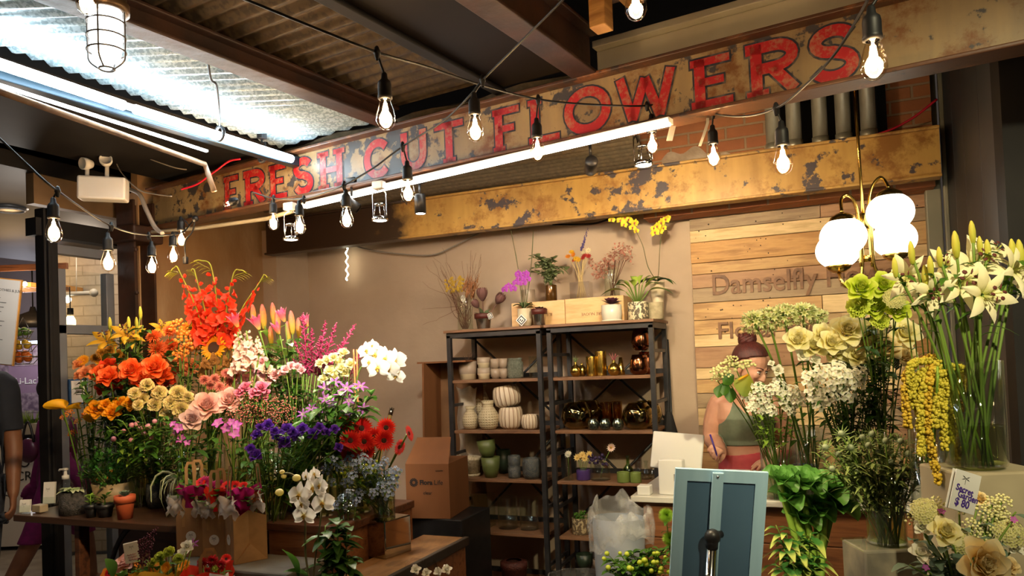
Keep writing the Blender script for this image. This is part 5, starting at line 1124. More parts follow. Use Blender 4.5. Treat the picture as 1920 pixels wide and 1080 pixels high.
def lilystam():
 b=MB();a_=MB()
 for i in range(6):
  a=i*PI/3+.4;pts=bez((0,0,.1),(math.cos(a)*.06,math.sin(a)*.06,.5),(math.cos(a)*.22,math.sin(a)*.22,.68),4);b.tube(pts,.012,4)
  a_.ball(pts[-1],.045,6,4,(1.9*abs(math.cos(a))+.5,1.9*abs(math.sin(a))+.5,.5))
 b.tube([(0,0,.1),(0,0,.78)],.018,5);b.ball((0,0,.79),.035,6,4);return b,a_
def calla():
 b=MB();b.grid(lambda u,v:V(((.10+.62*u**1.4)*math.cos(2*PI*v)*(1+.4*max(0,math.cos(2*PI*v))*u),(.10+.5*u**1.4)*math.sin(2*PI*v),-.7+1.3*u+.35*u*math.cos(2*PI*v)-.3*u**4*(1-math.cos(2*PI*v)))),10,16);return b
def budm(k=1.0):
 b=MB();b.lathe([(.05,-1),(.16,-.85),(.24,-.4),(.26,.1),(.20,.6),(.09,.92),(0,1)],12,mod=lambda a,z:1+.10*math.cos(3*a));return b
def spikef(n,r0,col=None,ruff=True):
 b=MB()
 for i in range(n):
  t=i/n;z=t;s=r0*(1.15-.75*t);a=i*2.4;Mx=upto((math.cos(a)*s*.25,math.sin(a)*s*.25,z),(math.cos(a),math.sin(a),.55),a)
  for k in range(5 if t<.75 else 3):
   q=MB();petal(q,k*1.257,s*.9,s*.8,66 if t<.75 else 85,4 if t<.75 else 70,.2,s*.1,0,(.6,.6),s*.10,4,4);b.put(q,Mx)
 return b
def agap(n=46):
 b=MB();st=MB()
 for i in range(n):
  z=1-2*(i+.5)/n;a=i*2.4;d=V((math.cos(a)*(1-z*z)**.5,math.sin(a)*(1-z*z)**.5,z*.85+.15)).normalized();L=rnd(.62,.95);st.tube([(0,0,0),d*L*.72],.016,3)
  Mx=upto(d*L*.7,d,a)
  if i%3:
   q=MB();[petal(q,k*1.047,.34,.13,72,20,.1,.02,0,(.8,.9),0,3,2)for k in range(6)];b.put(q,Mx)
  else:b.ball(d*L*.85,.055,5,4,(1,1,1),None);b.tube([d*L*.7,d*L],.035,5)
 return b,st
def cluster(n,r,fr,flat=.6,petals=4):
 b=MB()
 for i in range(n):
  a=i*2.4;q_=((i+.5)/n)**.5;p=V((math.cos(a)*q_*r,math.sin(a)*q_*r,flat*r*(1-q_*q_)+rnd(-.05,.05)*r));d=V((p.x,p.y,r*.8)).normalized()+V((rnd(-.3,.3),rnd(-.3,.3),0))
  Mx=upto(p,d,rnd(0,6));q=MB();[petal(q,k*2*PI/petals,fr,fr*.95,40,-5,.15,.01,0,(.6,.5),0,3,4 if n<40 else 2)for k in range(petals)];b.put(q,Mx)
 return b
def berries(n,r,br,flat=.5):
 b=MB()
 for i in range(n):
  a=i*2.4;q_=((i+.5)/n)**.5;b.ball((math.cos(a)*q_*r,math.sin(a)*q_*r,flat*r*(1-q_*q_)+rnd(-.12,.12)*r),br*rnd(.8,1.1),8,6)
 return b
def thistle():
 c=MB();c.ball((0,0,.15),.34,10,8,(1,1,1.25));
 for i in range(40):a=i*2.4;z=1-1.6*i/40;d=V((math.cos(a)*(1-z*z)**.5,math.sin(a)*(1-z*z)**.5,z));c.tube([V((0,0,.15))+d*.3,V((0,0,.15))+d*.46],[.02,.002],3)
 b=MB();[petal(b,i*2*PI/13+rnd(-.1,.1),rnd(.85,1.15),.13,12,42,.2,.15,-.1,(.9,1.2),0,4,2)for i in range(13)];return c,b
def plume(n=260,w_=.16):
 b=MB();st=MB();st.tube([(0,0,0),(.01,0,.5),(0,0,1)],[.012,.008,.003],4)
 for i in range(26):
  t=i/26;a=i*2.4;L=w_*(1.1-t)*rnd(.8,1.2);d=V((math.cos(a),math.sin(a),1.1)).normalized();p0=V((0,0,t))
  st.tube([p0,p0+d*L],.004,3)
  for k in range(7):b.ball(p0+d*L*(k+1)/7+V((rnd(-.006,.006),rnd(-.006,.006),0)),.011*rnd(.7,1.3),5,4)
 for k in range(12):b.ball((rnd(-.01,.01),rnd(-.01,.01),.9+k*.012),.008,4,3)
 return b,st
MP={}
def PMAT(n,*s,**k):MP[n]=petalmat(n,list(s),**k);return MP[n]
PMAT('orange_rose',(0,(.95,.20,.015)),(.5,(.88,.085,.008)),(1,(.96,.22,.05)),trans=.35)
PMAT('red_orange_rose',(0,(.6,.03,.005)),(.6,(.75,.04,.008)),(1,(.85,.10,.02)))
PMAT('peach_rose',(0,(.92,.34,.10)),(1,(.92,.42,.20)),trans=.4)
PMAT('yellow_rose',(0,(.9,.35,.01)),(.6,(.92,.44,.012)),(1,(.9,.36,.01)),trans=.4)
PMAT('blush_rose',(0,(.86,.52,.38)),(.6,(.84,.48,.42)),(1,(.88,.58,.50)),trans=.4)
PMAT('mauve_rose',(0,(.62,.40,.36)),(1,(.66,.46,.44)))
PMAT('cream_carnation',(0,(.84,.70,.10)),(.7,(.90,.82,.22)),(.9,(.92,.84,.42)),(1,(.88,.62,.34)),trans=.4,var=.08)
PMAT('dahlia_orange',(0,(.9,.16,.02)),(1,(.86,.20,.05)))
PMAT('sun_petal',(0,(.85,.30,.005)),(1,(.95,.48,.01)),trans=.4)
PMAT('amber_mum',(0,(.30,.12,.01)),(1,(.55,.26,.03)))
PMAT('dusty_mum',(0,(.62,.12,.12)),(1,(.72,.28,.20)))
PMAT('gerbera_red',(0,(.62,.008,.012)),(.7,(.80,.018,.010)),(1,(.9,.06,.02)))
PMAT('gerbera_pink',(0,(.8,.15,.2)),(1,(.9,.05,.02)))
PMAT('gold_gerbera',(0,(.95,.30,.01)),(1,(.95,.50,.02)))
PMAT('yellow_lily',(0,(.55,.28,.02)),(1,(.68,.42,.02)))
PMAT('white_lily',(0,(.60,.62,.14)),(.3,(.90,.84,.50)),(1,(.94,.89,.64)),trans=.35)
PMAT('lily_bud_yellow',(0,(.42,.46,.04)),(1,(.78,.70,.12)))
PMAT('pink_lily',(0,(.75,.55,.10)),(.35,(.82,.22,.20)),(.8,(.72,.04,.16)),(1,(.86,.35,.38)),var=.2)
PMAT('pink_lily_bud',(0,(.35,.42,.05)),(.3,(.75,.50,.06)),(.65,(.85,.28,.16)),(1,(.82,.12,.18)),var=.3,sc=12)
PMAT('glad_red',(0,(.70,.10,.03)),(.5,(.86,.045,.012)),(1,(.92,.09,.03)))
PMAT('glad_green',(0,(.30,.32,.03)),(1,(.50,.42,.04)))
PMAT('stock_pink',(0,(.88,.62,.48)),(1,(.9,.66,.58)),trans=.4)
PMAT('pink_lis',(0,(.86,.62,.46)),(.6,(.85,.42,.42)),(1,(.86,.50,.50)))
PMAT('rose_lis',(0,(.55,.22,.22)),(.6,(.62,.10,.20)),(1,(.74,.26,.34)))
PMAT('cream_pink',(0,(.88,.74,.38)),(1,(.9,.66,.48)))
PMAT('purple_lis',(0,(.14,.035,.28)),(.5,(.10,.022,.36)),(1,(.16,.045,.48)))
PMAT('lilac_bloom',(0,(.5,.42,.25)),(.3,(.34,.09,.36)),(1,(.42,.13,.48)))
PMAT('magenta_bloom',(0,(.55,.25,.5)),(1,(.52,.06,.50)))
PMAT('astilbe',(0,(.46,.03,.12)),(1,(.56,.06,.18)))
PMAT('cream_rose',(0,(.90,.80,.24)),(.6,(.93,.87,.44)),(1,(.95,.91,.60)),trans=.4)
PMAT('warm_cream_rose',(0,(.86,.58,.18)),(.7,(.88,.70,.34)),(1,(.92,.80,.50)))
PMAT('lime_bloom',(0,(.52,.66,.02)),(.6,(.56,.70,.03)),(1,(.72,.80,.14)),trans=.35)
PMAT('white_bloom',(0,(.72,.76,.36)),(.3,(.88,.87,.70)),(1,(.92,.90,.80)))
PMAT('agap',(0,(.56,.62,.18)),(1,(.84,.84,.50)))
PMAT('blue_bloom',(0,(.75,.80,.85)),(.3,(.36,.50,.80)),(1,(.52,.66,.90)))
PMAT('gomph',(0,(.7,.22,.34)),(1,(.75,.35,.42)))
PMAT('berry_orange',(0,(.85,.16,.02)),(1,(.9,.34,.05)),trans=0,rough=.35)
PMAT('berry_cream',(0,(.62,.62,.24)),(1,(.76,.72,.36)),trans=0,rough=.35)
PMAT('amaranth',(0,(.42,.38,.03)),(1,(.58,.48,.05)),trans=.2)
PMAT('amaranth_gold',(0,(.52,.32,.02)),(1,(.60,.42,.04)),trans=.2)
PMAT('sedum',(0,(.56,.55,.16)),(1,(.78,.74,.40)))
PMAT('thistle_leaf',(0,(.06,.11,.03)),(1,(.24,.29,.08)),trans=.1)
PMAT('thistle_head',(0,(.17,.22,.12)),(1,(.30,.34,.20)),trans=0)
PMAT('leaf_dark',(0,(.025,.075,.012)),(1,(.05,.13,.02)),rough=.4,trans=.2)
PMAT('leaf_mid',(0,(.035,.11,.015)),(1,(.08,.20,.022)),rough=.42,trans=.3)
PMAT('leaf_lime',(0,(.18,.34,.04)),(1,(.30,.46,.06)),rough=.42,trans=.3)
PMAT('leaf_cabbage',(0,(.30,.44,.10)),(.35,(.11,.29,.05)),(1,(.13,.33,.06)),rough=.38,trans=.25)
PMAT('leaf_varieg',(0,(.03,.12,.02)),(.55,(.05,.17,.03)),(.8,(.46,.52,.12)),(1,(.5,.55,.14)),rough=.35,trans=.2)
PMAT('calla',(0,(.72,.34,.01)),(1,(.82,.44,.01)))
PMAT('leaf_grey',(0,(.14,.22,.16)),(1,(.2,.28,.2)),rough=.5)
PMAT('trick',(0,(.12,.26,.01)),(1,(.26,.46,.03)))
M_dkeye=pm('seed_eye',(.05,.018,.008),(.12,.045,.012),90,.8,bmp=.8);M_anth=pm('anther_brown',(.10,.015,.008),None,30,.7);M_pist=pm('pistil_green',(.5,.55,.15),None,30,.6)
BL={}
def reg(k,*parts):BL[k]=[(n,b.mesh(n,m))for n,b,m in parts]
for k,m in(('orange_rose', 'orange_rose'),('red_rose', 'red_orange_rose'),('peach_rose', 'peach_rose'),('yellow_rose', 'yellow_rose'),('blush_rose', 'blush_rose'),('mauve_rose', 'mauve_rose'),('cream_rose', 'cream_rose'),('warm_rose', 'warm_cream_rose')):reg(k,('bloom',rose(rnd(.8,1.2)),MP[m]))
reg('carnation',('bloom',carnation(),MP['cream_carnation']));reg('lime',('bloom',carnation(),MP['lime_bloom']));reg('limerose',('bloom',rose(),MP['lime_bloom']))
reg('pink_lis',('bloom',liss(),MP['pink_lis']));reg('rose_lis',('bloom',liss(),MP['rose_lis']));reg('purple_lis',('bloom',liss(),MP['purple_lis']));reg('cream_pink',('bloom',carnation(),MP['cream_pink']));reg('cream_spray',('bloom',liss(),MP['cream_rose']));reg('white_lis',('bloom',liss(),MP['white_bloom']))
def eye(r,z=.06,fl=.4):b=MB();b.ball((0,0,z),r,16,8,(1,1,fl));return b
reg('gerbera',('bloom',gerb(),MP['gerbera_red']),('flower_eye',eye(.24),M_dkeye));reg('gerbera_pink',('bloom',gerb(),MP['gerbera_pink']),('flower_eye',eye(.24),M_dkeye));reg('gold_gerbera',('bloom',gerb(),MP['gold_gerbera']),('flower_eye',eye(.2),MP['gold_gerbera']))
reg('sunflower',('bloom',sunf(),MP['sun_petal']),('flower_eye',eye(.44,.04,.35),M_dkeye))
reg('dahlia',('bloom',mum(6),MP['dahlia_orange']));reg('dusty',('bloom',mum(6),MP['dusty_mum']));reg('ambermum',('bloom',mum(5),MP['amber_mum']))
a_,b_=lilystam();reg('white_lily',('bloom',lily(),MP['white_lily']),('pistil',a_,M_pist),('anther',b_,M_anth));reg('yellow_lily',('bloom',lily(),MP['yellow_lily']),('pistil',a_,M_pist),('anther',b_,M_anth))
def halfl():return layered([dict(n=3,L=1.2,W=.42,e=(82,50),r=.1,cup=.1,s=(.85,.8),nu=7,off=0),dict(n=3,L=1.15,W=.34,e=(84,58),r=.08,cup=.1,s=(.85,.8),nu=7,off=PI/3)])
reg('pink_lily',('bloom',halfl(),MP['pink_lily']));reg('lily_bud',('bud',budm(),MP['lily_bud_yellow']));reg('pink_bud',('bud',budm(),MP['pink_lily_bud']))
reg('calla',('spathe',calla(),MP['calla']),('spadix',(lambda b:(b.tube([(0,0,-.3),(.05,0,.45)],.07,8),b)[1])(MB()),MP['gold_gerbera']))
a_,b_=agap();reg('agap',('florets',a_,MP['agap']),('stalks',b_,MP['leaf_lime']))
reg('bouv',('florets',cluster(13,1,.38),MP['white_bloom']));reg('tweedia',('florets',cluster(9,1,.4,petals=5),MP['blue_bloom']));reg('lilac',('bloom',layered([dict(n=6,L=.95,W=.3,e=(45,-30),r=.06,cup=-.1,s=(.8,.9))]),MP['lilac_bloom']));reg('magenta',('bloom',layered([dict(n=5,L=.9,W=.7,e=(35,0),r=.05,cup=.2,s=(.6,.6))]),MP['magenta_bloom']))
reg('hyp_orange',('berries',berries(16,1,.22),MP['berry_orange']));reg('hyp_cream',('berries',berries(20,1,.17),MP['berry_cream']));reg('gomph',('bloom',eye(.9,0,1),MP['gomph']))
a_,b_=thistle();reg('thistle',('flower_cone',a_,MP['thistle_head']),('bracts',b_,MP['thistle_leaf']));reg('sedum',('florets',cluster(120,1,.13,.5,5),MP['sedum']))
reg('celosia',('plume',(lambda b:([b.ball((rnd(-.6,.6)*(1-z),rnd(-.6,.6)*(1-z),z*1.2-.4),rnd(.10,.2),6,5)for z in[i/70 for i in range(70)]],b)[1])(MB()),pm('celosia_amber',(.50,.18,.02),(.70,.30,.03),60,.8,bmp=1)))
reg('trick',('ball',(lambda b:([leaf(b,(0,0,0),(math.cos(i*2.4)*(1-(1-2*i/260)**2)**.5,math.sin(i*2.4)*(1-(1-2*i/260)**2)**.5,1-2*i/260),1.0,.09,.05,nu=2,nv=1)for i in range(260)],b)[1])(MB()),MP['trick']))
reg('craspedia',('bloom',eye(.9,0,1),MP['lime_bloom']))
TOC=-_fh
ORD='first second third fourth fifth sixth seventh eighth ninth tenth eleventh twelfth thirteenth fourteenth fifteenth sixteenth seventeenth eighteenth nineteenth twentieth'.split()
def pt(base):
 px,Y,z=base;y=640
 for _ in range(3):q=PY(px,y,Y);y+=(q.z-z)/dep(q)*F
 return V((PY(px,y,Y).x,Y,z))
LEAFM={}
def leafpart(st,pts,n,L,W,m,frac=(.35,.92),droop=.5):
 b=MB();k=len(pts)-1
 for i in range(n):
  u=frac[0]+(frac[1]-frac[0])*(i+rnd(0,.6))/max(n,1);j=min(int(u*k),k-1);p=pts[j]+(pts[j+1]-pts[j])*(u*k-j);a=rnd(0,6.3)
  leaf(b,p,(math.cos(a),math.sin(a),rnd(.1,1.0)),L*rnd(.7,1.25),W*rnd(.8,1.2),droop,nu=4,nv=2)
 return b
def flower(kind,nm,label,group,hd,base,s_,face=None,lf=(4,.06,.022, 'leaf_mid'),stemr=.0022,cat='flower',spin=None,bend=None,frac=(.35,.92),stemm=None):
 hd,base=V(hd),V(base);t=thing(nm,label,cat,base,group=group)
 rel=hd-base;rad=V((rel.x,rel.y,0))
 f=V(face)if face is not None else(V((0,0,.55))+TOC*.8+rad*1.2+V((rnd(-.25,.25),rnd(-.25,.25),rnd(-.15,.2))))
 f.normalize();mid=bend if bend is not None else V((rel.x*.45,rel.y*.45,rel.z*.62))
 pts=bez((0,0,0),mid,rel-f*s_*.15,9);b=MB();b.tube(pts,stemr,6);b.obj('stem',stemm or M_stem,t)
 Mx=upto(rel,f,rnd(0,6.3)if spin is None else spin,s_)
 for i,(pn,me)in enumerate(BL[kind]):link(pn,me,t,Mx)
 if lf and lf[0]:leafpart(t,pts,lf[0],lf[1],lf[2],MP[lf[3]],frac).obj('leaves',MP[lf[3]],t)
 return t
def bunch(kind,nm,desc,heads,base,dz=0,spread=.03,group=None,cat='flower',Zh=None,zmul=1.0,alt=None,**k):
 """heads: (px, py, diameter px[, dZ]); all stems rise from the vase at base; labelled from left to right"""
 bp=pt(base)if not isinstance(base,V)else base;Zb=dep(bp+V((0,0,.4)))+dz if Zh is None else Zh;group=group or desc
 hs=sorted(heads,key=lambda h:h[0]);out=[]
 for i,h in enumerate(hs):
  Z=Zb+(h[3]if len(h)>3 else rnd(-.03,.03));p=P(h[0],h[1],Z)
  lb=(ORD[i]+' from the left among the '+desc)if len(hs)>1 else desc
  kd=alt[i%len(alt)]if alt else kind
  out.append(flower(kd,nm,lb,group,p,bp+V((rnd(-spread,spread),rnd(-spread,spread),0)),pm_(h[2],Z)/2*zmul,cat=cat,**k))
 return out
def vase(px,Y,z,r,h,label,wl=.55,name='glass_vase',r2=None,m=None,group=None):
 p=pt((px,Y,z));r2=r2 or r
 t=pot(name,label, 'vase',p,[(r*.95,0),(r,.006),(r2,h)],m or M_gl,32, 'glass',th=.003,group=group)
 b=MB();b.lathe([(0,.007),(r*.93,.007),((r+(r2-r)*wl)-.004,h*wl),(0,h*wl)],28);b.obj('water',M_water,t)
 return p
TB=.97;TL_=.93
# vases standing along the display, back to front
vlist=[(176,2.50,TL_),(232,2.55,TL_),(300,2.54,TL_),(350,2.34,TB),(398,2.58,TB),(446,2.42,TB),(492,2.60,TB),(512,2.30,TB),(560,2.52,TB),(600,2.30,TB),(640,2.60,TB),(672,2.40,TB),(690,2.62,TB),(264,2.46,TL_)]
vnames=['yellow roses', 'orange roses', 'cream carnations', 'blush roses', 'sunflowers', 'magenta sprays', 'pink lisianthus', 'purple lisianthus', 'pink lilies', 'lilac alstroemeria', 'cream spray roses', 'violet blooms', 'red gerberas', 'pink globe flowers']
VB=[]
for i,(px,Y,z)in enumerate(vlist):
 q=pt((px,Y,z))
 if q.x>-1.93 and z==TL_:pass
 VB.append(vase(px,Y,z+.001,.052,.24 if i!=7 else .22, 'clear cylinder vase holding the '+vnames[i],.6))
 # left display, top to bottom
for i,(b0,b1,r_,k)in enumerate((((383,640),(338,512),17, 'r'),((392,640),(368,520),20, 'r'),((408,640),(398,508),22, 'r'),((418,640),(436,520),22, 'r'),((430,640),(488,528),9, 'b'))):
 Z=3.3;p0=P(*b0,Z);p1=P(*b1,Z);base=pt((398,2.62,TB))+V((rnd(-.03,.03),rnd(-.03,.03),0))
 t=thing('gladiolus',ORD[i]+' from the left among the tall coral red gladioli', 'flower',base,group='coral red gladioli')
 d=p1-p0;L=d.length;Mx=upto(p0-base,d);Mx=Mx@Matrix.Scale(L,4)
 if i==0:gl=spikef(15,.16);glm=gl.mesh('florets',MP['glad_red']);gb=MB();[leaf(gb,(0,0,.0+k_*.09),(math.cos(k_*3.1),math.sin(k_*3.1)*.4,1.6),.16,.035,.2,nu=4)for k_ in range(11)];gbm=gb.mesh('buds',MP['glad_green'])
 link('florets',glm,t,Mx@Matrix.Rotation(i*1.3,4, 'Z')@Matrix.Diagonal((r_/20,r_/20,1,1)))
 tip=P(b1[0]+(-18,-10,-34,26,14)[i],b1[1]+(-2,-12,-18,-8,-6)[i],Z)-base
 b=MB();q1=p1-base;q0=p0-base;b.tube(spline([V((0,0,0)),q0,q1,q1+(tip-q1)*.6+V((0,0,.02)),tip]),.003,6);b.obj('stem',MP['glad_green'],t)
 b=MB()
 for k_ in range(9):
  u=k_/9;c0=q1+(tip-q1)*u;leaf(b,c0,(tip-q1).normalized()*.8+V((0,0,.5 if k_%2 else-.2)),.05-.02*u,.012,.5,nu=3)
 b.obj('buds',MP['glad_green'],t)
bunch('yellow_lily', 'yellow_lily', 'dusky yellow lilies behind the orange roses',[(200,640,64),(236,628,60),(250,634,52),(303,616,44)],(232,2.50,TL_),dz=.1,lf=(9,.09,.02, 'leaf_dark'))
bunch('lily_bud', 'lily_bud', 'closed yellow lily buds above the dusky yellow lilies',[(206,607,26),(263,587,26),(241,606,26),(256,606,24),(225,618,22)],(232,2.50,TL_),dz=.1,face=(.1,-.1,1),lf=(9,.07,.018, 'leaf_dark'))
bunch('dahlia', 'chrysanthemum', 'shaggy orange chrysanthemums left of the sunflowers',[(290,632,40),(297,656,50),(322,650,44),(318,622,34),(308,672,36)],(300,2.52,TL_),dz=.05)
bunch('gold_gerbera', 'golden_daisy', 'golden orange daisy behind the shaggy chrysanthemums',[(352,617,32)],(350,2.5,TB),dz=.05)
bunch('hyp_orange', 'berry_spray', 'sprays of orange hypericum berries around the golden daisy',[(332,612,30),(345,634,34),(370,640,36),(378,622,28),(358,656,34),(396,630,24),(338,664,28)],(350,2.48,TB),dz=.02,lf=(9,.05,.022, 'leaf_dark'),cat='berry spray')
bunch('sunflower', 'sunflower', 'golden sunflowers in the middle of the display',[(401,652,52,-.03),(430,640,42,.03)],(398,2.50,TB),face=TOC+V((-.1,0,.25)),lf=(4,.09,.05, 'leaf_dark'))
bunch('celosia', 'celosia', 'amber feathery celosia plumes under the sunflowers',[(385,686,36),(402,676,34),(424,684,40),(438,672,30),(378,700,30),(412,700,34),(432,704,34)],(398,2.42,TB),face=(0,-.2,1))
bunch('ambermum', 'chrysanthemum', 'small brownish chrysanthemums above the leftmost orange roses',[(190,662,26),(206,658,28),(222,664,26),(200,676,26),(178,672,24),(232,672,22)],(232,2.56,TL_))
bunch('orange_rose', 'orange_rose', 'bright orange roses above the cream carnations',[(247,695,44,-.06),(205,707,40,-.05),(291,690,46,-.05),(262,712,40,0),(186,703,34,.02),(304,705,38,0)],(232,2.55,TL_),dz=-.2,lf=(8,.07,.04, 'leaf_dark'))
bunch('red_rose', 'red_rose', 'red-orange roses tucked between the bright orange ones',[(203,690,38),(224,704,34),(196,727,32),(272,694,36),(290,716,38),(315,712,32),(222,722,30)],(232,2.55,TL_),dz=-.12,lf=(8,.07,.04, 'leaf_dark'))
bunch('peach_rose', 'peach_rose', 'peach roses between the orange roses and the celosia',[(331,694,38),(362,690,36),(342,674,30),(318,680,26)],(300,2.56,TL_),lf=(7,.07,.04, 'leaf_dark'))
bunch('carnation', 'carnation', 'frilly cream yellow carnations',[(276,723,32),(253,738,30),(299,737,36),(334,738,40),(291,760,34),(341,768,40),(320,756,34),(268,748,30),(352,746,30),(260,760,26),(312,776,30)],(300,2.54,TL_),dz=-.28,lf=(5,.07,.008, 'leaf_grey'))
bunch('yellow_rose', 'yellow_rose', 'golden yellow roses left of the cream carnations',[(181,769,36),(212,775,32),(226,758,28),(247,758,30),(199,760,24)],(176,2.50,TL_),dz=-.26,lf=(7,.07,.035, 'leaf_dark'))
bunch('calla', 'calla_lily', 'yellow calla lilies leaning out over the table end',[(170,752,34),(112,760,40),(142,762,30),(172,786,24)],(176,2.5,TL_),dz=-.2,face=(-1,-.4,.5),lf=None,stemr=.0035)
bunch('hyp_orange', 'berry_spray', 'sprays of small orange buds below the calla lilies',[(130,775,18),(146,790,14),(160,778,16),(118,782,12),(136,812,16)],(168,2.5,TL_),dz=-.02,lf=(7,.04,.016, 'leaf_mid'),cat='berry spray')
bunch('peach_rose', 'spray_rose', 'small orange blooms at the far left display end',[(152,684,28),(160,700,26),(150,705,22),(172,694,24)],(176,2.52,TL_))
bunch('gold_gerbera', 'golden_daisy', 'small golden daisies at the far left display end',[(156,676,26),(210,655,22),(186,676,20)],(176,2.52,TL_))
bunch('dusty', 'chrysanthemum', 'dusty pink chrysanthemums below the celosia',[(384,713,28),(403,711,28),(424,700,26),(431,716,30),(412,726,28),(428,732,26),(394,724,24),(441,704,24)],(398,2.36,TB),dz=-.06)
bunch('blush_rose', 'blush_rose', 'large blush pink roses below the dusty chrysanthemums',[(388,763,56,-.06),(431,752,48,-.03)],(350,2.30,TB),dz=-.06,lf=(7,.08,.04, 'leaf_dark'))
bunch('mauve_rose', 'mauve_rose', 'fading mauve rose drooping below the large blush roses',[(361,788,42)],(350,2.26,TB),dz=-.12,lf=(7,.08,.04, 'leaf_dark'))
for i,(b0,b1)in enumerate((((452,690),(446,622)),((470,690),(462,620)),((486,665),(482,630)),((440,700),(452,650)))):
 base=VB[5]+V((rnd(-.03,.03),rnd(-.03,.03),0));Z=3.02;p0,p1=P(*b0,Z)-base,P(*b1,Z)-base
 t=thing('stock_flower',ORD[i]+' from the left among the pale pink stock spikes', 'flower',base,group='pale pink stock spikes');L=(p1-p0).length
 if i==0:sk=spikef(17,.22).mesh('florets',MP['stock_pink'])
 link('florets',sk,t,upto(p0,p1-p0,i)@Matrix.Scale(L,4));b=MB();b.tube([(0,0,0),p0*.6,p0,p1],.003,6);b.obj('stem',M_stem,t)
bunch('pink_lis', 'lisianthus', 'pale pink frilled lisianthus in the lit middle',[(455,700,28),(471,690,30),(487,700,30),(446,712,26),(464,714,28),(500,692,28),(480,716,28),(515,704,26),(503,712,30),(462,676,26),(492,680,26)],(492,2.5,TB),dz=-.08,alt=['pink_lis', 'pink_lis', 'cream_pink'],lf=(5,.05,.02, 'leaf_mid'))
bunch('cream_pink', 'carnation', 'cream and pink carnations above the pale lisianthus',[(492,668,32),(509,674,34),(520,664,30),(476,664,28)],(492,2.56,TB),dz=-.02)
bunch('rose_lis', 'lisianthus', 'deep rose lisianthus under the pale pink ones',[(461,729,28),(491,729,30),(497,742,26),(450,737,22),(477,738,24)],(492,2.42,TB),dz=-.08,lf=(5,.05,.02, 'leaf_dark'))
bunch('pink_lily', 'pink_lily', 'opening pink stargazer lilies',[(446,613,50),(486,618,54),(534,603,50),(577,612,44),(524,626,46)],(560,2.56,TB),dz=-.04,face=(-.15,-.35,1),lf=(10,.12,.03, 'leaf_mid'))
bunch('pink_bud', 'lily_bud', 'plump closed lily buds over the pink stargazers',[(475,590,40),(493,594,48),(512,588,42),(508,630,38),(547,605,46),(560,616,40),(520,606,44),(540,622,40)],(560,2.60,TB),face=(.02,-.1,1),lf=(8,.11,.03, 'leaf_lime'))
pa_,pb_=plume();pam,pbm=pa_.mesh('plume',MP['astilbe']),pb_.mesh('plume_stalk',MP['astilbe'])
for i,(b0,b1,w_)in enumerate((((575,700),(568,590),1),((585,700),(585,618),1.2),((597,705),(610,604),1),((600,700),(630,608),1),((612,700),(665,610),.9),((606,705),(645,640),1.2),((580,705),(552,640),1.1),((650,720),(681,648),.8),((592,700),(600,632),1.4),((570,700),(548,672),1.2),((600,705),(630,655),1.3))):
 base=VB[8]+V((rnd(-.03,.03),rnd(-.03,.03),0));Z=3.1;p0,p1=P(*b0,Z)-base,P(*b1,Z)-base
 t=thing('astilbe',ORD[i]+' from the left among the magenta astilbe plumes', 'flower',base,group='magenta astilbe plumes');L=(p1-p0).length
 Mx=upto(p0,p1-p0,i*1.1)@Matrix.Scale(L,4)@Matrix.Diagonal((w_*1.5,w_*1.5,1,1));link('plume',pam,t,Mx);link('plume_stalk',pbm,t,Mx);b=MB();b.tube([(0,0,0),p0*.6,p0],.0022,6);b.obj('stem',M_stem,t)
bunch('cream_spray', 'spray_rose', 'small cream spray roses under the white orchid',[(600,683,20),(613,677,22),(626,671,22),(645,664,26),(657,684,24),(636,680,22),(618,697,26),(628,708,24),(607,712,22),(648,701,24),(640,692,24),(632,696,22)],(640,2.58,TB),dz=-.06,lf=(6,.05,.025, 'leaf_mid'))
bunch('pink_lis', 'spray_rose', 'small peach pink blooms between stargazers and spray roses',[(547,688,22),(536,694,20),(558,690,20),(528,700,18),(566,696,18)],(560,2.5,TB),dz=-.06)
bunch('lilac', 'alstroemeria', 'lilac star flowers among broad leaves',[(608,729,32),(627,718,30),(649,729,36),(676,725,34),(681,767,30),(654,752,32),(621,757,32),(598,773,30),(568,777,28),(653,775,30),(636,742,28),(610,748,28),(584,766,26)],(600,2.32,TB),dz=-.0,lf=(10,.09,.035, 'leaf_mid'),frac=(.4,1))
bunch('purple_lis', 'lisianthus', 'deep purple lisianthus along the lower edge',[(503,798,24),(483,818,26),(488,803,20),(523,818,26),(533,831,28),(538,806,26),(549,812,24),(567,806,26),(558,822,22),(587,815,26),(598,803,22),(627,807,22),(480,856,28),(470,843,22),(634,840,20),(612,812,20),(515,810,20)],(512,2.2,TB),dz=-.04,lf=(8,.05,.02, 'leaf_mid'),frac=(.3,.95))
bunch('magenta', 'magenta_orchid', 'bright magenta blooms right of the drooping mauve rose',[(410,795,26),(424,804,22),(444,800,26),(440,815,24),(434,792,18)],(446,2.26,TB),dz=-.06,lf=(3,.05,.02, 'leaf_dark'))
bunch('magenta', 'sweet_pea', 'small violet blooms left of the magenta ones',[(336,803,22),(341,824,24),(325,796,16),(352,830,16),(331,812,16)],(350,2.2,TB),dz=-.06,lf=(6,.05,.02, 'leaf_mid'))
bunch('gomph', 'globe_amaranth', 'small pink globe flowers in the green foliage',[(247,797,11),(257,795,12),(278,800,13),(270,813,10),(213,823,11),(246,825,10),(290,790,10),(263,803,9),(232,808,9),(284,820,10)],(264,2.46,TL_),dz=-.24,lf=(9,.06,.018, 'leaf_lime'),frac=(.35,1),stemr=.0012)
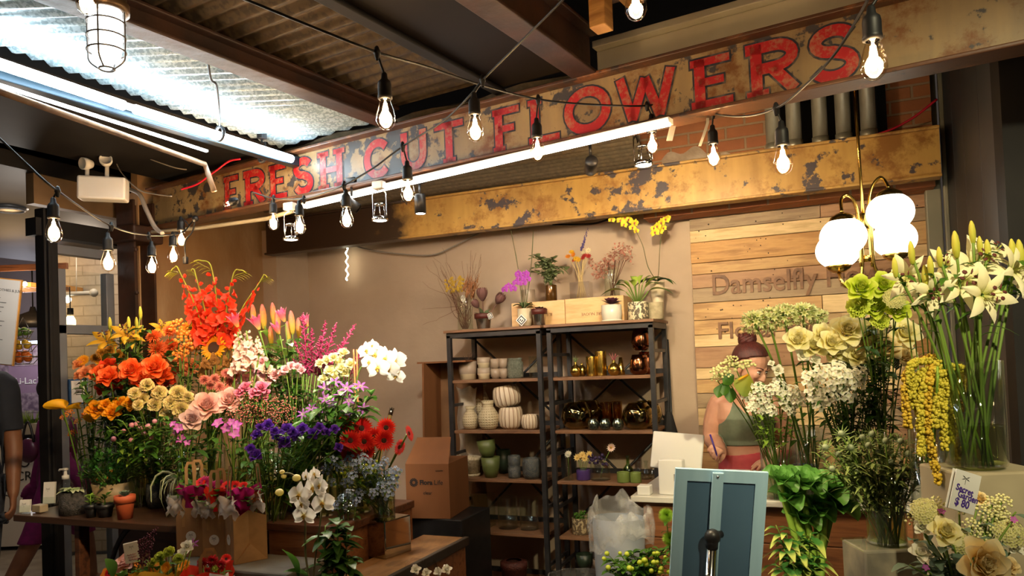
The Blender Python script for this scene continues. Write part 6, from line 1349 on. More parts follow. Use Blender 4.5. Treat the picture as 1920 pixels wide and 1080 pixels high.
for i,(px,py)in enumerate(((445,765),(462,752),(480,762),(500,755),(520,762),(535,755),(470,775),(508,775),(448,780),(530,775))):
 p=P(px,py,2.98);base=VB[5]+V((rnd(-.03,.03),rnd(-.03,.03),0));t=thing('waxflower_spray',ORD[i]+' from the left among the dark tiny-flowered sprays', 'flower',base,group='dark tiny-flowered sprays')
 if i==0:
  b=MB();g=MB()
  for k in range(60):q=V((rnd(-1,1),rnd(-1,1),rnd(-.9,.8)))*.045;b.ball(q,.0028,5,4);leaf(g,q,(rnd(-1,1),rnd(-1,1),rnd(0,1)),.016,.005,.1,nu=2,nv=1)
  wfm,wgm=b.mesh('florets',MP['dusty_mum']),g.mesh('leaves',MP['leaf_dark'])
 link('florets',wfm,t,Matrix.Translation(p-base)@Matrix.Rotation(i*1.7,4, 'Z'));link('leaves',wgm,t,Matrix.Translation(p-base)@Matrix.Rotation(i*1.7,4, 'Z'));b=MB();b.tube([(0,0,0),p-base],.0018,5);b.obj('stem',M_stem,t)
g_=bunch('gerbera', 'red_gerbera', 'bright red gerberas beside the blue flowers',[(647,793,34,.05),(657,826,44,-.06),(678,803,46,0),(683,828,42,-.03),(702,820,42,.0),(720,826,42,-.04),(724,802,40,.04),(655,850,38,-.02),(686,846,38,-.02)],(690,2.52,TB),dz=-.12,face=TOC+V((.1,0,.12)),lf=None,stemr=.0035)
for h,fx in(((766,813,34),(1,.2,.3)),((748,838,34),(.9,-.1,-.2))):
 flower('gerbera_pink', 'red_gerbera',('upper' if h[1]<820 else 'lower')+' of the two red gerberas nodding out to the right',None,P(h[0],h[1],2.95),VB[12]+V((.02,0,0)),pm_(h[2],2.95)/2,face=fx,lf=None,stemr=.0035,bend=P(720,860,2.95)-VB[12]+V((.06,0,.05)))
def foliage(nm,label,pts_,base,m,L,W,n,group=None,cat='foliage',droop=.5):
 bp=pt(base)if not isinstance(base,V)else base
 for i,(px,py,Z)in enumerate(pts_):
  q=P(px,py,Z);b0=bp+V((rnd(-.03,.03),rnd(-.03,.03),0));t=thing(nm,(ORD[i]+' from the left among the '+label)if len(pts_)>1 else label,cat,b0,group=label)
  P_=bez((0,0,0),V(((q-b0).x*.3,(q-b0).y*.3,(q-b0).z*.6)),q-b0,8);b=MB();b.tube(P_,.002,5);b.obj('stem',M_stem,t)
  leafpart(t,P_,n,L,W,m,(.3,1),droop).obj('leaves',m,t)
foliage('leafy_branch', 'dark leafy stems behind the orange and red blooms',[(150,720,3.3),(175,700,3.35),(215,650,3.4),(240,655,3.4),(262,640,3.42),(275,690,3.4),(268,610,3.42),(330,650,3.38),(362,600,3.4),(390,660,3.38),(250,740,3.3),(220,745,3.3)],(240,2.55,TL_),MP['leaf_dark'],.08,.04,22)
foliage('leafy_branch', 'leafy green stems between the purple lisianthus',[(450,830,2.9),(495,835,2.85),(520,850,2.85),(545,845,2.85),(575,845,2.9),(605,835,2.9),(625,830,2.9),(590,860,2.85),(560,870,2.85)],(512,2.18,TB),MP['leaf_mid'],.055,.024,22)
foliage('leafy_branch', 'leafy green stems between stargazers and sprays',[(430,690,3.15),(460,740,3.1),(520,720,3.1),(540,660,3.2),(500,650,3.2),(560,730,3.1),(590,740,3.05),(580,790,3.0),(640,780,3.0),(530,740,3.1),(660,715,3.1),(690,745,3.05)],(560,2.58,TB),MP['leaf_dark'],.075,.03,22)
foliage('leafy_branch', 'broad leafy stems around the lilac star flowers',[(700,735,3.0),(690,742,2.95),(694,768,2.95),(660,740,3.0),(600,755,3.0),(560,790,3.0)],(600,2.36,TB),MP['leaf_mid'],.10,.038,12)
foliage('leafy_branch', 'leafy green stems under the cream carnations',[(200,800,3.05),(230,790,3.05),(250,780,3.05),(290,800,3.0),(320,790,3.0),(300,780,3.05),(270,830,3.0),(330,840,3.0),(380,800,3.0),(400,820,3.0),(360,820,3.0)],(300,2.52,TL_),MP['leaf_mid'],.06,.026,22)
bp=pt((672,2.52,TB));t=thing('white_orchid', 'upper white moth orchid spray arching towards the beige wall', 'flower',bp);Zo=2.98
b=MB();b.tube(spline([(0,0,0),P(668,760,Zo)-bp,P(672,700,Zo)-bp,P(690,678,Zo)-bp,P(715,672,Zo)-bp,P(738,690,Zo)-bp]),.003,6);b.obj('stem',M_stem,t)
for x,y,s_ in((687,657,30),(703,664,42),(722,672,40),(709,690,42),(741,676,42),(730,690,38),(742,704,32),(698,648,22),(692,679,28)):phal(t,P(x,y,Zo-.03+rnd(-.02,.02))-bp,(rnd(-.1,.5),-1,rnd(-.1,.2)),pm_(s_,Zo)*.58, 'white',rnd(-.3,.3))
for k,x in enumerate((663,669)):
 q=P(x,655,Zo+.02);b=MB();b0=pt((675,2.5,TB));b.tube([b0,q],.003,6);tag(b.obj('plant_stake',pm('orange_stake',(.7,.16,.03),None,5,.5)),('left' if k==0 else 'right')+' of the two thin orange stakes beside the white orchid', 'stake', 'orange plant stakes')
vp_=V((MC.x-.0,MC.y,MC.z));r=.042
t=pot('glass_vase', 'clear vase of blue flowers standing on the mirrored cube', 'vase',vp_,[(r*.97,0),(r,.004),(r,.15)],M_gl,32, 'glass',th=.003);b=MB();b.lathe([(0,.006),(r*.93,.006),(r*.93,.11),(0,.11)],28);b.obj('water',M_water,t)
Zc=dep(vp_)
bl_=[(625,862),(640,875),(612,880),(622,905),(655,862),(668,870),(680,858),(690,868),(672,885),(700,872),(712,880),(722,866),(730,890),(705,897),(690,905),(735,905),(716,912),(660,895),(742,885),(728,925),(700,925),(676,925),(648,905),(660,930),(690,885)]
for i,(x,y)in enumerate(bl_):
 flower('tweedia', 'blue_flower', 'pale blue starry flower in the vase on the mirrored cube', 'pale blue starry flowers',P(x,y,Zc+rnd(-.06,.06)),vp_+V((rnd(-.025,.025),rnd(-.025,.025),.01)),pm_(21,Zc)/2*rnd(.8,1.15),lf=(6,.035,.014, 'leaf_mid'),frac=(.5,1),stemr=.0016)
for i in range(12):flower('craspedia', 'green_bud', 'small lime green bud among the blue starry flowers', 'lime buds among blue flowers',P(rnd(630,745),rnd(860,915),Zc+rnd(-.05,.03)),vp_+V((0,0,.01)),.006,lf=(4,.03,.012, 'leaf_lime'),frac=(.6,1),stemr=.001)
q=PZ(655,1052,.82);r=.034;t=pot('glass_vase', 'narrow clear vase of crossing stems left of the mirrored cube', 'vase',q,[(r*.97,0),(r,.004),(r*.85,.25)],M_gl,28, 'glass',th=.003);b=MB();b.lathe([(0,.006),(r*.9,.006),(r*.85,.12),(0,.12)],24);b.obj('water',M_water,t)
for i,(x,y)in enumerate(((640,935),(655,925),(668,940),(630,950),(650,950))):flower('tweedia', 'blue_flower',ORD[i]+' from the left of the low blue flowers in the narrow vase', 'low blue flowers',P(x,y,dep(q)),q+V((rnd(-.02,.02),rnd(-.02,.02),.01)),pm_(16,2.8)/2,lf=(7,.04,.016, 'leaf_dark'),frac=(.5,1))
bp=P(585,1110,2.35);t=thing('white_orchid', 'lower white moth orchid in front of the display boxes', 'flower',bp);Zo=2.4
b=MB();b.tube(spline([(0,0,0),P(573,1040,Zo)-bp,P(572,960,Zo)-bp,P(565,915,Zo)-bp,P(548,890,Zo)-bp,P(527,888,Zo)-bp]),.0035,6);b.tube(spline([(0,0,0),P(592,1040,Zo)-bp,P(602,955,Zo)-bp,P(590,900,Zo)-bp]),.003,6);b.obj('stem',M_ostem,t)
for x,y,s_ in((561,928,44),(588,914,46),(605,943,46),(570,966,42),(574,893,24),(590,888,24),(600,910,36),(566,945,34)):phal(t,P(x,y,Zo-.03+rnd(-.02,.02))-bp,(rnd(-.25,.25),-1,rnd(-.1,.2)),pm_(s_,Zo)*.56, 'white',rnd(-.25,.25))
for x,y,s_ in((556,896,8),(529,885,5),(524,923,8),(532,893,5)):b=MB();b.ball(P(x,y,Zo)-bp,pm_(s_,Zo),10,7,(1,1,.85));b.obj('bud',MP['cream_rose'],t)
b=MB()
for(x,y),(dx,dz_),L,W in(((560,1085),(-.25,1),.17,.075),((575,1095),(-1,.25),.2,.05),((600,1090),(.5,.7),.12,.05),((590,1090),(-.5,.5),.13,.06)):leaf(b,P(x,y,Zo)-bp,_r0*dx+V((0,0,dz_))+TOC*.2,L,W,.35,nu=8,nv=4)
b.obj('leaves',MP['leaf_mid'],t)
b=MB();b.lathe([(0,0),(.05,0),(.065,.12),(.06,.12),(.05,.02),(0,.02)],24,Matrix.Translation((0,0,-.12)));b.obj('nursery_pot',M_black,t)
b=MB();b.bbox((0,0,-.12-(bp.z-.12)/2),(.3,.2,bp.z-.125),.005);o=b.obj('low_box',M_darkwood,M=Matrix.Translation(bp+V((0,0,.0))));tag(o, 'low dark wooden box under the lower white orchid', 'box')
foliage('leafy_branch', 'dark glossy stems right of the lower white orchid',[(610,985,2.45),(622,1000,2.45),(632,975,2.45),(650,990,2.45),(640,1020,2.45),(620,1050,2.4),(655,1050,2.4)],P(630,1110,2.4),MP['leaf_dark'],.075,.035,14)
# right hand side
CZ=.931
def RV(px,Y,z,r,h,label,wl=.5,**k):return vase(px,Y,z,r,h,label,wl,**k)
R1=RV(1464,3.20,CZ,.072,.235, 'clear flared vase of white bouvardia on the counter',.35)
R2=RV(1524,3.28,CZ,.055,.27, 'clear vase of white blooms behind the bouvardia',.3)
R3=RV(1600,3.26,CZ,.062,.26, 'clear vase of cream roses on the counter',.3)
R4=RV(1662,3.18,CZ,.06,.26, 'clear vase of veronica spikes on the counter',.3)
t=thing('mosaic_pot', 'blue-black mosaic pot between the vases on the counter', 'pot',pt((1508,3.36,CZ)));b=MB();b.lathe([(0,0),(.045,0),(.05,.11),(.046,.11),(.04,.01),(0,.01)],28);b.obj('body',pm('mosaic',(.03,.05,.10),(.10,.12,.16),60,.25,lo=.48,hi=.52),t)
bunch('agap', 'agapanthus', 'creamy white agapanthus heads before the plank wall',[(1415,603,64),(1441,598,66),(1470,590,62),(1505,588,64),(1533,594,50)],R2,Zh=2.95,face=(0,-.15,1),lf=None,stemr=.0045)
bunch('cream_rose', 'cream_rose', 'large cream roses in the right hand display',[(1497,638,50),(1524,650,52),(1543,630,47),(1558,645,50),(1588,622,63),(1629,625,54),(1562,664,52),(1588,660,52),(1694,627,59),(1606,668,46),(1645,668,46)],R3,Zh=2.68,lf=(7,.07,.035, 'leaf_dark'))
bunch('warm_rose', 'cream_rose', 'warmer yellow cream roses behind the veronica',[(1661,654,54),(1694,668,46),(1633,651,46),(1612,644,40)],R4,Zh=2.68,lf=(7,.07,.035, 'leaf_dark'))
bunch('white_lis', 'white_rose', 'small white roses under the large cream ones',[(1504,668,28),(1458,695,24),(1574,682,26),(1446,682,14),(1528,676,22)],R2,Zh=2.72,lf=(7,.05,.025, 'leaf_mid'))
bunch('lime', 'lime_bloom', 'frilly lime green blooms below the brass pendant',[(1613,543,56),(1652,538,54),(1608,578,52),(1640,580,52),(1683,584,46),(1630,556,44),(1668,556,44),(1650,604,42)],R4,Zh=2.5,lf=(7,.07,.03, 'leaf_dark'),alt=['lime', 'limerose'])
bunch('sedum', 'scabiosa_pod', 'round textured green pod head among the lime blooms',[(1677,560,40)],R4,Zh=2.42,lf=None)
heads=[(1401,740,22),(1412,752,24),(1420,728,24),(1432,748,26),(1447,732,26),(1460,722,28),(1470,745,28),(1486,735,28),(1495,752,26),(1444,768,24),(1425,770,22),(1480,768,24),(1408,765,18)]
bunch('bouv', 'bouvardia', 'small white bouvardia heads over the flared vase',heads,R1,Zh=2.78,lf=(8,.045,.018, 'leaf_lime'),frac=(.5,1),spread=.02)
bunch('bouv', 'dianthus', 'white sweet william heads right of the bouvardia',[(1520,712,34),(1540,700,36),(1560,718,38),(1580,705,38),(1602,714,36),(1528,735,34),(1550,742,34),(1585,738,36),(1610,700,30),(1536,755,30),(1570,690,30)],R3,Zh=2.62,lf=(9,.06,.016, 'leaf_dark'),frac=(.4,1))
vs_=MB();[vs_.ball((math.cos(i*2.4)*.05*(1.1-i/150),math.sin(i*2.4)*.05*(1.1-i/150),.0+.62*i/130),.016,5,4)for i in range(130)];vsm=vs_.mesh('florets',petalmat('veronica_white',[(0,(.55,.58,.42))],0));vt=MB();vt.lathe([(.055,0),(.05,.3),(.04,.62),(.018,.9),(0,1)],8);vtm=vt.mesh('spike_core',MP['leaf_dark'])
for i,(a,c)in enumerate((((1602,700),(1592,636)),((1612,700),(1606,640)),((1622,700),(1625,628)),((1636,705),(1633,650)),((1650,700),(1648,640)),((1662,695),(1661,645)),((1680,690),(1682,628)),((1594,690),(1584,655)))):
 p0,p1=P(*a,2.7)-R4,P(*c,2.7)-R4;t=thing('veronica',ORD[i]+' from the left among the dark spikes of white veronica', 'flower',R4,group='dark veronica spikes');L=(p1-p0).length
 Mx=upto(p0,p1-p0)@Matrix.Scale(L,4)@Matrix.Diagonal((1.6,1.6,1,1));link('florets',vsm,t,Mx);link('spike_core',vtm,t,Mx);b=MB();pts=bez((0,0,0),V((p0.x*.4,p0.y*.4,p0.z*.6)),p0,8);b.tube(pts,.002,5);b.obj('stem',M_stem,t);leafpart(t,pts,9,.06,.02,None,(.5,1)).obj('leaves',MP['leaf_dark'],t)
foliage('leafy_branch', 'dark thin stems between the roses and the thistles',[(1560,740,2.75),(1580,760,2.75),(1600,750,2.75),(1620,760,2.75),(1640,740,2.75),(1660,730,2.75),(1600,780,2.75),(1560,780,2.75),(1650,770,2.75),(1680,750,2.8),(1640,710,2.8),(1670,600,2.8),(1640,610,2.8)],R3,MP['leaf_dark'],.05,.012,20)
bunch('hyp_cream', 'berry_spray', 'sprays of cream hypericum berries before the florist',[(1347,697,34),(1362,685,32),(1380,690,38),(1398,685,36),(1360,705,28),(1372,674,26),(1343,710,24)],R1,Zh=2.85,face=(0,-.3,1),lf=None,cat='berry spray')
t=thing('round_leaf_branch', 'broad rounded green leaves under the cream berries', 'foliage',R1);b=MB()
for x,y,dx,dz_,L in((1376,703,-.7,-.5,.055),(1362,715,-.3,-1,.055),(1352,722,-.3,-.8,.05),(1412,722,.9,-.4,.055),(1372,728,-.2,-1,.055)):
 p0=P(x,y,2.82)-R1;leaf(b,p0,_r0*dx+V((0,0,dz_))+TOC*.1,L,L*.85,.05,nu=6,nv=4,up=-TOC)
b.obj('leaves',MP['leaf_mid'],t);b=MB();b.tube(bez((0,0,0),(0,0,.3),P(1390,705,2.84)-R1),.0025,5);b.obj('stem',M_stem,t)
t=thing('green_anthurium', 'olive anthurium with a yellow spadix before the florist', 'flower',R1);p0=P(1391,712,2.78)-R1
b=MB();leaf(b,P(1404,703,2.78)-R1,_r0*-.45+V((0,0,-1))+TOC*.3,.088,.085,.1,nu=8,nv=6,up=-TOC);b.obj('spathe',petalmat('olive_spathe',[(0,(.34,.34,.03)),(.6,(.22,.26,.03)),(1,(.14,.2,.03))],.25),t)
b=MB();b.tube([P(1402,703,2.76)-R1,P(1385,712,2.74)-R1],[.005,.003],8);b.obj('spadix',MP['calla'],t);b=MB();b.tube(bez((0,0,0),(0,0,.3),P(1403,702,2.79)-R1),.003,5);b.obj('stem',M_stem,t)
LV=vase(1832,LP.y,LZ+.001,.072,.27, 'large clear vase of white lilies on the tall pedestal',.38)
lx_=[(1799,531,96,.0),(1842,553,92,-.05),(1826,500,100,.03),(1701,520,78,.05),(1746,549,72,0),(1897,508,92,.0),(1856,482,76,.08),(1772,498,66,.08),(1905,530,60,.1)]
fc=[(-.1,.0),(.15,-.15),(.1,.3),(-.5,-.3),(-.2,-.3),(.5,.1),(.2,.5),(-.3,.3),(.6,-.2)]
for i in sorted(range(9),key=lambda i:lx_[i][0]):
 x,y,s_,dz_=lx_[i];k=sorted([q[0]for q in lx_]).index(x)
 flower('white_lily', 'white_lily',ORD[k]+' from the left among the open white lilies', 'open white lilies',P(x,y,1.93+dz_),LV+V((rnd(-.035,.035),rnd(-.035,.035),.01)),pm_(s_,1.93)*.60,face=TOC*.9+RT*fc[i][0]+V((0,0,fc[i][1]+.15)),lf=(5,.07,.018, 'leaf_mid'),stemr=.0038,frac=(.7,.98))
bunch('lily_bud', 'lily_bud', 'green-white closed buds above the open lilies',[(1823,436,46),(1792,459,54),(1709,474,46),(1678,502,40),(1735,519,46),(1762,482,40),(1852,470,44),(1898,470,46),(1912,476,56),(1745,500,42),(1838,462,40)],LV,Zh=1.93,face=(-.05,-.1,1),lf=(4,.06,.016, 'leaf_mid'),stemr=.0035,frac=(.75,.98),spread=.035)
LV2=vase(1752,LP.y+.22,LZ-.35,.05,.46, 'tall narrow clear vase behind the hanging amaranth',.2)
foliage('straight_branch', 'straight green stems left of the lily vase',[(1700,585,2.1),(1720,570,2.1),(1735,560,2.12),(1745,575,2.1),(1712,600,2.1),(1758,560,2.1)],LV2,MP['leaf_mid'],.05,.012,2)
strands=[((1752,668),(1705,690),(1697,740),(1702,800)),((1752,690),(1722,705),(1716,760),(1745,828)),((1755,685),(1742,720),(1740,800),(1758,902)),((1760,700),(1775,705),(1768,760),(1772,838)),((1760,690),(1788,700),(1786,760),(1784,828)),((1762,700),(1800,712),(1798,780),(1800,868)),((1750,675),(1714,680),(1706,700),(1712,745)),((1758,680),(1760,720),(1756,760),(1752,800)),((1755,690),(1730,730),(1726,790),(1728,850)),((1758,690),(1806,690),(1812,715),(1800,740)),((1752,680),(1735,700),(1728,720),(1736,780))]
for i,sd_ in enumerate(sorted(strands,key=lambda s:s[-1][0])):
 Zs_=2.0+rnd(-.05,.05);b0=LV2;pts=spline([P(x,y,Zs_)-b0 for x,y in sd_],20);t=thing('amaranth',ORD[i]+' from the left among the hanging golden amaranth tassels', 'flower',b0,group='hanging amaranth tassels');b=MB()
 L=0;
 for k,q in enumerate(pts):
  for _ in range(7):b.ball(q+V((rnd(-.008,.008),rnd(-.008,.008),rnd(-.006,.006))),rnd(.0028,.0065),5,4)
 b.obj('tassel',MP['amaranth_gold' if i%3==0 else 'amaranth'],t);b=MB();b.tube(spline([(0,0,.2),P(1756,740,Zs_)-b0,pts[0]]),.003,6);b.obj('stem',MP['leaf_lime'],t)
b=MB();st=MB()
TV=RV(1664,TP.y+.04,TZp+.001,.058,.21, 'clear vase of green thistles on the lower pedestal',.55)
th=[(1628,836),(1660,828),(1702,852),(1733,842),(1572,853),(1622,875),(1608,884),(1722,898),(1577,814),(1616,822),(1634,815),(1688,828),(1548,840),(1560,880),(1713,873),(1745,870),(1595,840),(1645,850),(1670,868),(1690,890)]
bunch('thistle', 'thistle', 'spiky green thistles over the lower pedestal',[(x,y,34)for x,y in th],TV,Zh=2.3,lf=(9,.05,.012, 'thistle_leaf'),frac=(.55,1),stemr=.0022)
foliage('thistle_shoot', 'dense spiny side shoots among the thistles',[(1530,850,2.35),(1555,825,2.35),(1590,820,2.35),(1610,810,2.35),(1640,805,2.35),(1670,812,2.35),(1700,825,2.35),(1725,850,2.35),(1740,820,2.3),(1585,870,2.25),(1640,865,2.25),(1700,870,2.25),(1545,870,2.3),(1750,870,2.3),(1570,835,2.3),(1655,840,2.35)],TV,MP['thistle_leaf'],.05,.011,40)
KB=P(1530,1110,2.55)
def kale(name,label,c,s_,base,group,spin=0):
 t=thing(name,label, 'foliage',base,group=group);b=MB();q=c-base
 Mx=upto(q,TOC*.5+V((rnd(-.3,.3),0,.9)))
 for i in range(11):
  k=MB();a=i*2.4;petal(k,a,s_*(.6+.05*i),s_*(.5+.05*i),95-i*6,70-i*9,.45,s_*.05,0,(.5,.5),s_*.04,6,5);b.put(k,Mx)
 b.obj('leaves',MP['leaf_cabbage'],t);b=MB();b.tube(bez((0,0,0),(q.x*.5,q.y*.5,q.z*.5),q,6),.011,8);b.obj('stem',MP['leaf_lime'],t)
for i,(x,y,s_)in enumerate(sorted(((1462,905,62),(1503,912,74),(1548,922,80),(1562,952,74),(1502,975,62),(1478,938,62),(1528,960,60)))):
 kale('green_kale',ORD[i]+' from the left of the broad-leaved green kale stems by the counter',P(x,y,2.62),pm_(s_,2.6)*.6,KB+V((rnd(-.03,.03),rnd(-.02,.02),0)), 'green kale stems')
foliage('variegated_branch', 'yellow-edged variegated leafy stems below the kale',[(1455,985,2.45),(1475,1000,2.45),(1500,1005,2.45),(1520,1000,2.45),(1470,1030,2.4),(1500,1040,2.4),(1530,1045,2.4),(1455,1060,2.4)],P(1500,1110,2.45),MP['leaf_varieg'],.075,.026,14,droop=.7)
b=MB();kb=KB;b.lathe([(0,-.3),(.09,-.3),(.12,.02),(.115,.02),(.085,-.28),(0,-.28)],24,Matrix.Translation(kb));tag(b.obj('flower_bucket',M_black), 'black bucket holding the kale and variegated stems', 'bucket')
PB=P(1200,1120,2.7)
foliage('budding_shrub', 'glossy green stems with yellow buds by the counter foot',[(1135,1070,2.7),(1150,1050,2.7),(1170,1045,2.7),(1185,1035,2.72),(1200,1045,2.7),(1215,1030,2.72),(1235,1035,2.7),(1250,1030,2.7),(1165,1065,2.65),(1190,1065,2.65),(1220,1060,2.65),(1245,1060,2.65)],PB,MP['leaf_mid'],.055,.022,26)
for i in range(20):flower('craspedia', 'yellow_bud', 'round pale yellow bud on the glossy green stems', 'pale yellow buds',P(rnd(1130,1255),rnd(1035,1075),2.62),PB,pm_(rnd(8,13),2.62)/2,lf=None,stemr=.0012)
for i,(x,y)in enumerate(((1249,966),(1256,1010))):flower('trick', 'green_dianthus',('upper' if i==0 else 'lower')+' of two fuzzy green dianthus beside the poster stand',None,P(x,y,2.6),P(1262,1100,2.6),pm_(30,2.6)/2,lf=(7,.04,.012, 'leaf_mid'))
# bouquet with the price card at the lower right
BB=P(1810,1160,1.66);ZB=1.66
t=thing('bouquet_vase', 'dark vase under the price-carded white bouquet', 'vase',BB);b=MB();b.lathe([(0,-.18),(.05,-.18),(.07,-.05),(.06,.04),(.055,.04),(.06,-.05),(0,-.16)],24);b.obj('body',P_dkb,t)
BK='in the price-carded bouquet'
def bq(kind,nm,x,y,s_,lb,dz_=0,**k):flower(kind,nm,lb,k.pop('group',None),P(x,y,ZB+dz_),BB+V((rnd(-.02,.02),rnd(-.02,.02),0)),pm_(s_,ZB)/2,lf=k.pop('lf',(3,.05,.022, 'leaf_grey')),**k)
bq('cream_rose', 'cream_rose',1769,1000,58, 'ivory rose '+BK,-.04);bq('warm_rose', 'cream_rose',1836,1056,88, 'largest cream rose, lowest '+BK,-.1,face=TOC+V((0,0,.25)))
bq('warm_rose', 'cream_rose',1888,1064,40, 'small yellowish rose at the lower edge of the white bouquet',-.04);bq('warm_rose', 'cream_rose',1836,937,34, 'small yellow rose beside the price card',.1)
for i,(x,y,s_)in enumerate(((1738,960,56),(1799,1012,54),(1893,998,60))):bq('sedum', 'sedum',x,y,s_,ORD[i]+' from the left of the textured cream sedum heads',0,group='cream sedum heads')
for i,(x,y,s_)in enumerate(((1722,1040,46),(1728,990,34),(1900,1030,34))):bq('white_lis', 'white_bloom',x,y,s_,ORD[i]+' from the left of the small white blooms '+BK,0,group='small white blooms')
for i,(x,y)in enumerate(((1755,945),(1800,950),(1822,985),(1845,960),(1862,945),(1880,940),(1850,990),(1868,965),(1835,1005),(1715,975),(1880,965))):bq('hyp_cream', 'berry_spray',x,y,34,ORD[i]+' from the left of the pale berry sprays '+BK,.02,group='pale berry sprays',cat='berry spray')
for i,(x,y)in enumerate(((1712,1010),(1760,1045),(1785,1065),(1705,1060),(1866,1020),(1905,960),(1745,1070))):
 foliage('eucalyptus_branch',('silvery eucalyptus stem near the '+['left edge', 'big rose', 'bottom edge', 'lower corner', 'right sedum', 'right edge', 'lower middle'][i]+' of the white bouquet'),[(x,y,ZB+.02)],BB,MP['leaf_grey'],.045,.03,12)
for i,(x,y)in enumerate(((1900,975),(1735,1065),(1765,960))):bq('magenta', 'violet_bud',x,y,16,ORD[i]+' from the left of the tiny violet blooms '+BK,-.02,group='tiny violet blooms')
c00,c10,c11,c01=P(1773,877,1.6),P(1822,888,1.62),P(1826,966,1.62),P(1779,952,1.6)
MM=frame(c01,c11-c01,c00-c01);W_=(c11-c01).length;H_=(c00-c01).length
t=thing('price_card', 'white folded price card handwritten Secret Garden 80 dollars', 'sign',M=MM)
b=MB();b.box((W_/2,.001,H_/2),(W_,.0015,H_));b.box((W_/2,.009,H_/2),(W_,.0012,H_),Matrix.Rotation(R(6),4, 'Z'));b.obj('card',M_white,t,smooth=False)
M_pur=pm('purple_ink',(.07,.03,.28),None,5,.5);Tm=lambda x,z_,a=0:Matrix.Translation((x,-.0004,z_))@Matrix.Rotation(R(90),4, 'X')@Matrix.Rotation(R(a),4, 'Z')
writing('Secret',W_*.27,M_pur,t,Tm(W_*.10,H_*.50,-6),.0002,.0005);writing('Garden',W_*.27,M_pur,t,Tm(W_*.22,H_*.34,-4),.0002,.0005);writing('$ 80',W_*.32,M_pur,t,Tm(W_*.16,H_*.13,-3),.0002,.0006)
def dfly(t,Mx,s_,m,name='dragonfly_logo'):
 b=MB();f=lambda x,y:Mx@V((x*s_,y*s_,0))
 for a in(25,155,-20,200):q=R(a);d=V((math.cos(q),math.sin(q)));n=V((-d.y,d.x));b.add([f(0,.2),f(d.x*.5+n.x*.08,.2+d.y*.5+n.y*.08),f(d.x,.2+d.y),f(d.x*.5-n.x*.08,.2+d.y*.5-n.y*.08)],[(0,1,2,3)])
 b.add([f(-.05,.3),f(.05,.3),f(.03,-.9),f(-.03,-.9)],[(0,1,2,3)]);b.obj(name,m,t,smooth=False)
dfly(t,Tm(W_*.42,H_*.80),W_*.17,M_ink2)
b=MB();b.tube([(W_*.4,.004,0),(W_*.45,.01,-.12)],.0015,6);b.obj('card_pick',M_gl,t)
# table-top goods, bags, passage, people
random.seed(77)
def onz(px,py,z):return PZ(px,py,z)
def rimpot(name,label,px,py,z,w_,h_,m,prof=None):
 q=onz(px,py,z+.001);r=pm_(w_,dep(q))/2;h=pm_(h_,dep(q));q=q+_fh*r
 pf=prof(r,h)if prof else[(r*.68,0),(r*.86,h*.68),(r*.87,h*.7),(r,h*.7),(r,h)]
 return pot(name,label, 'pot',q,pf,m),r,h,q
M_terra=pm('terracotta',(.50,.10,.03),(.42,.08,.025),10,.7)
t,r,h,q=rimpot('terracotta_pot', 'small terracotta pot of grey-green succulent on the table edge',225,976,TL_,38,44,M_terra)
b=MB()
for i in range(24):a=i*2.4;leaf(b,(0,0,h*.95),(math.cos(a),math.sin(a),.25+i*.07),.035-i*.0006,.018,-.1)
b.obj('succulent',MP['leaf_grey'],t)
for px,w_,lb,mm in((164,24, 'small black nursery pot with lime sprigs, left of its neighbour', 'leaf_lime'),(188,34, 'low black nursery pot with a leafy sprig next to the terracotta pot', 'leaf_mid')):
 t,r,h,q=rimpot('nursery_pot',lb,px,972,TL_,w_,24,M_black);b=MB()
 for i in range(26):a=rnd(0,6.3);e=rnd(0,.02);leaf(b,(e*math.cos(a),e*math.sin(a),h+rnd(0,.04)),(math.cos(a),math.sin(a),rnd(.2,1.2)),.024,.012,.2)
 b.tube([(0,0,h*.6),(0,0,h+.04)],.002,5);b.obj('sprigs',MP[mm],t)
t,r,h,q=rimpot('wire_pot', 'black woven pot with a pale-leaved vine at the table end',124,968,TL_,50,42,pm('black_wicker',(.015,.014,.013),(.08,.07,.06),80,.5,bmp=.8),lambda r,h:[(r,0),(r*1.02,h*.4),(r*.85,h)])
b=MB()
for i in range(20):a=rnd(0,6.3);leaf(b,(math.cos(a)*.02,math.sin(a)*.02,h),(math.cos(a),math.sin(a),rnd(.3,1.6)),rnd(.04,.07),.026,.6)
b.obj('vine_leaves',petalmat('pale_vine',[(0,(.2,.3,.08)),(.6,(.35,.4,.2)),(1,(.55,.55,.35))],.2),t)
t,r,h,q=rimpot('tan_pot', 'wide tan pot of glossy small-leaved green shrub',194,958,TL_,78,48,pm('tan_glaze',(.36,.26,.13),(.28,.2,.1),10,.5),lambda r,h:[(r*.85,0),(r,h)])
b=MB();st=MB()
for i in range(60):
 a=rnd(0,6.3);e=rnd(.02,.15);top=V((math.cos(a)*e,math.sin(a)*e*.7,h+rnd(.02,.15)*(1.2-e*3)));st.tube([(0,0,h*.5),top],.0012,4)
 for k in range(11):leaf(b,top+V((rnd(-.02,.02),rnd(-.02,.02),rnd(-.03,.02))),(rnd(-1,1),rnd(-1,1),rnd(-.2,1)),.022,.013,.1,nu=2)
b.obj('foliage',petalmat('box_green',[(0,(.03,.13,.02)),(1,(.07,.24,.03))],.15,.3),t);st.obj('stem',M_stem,t)
b=MB();[b.ball((x,-.06,h+z_),.007,8,6)for x,z_ in((.03,.03),(-.03,.02),(.06,.06))];b.obj('red_berries',MP['berry_orange'],t)
t,r,h,q=rimpot('textured_pot', 'dark textured pot with a dim green plant behind the table',287,955,TL_,42,46,P_dkb,lambda r,h:[(r*.8,0),(r,h*.3),(r,h)]);b=MB()
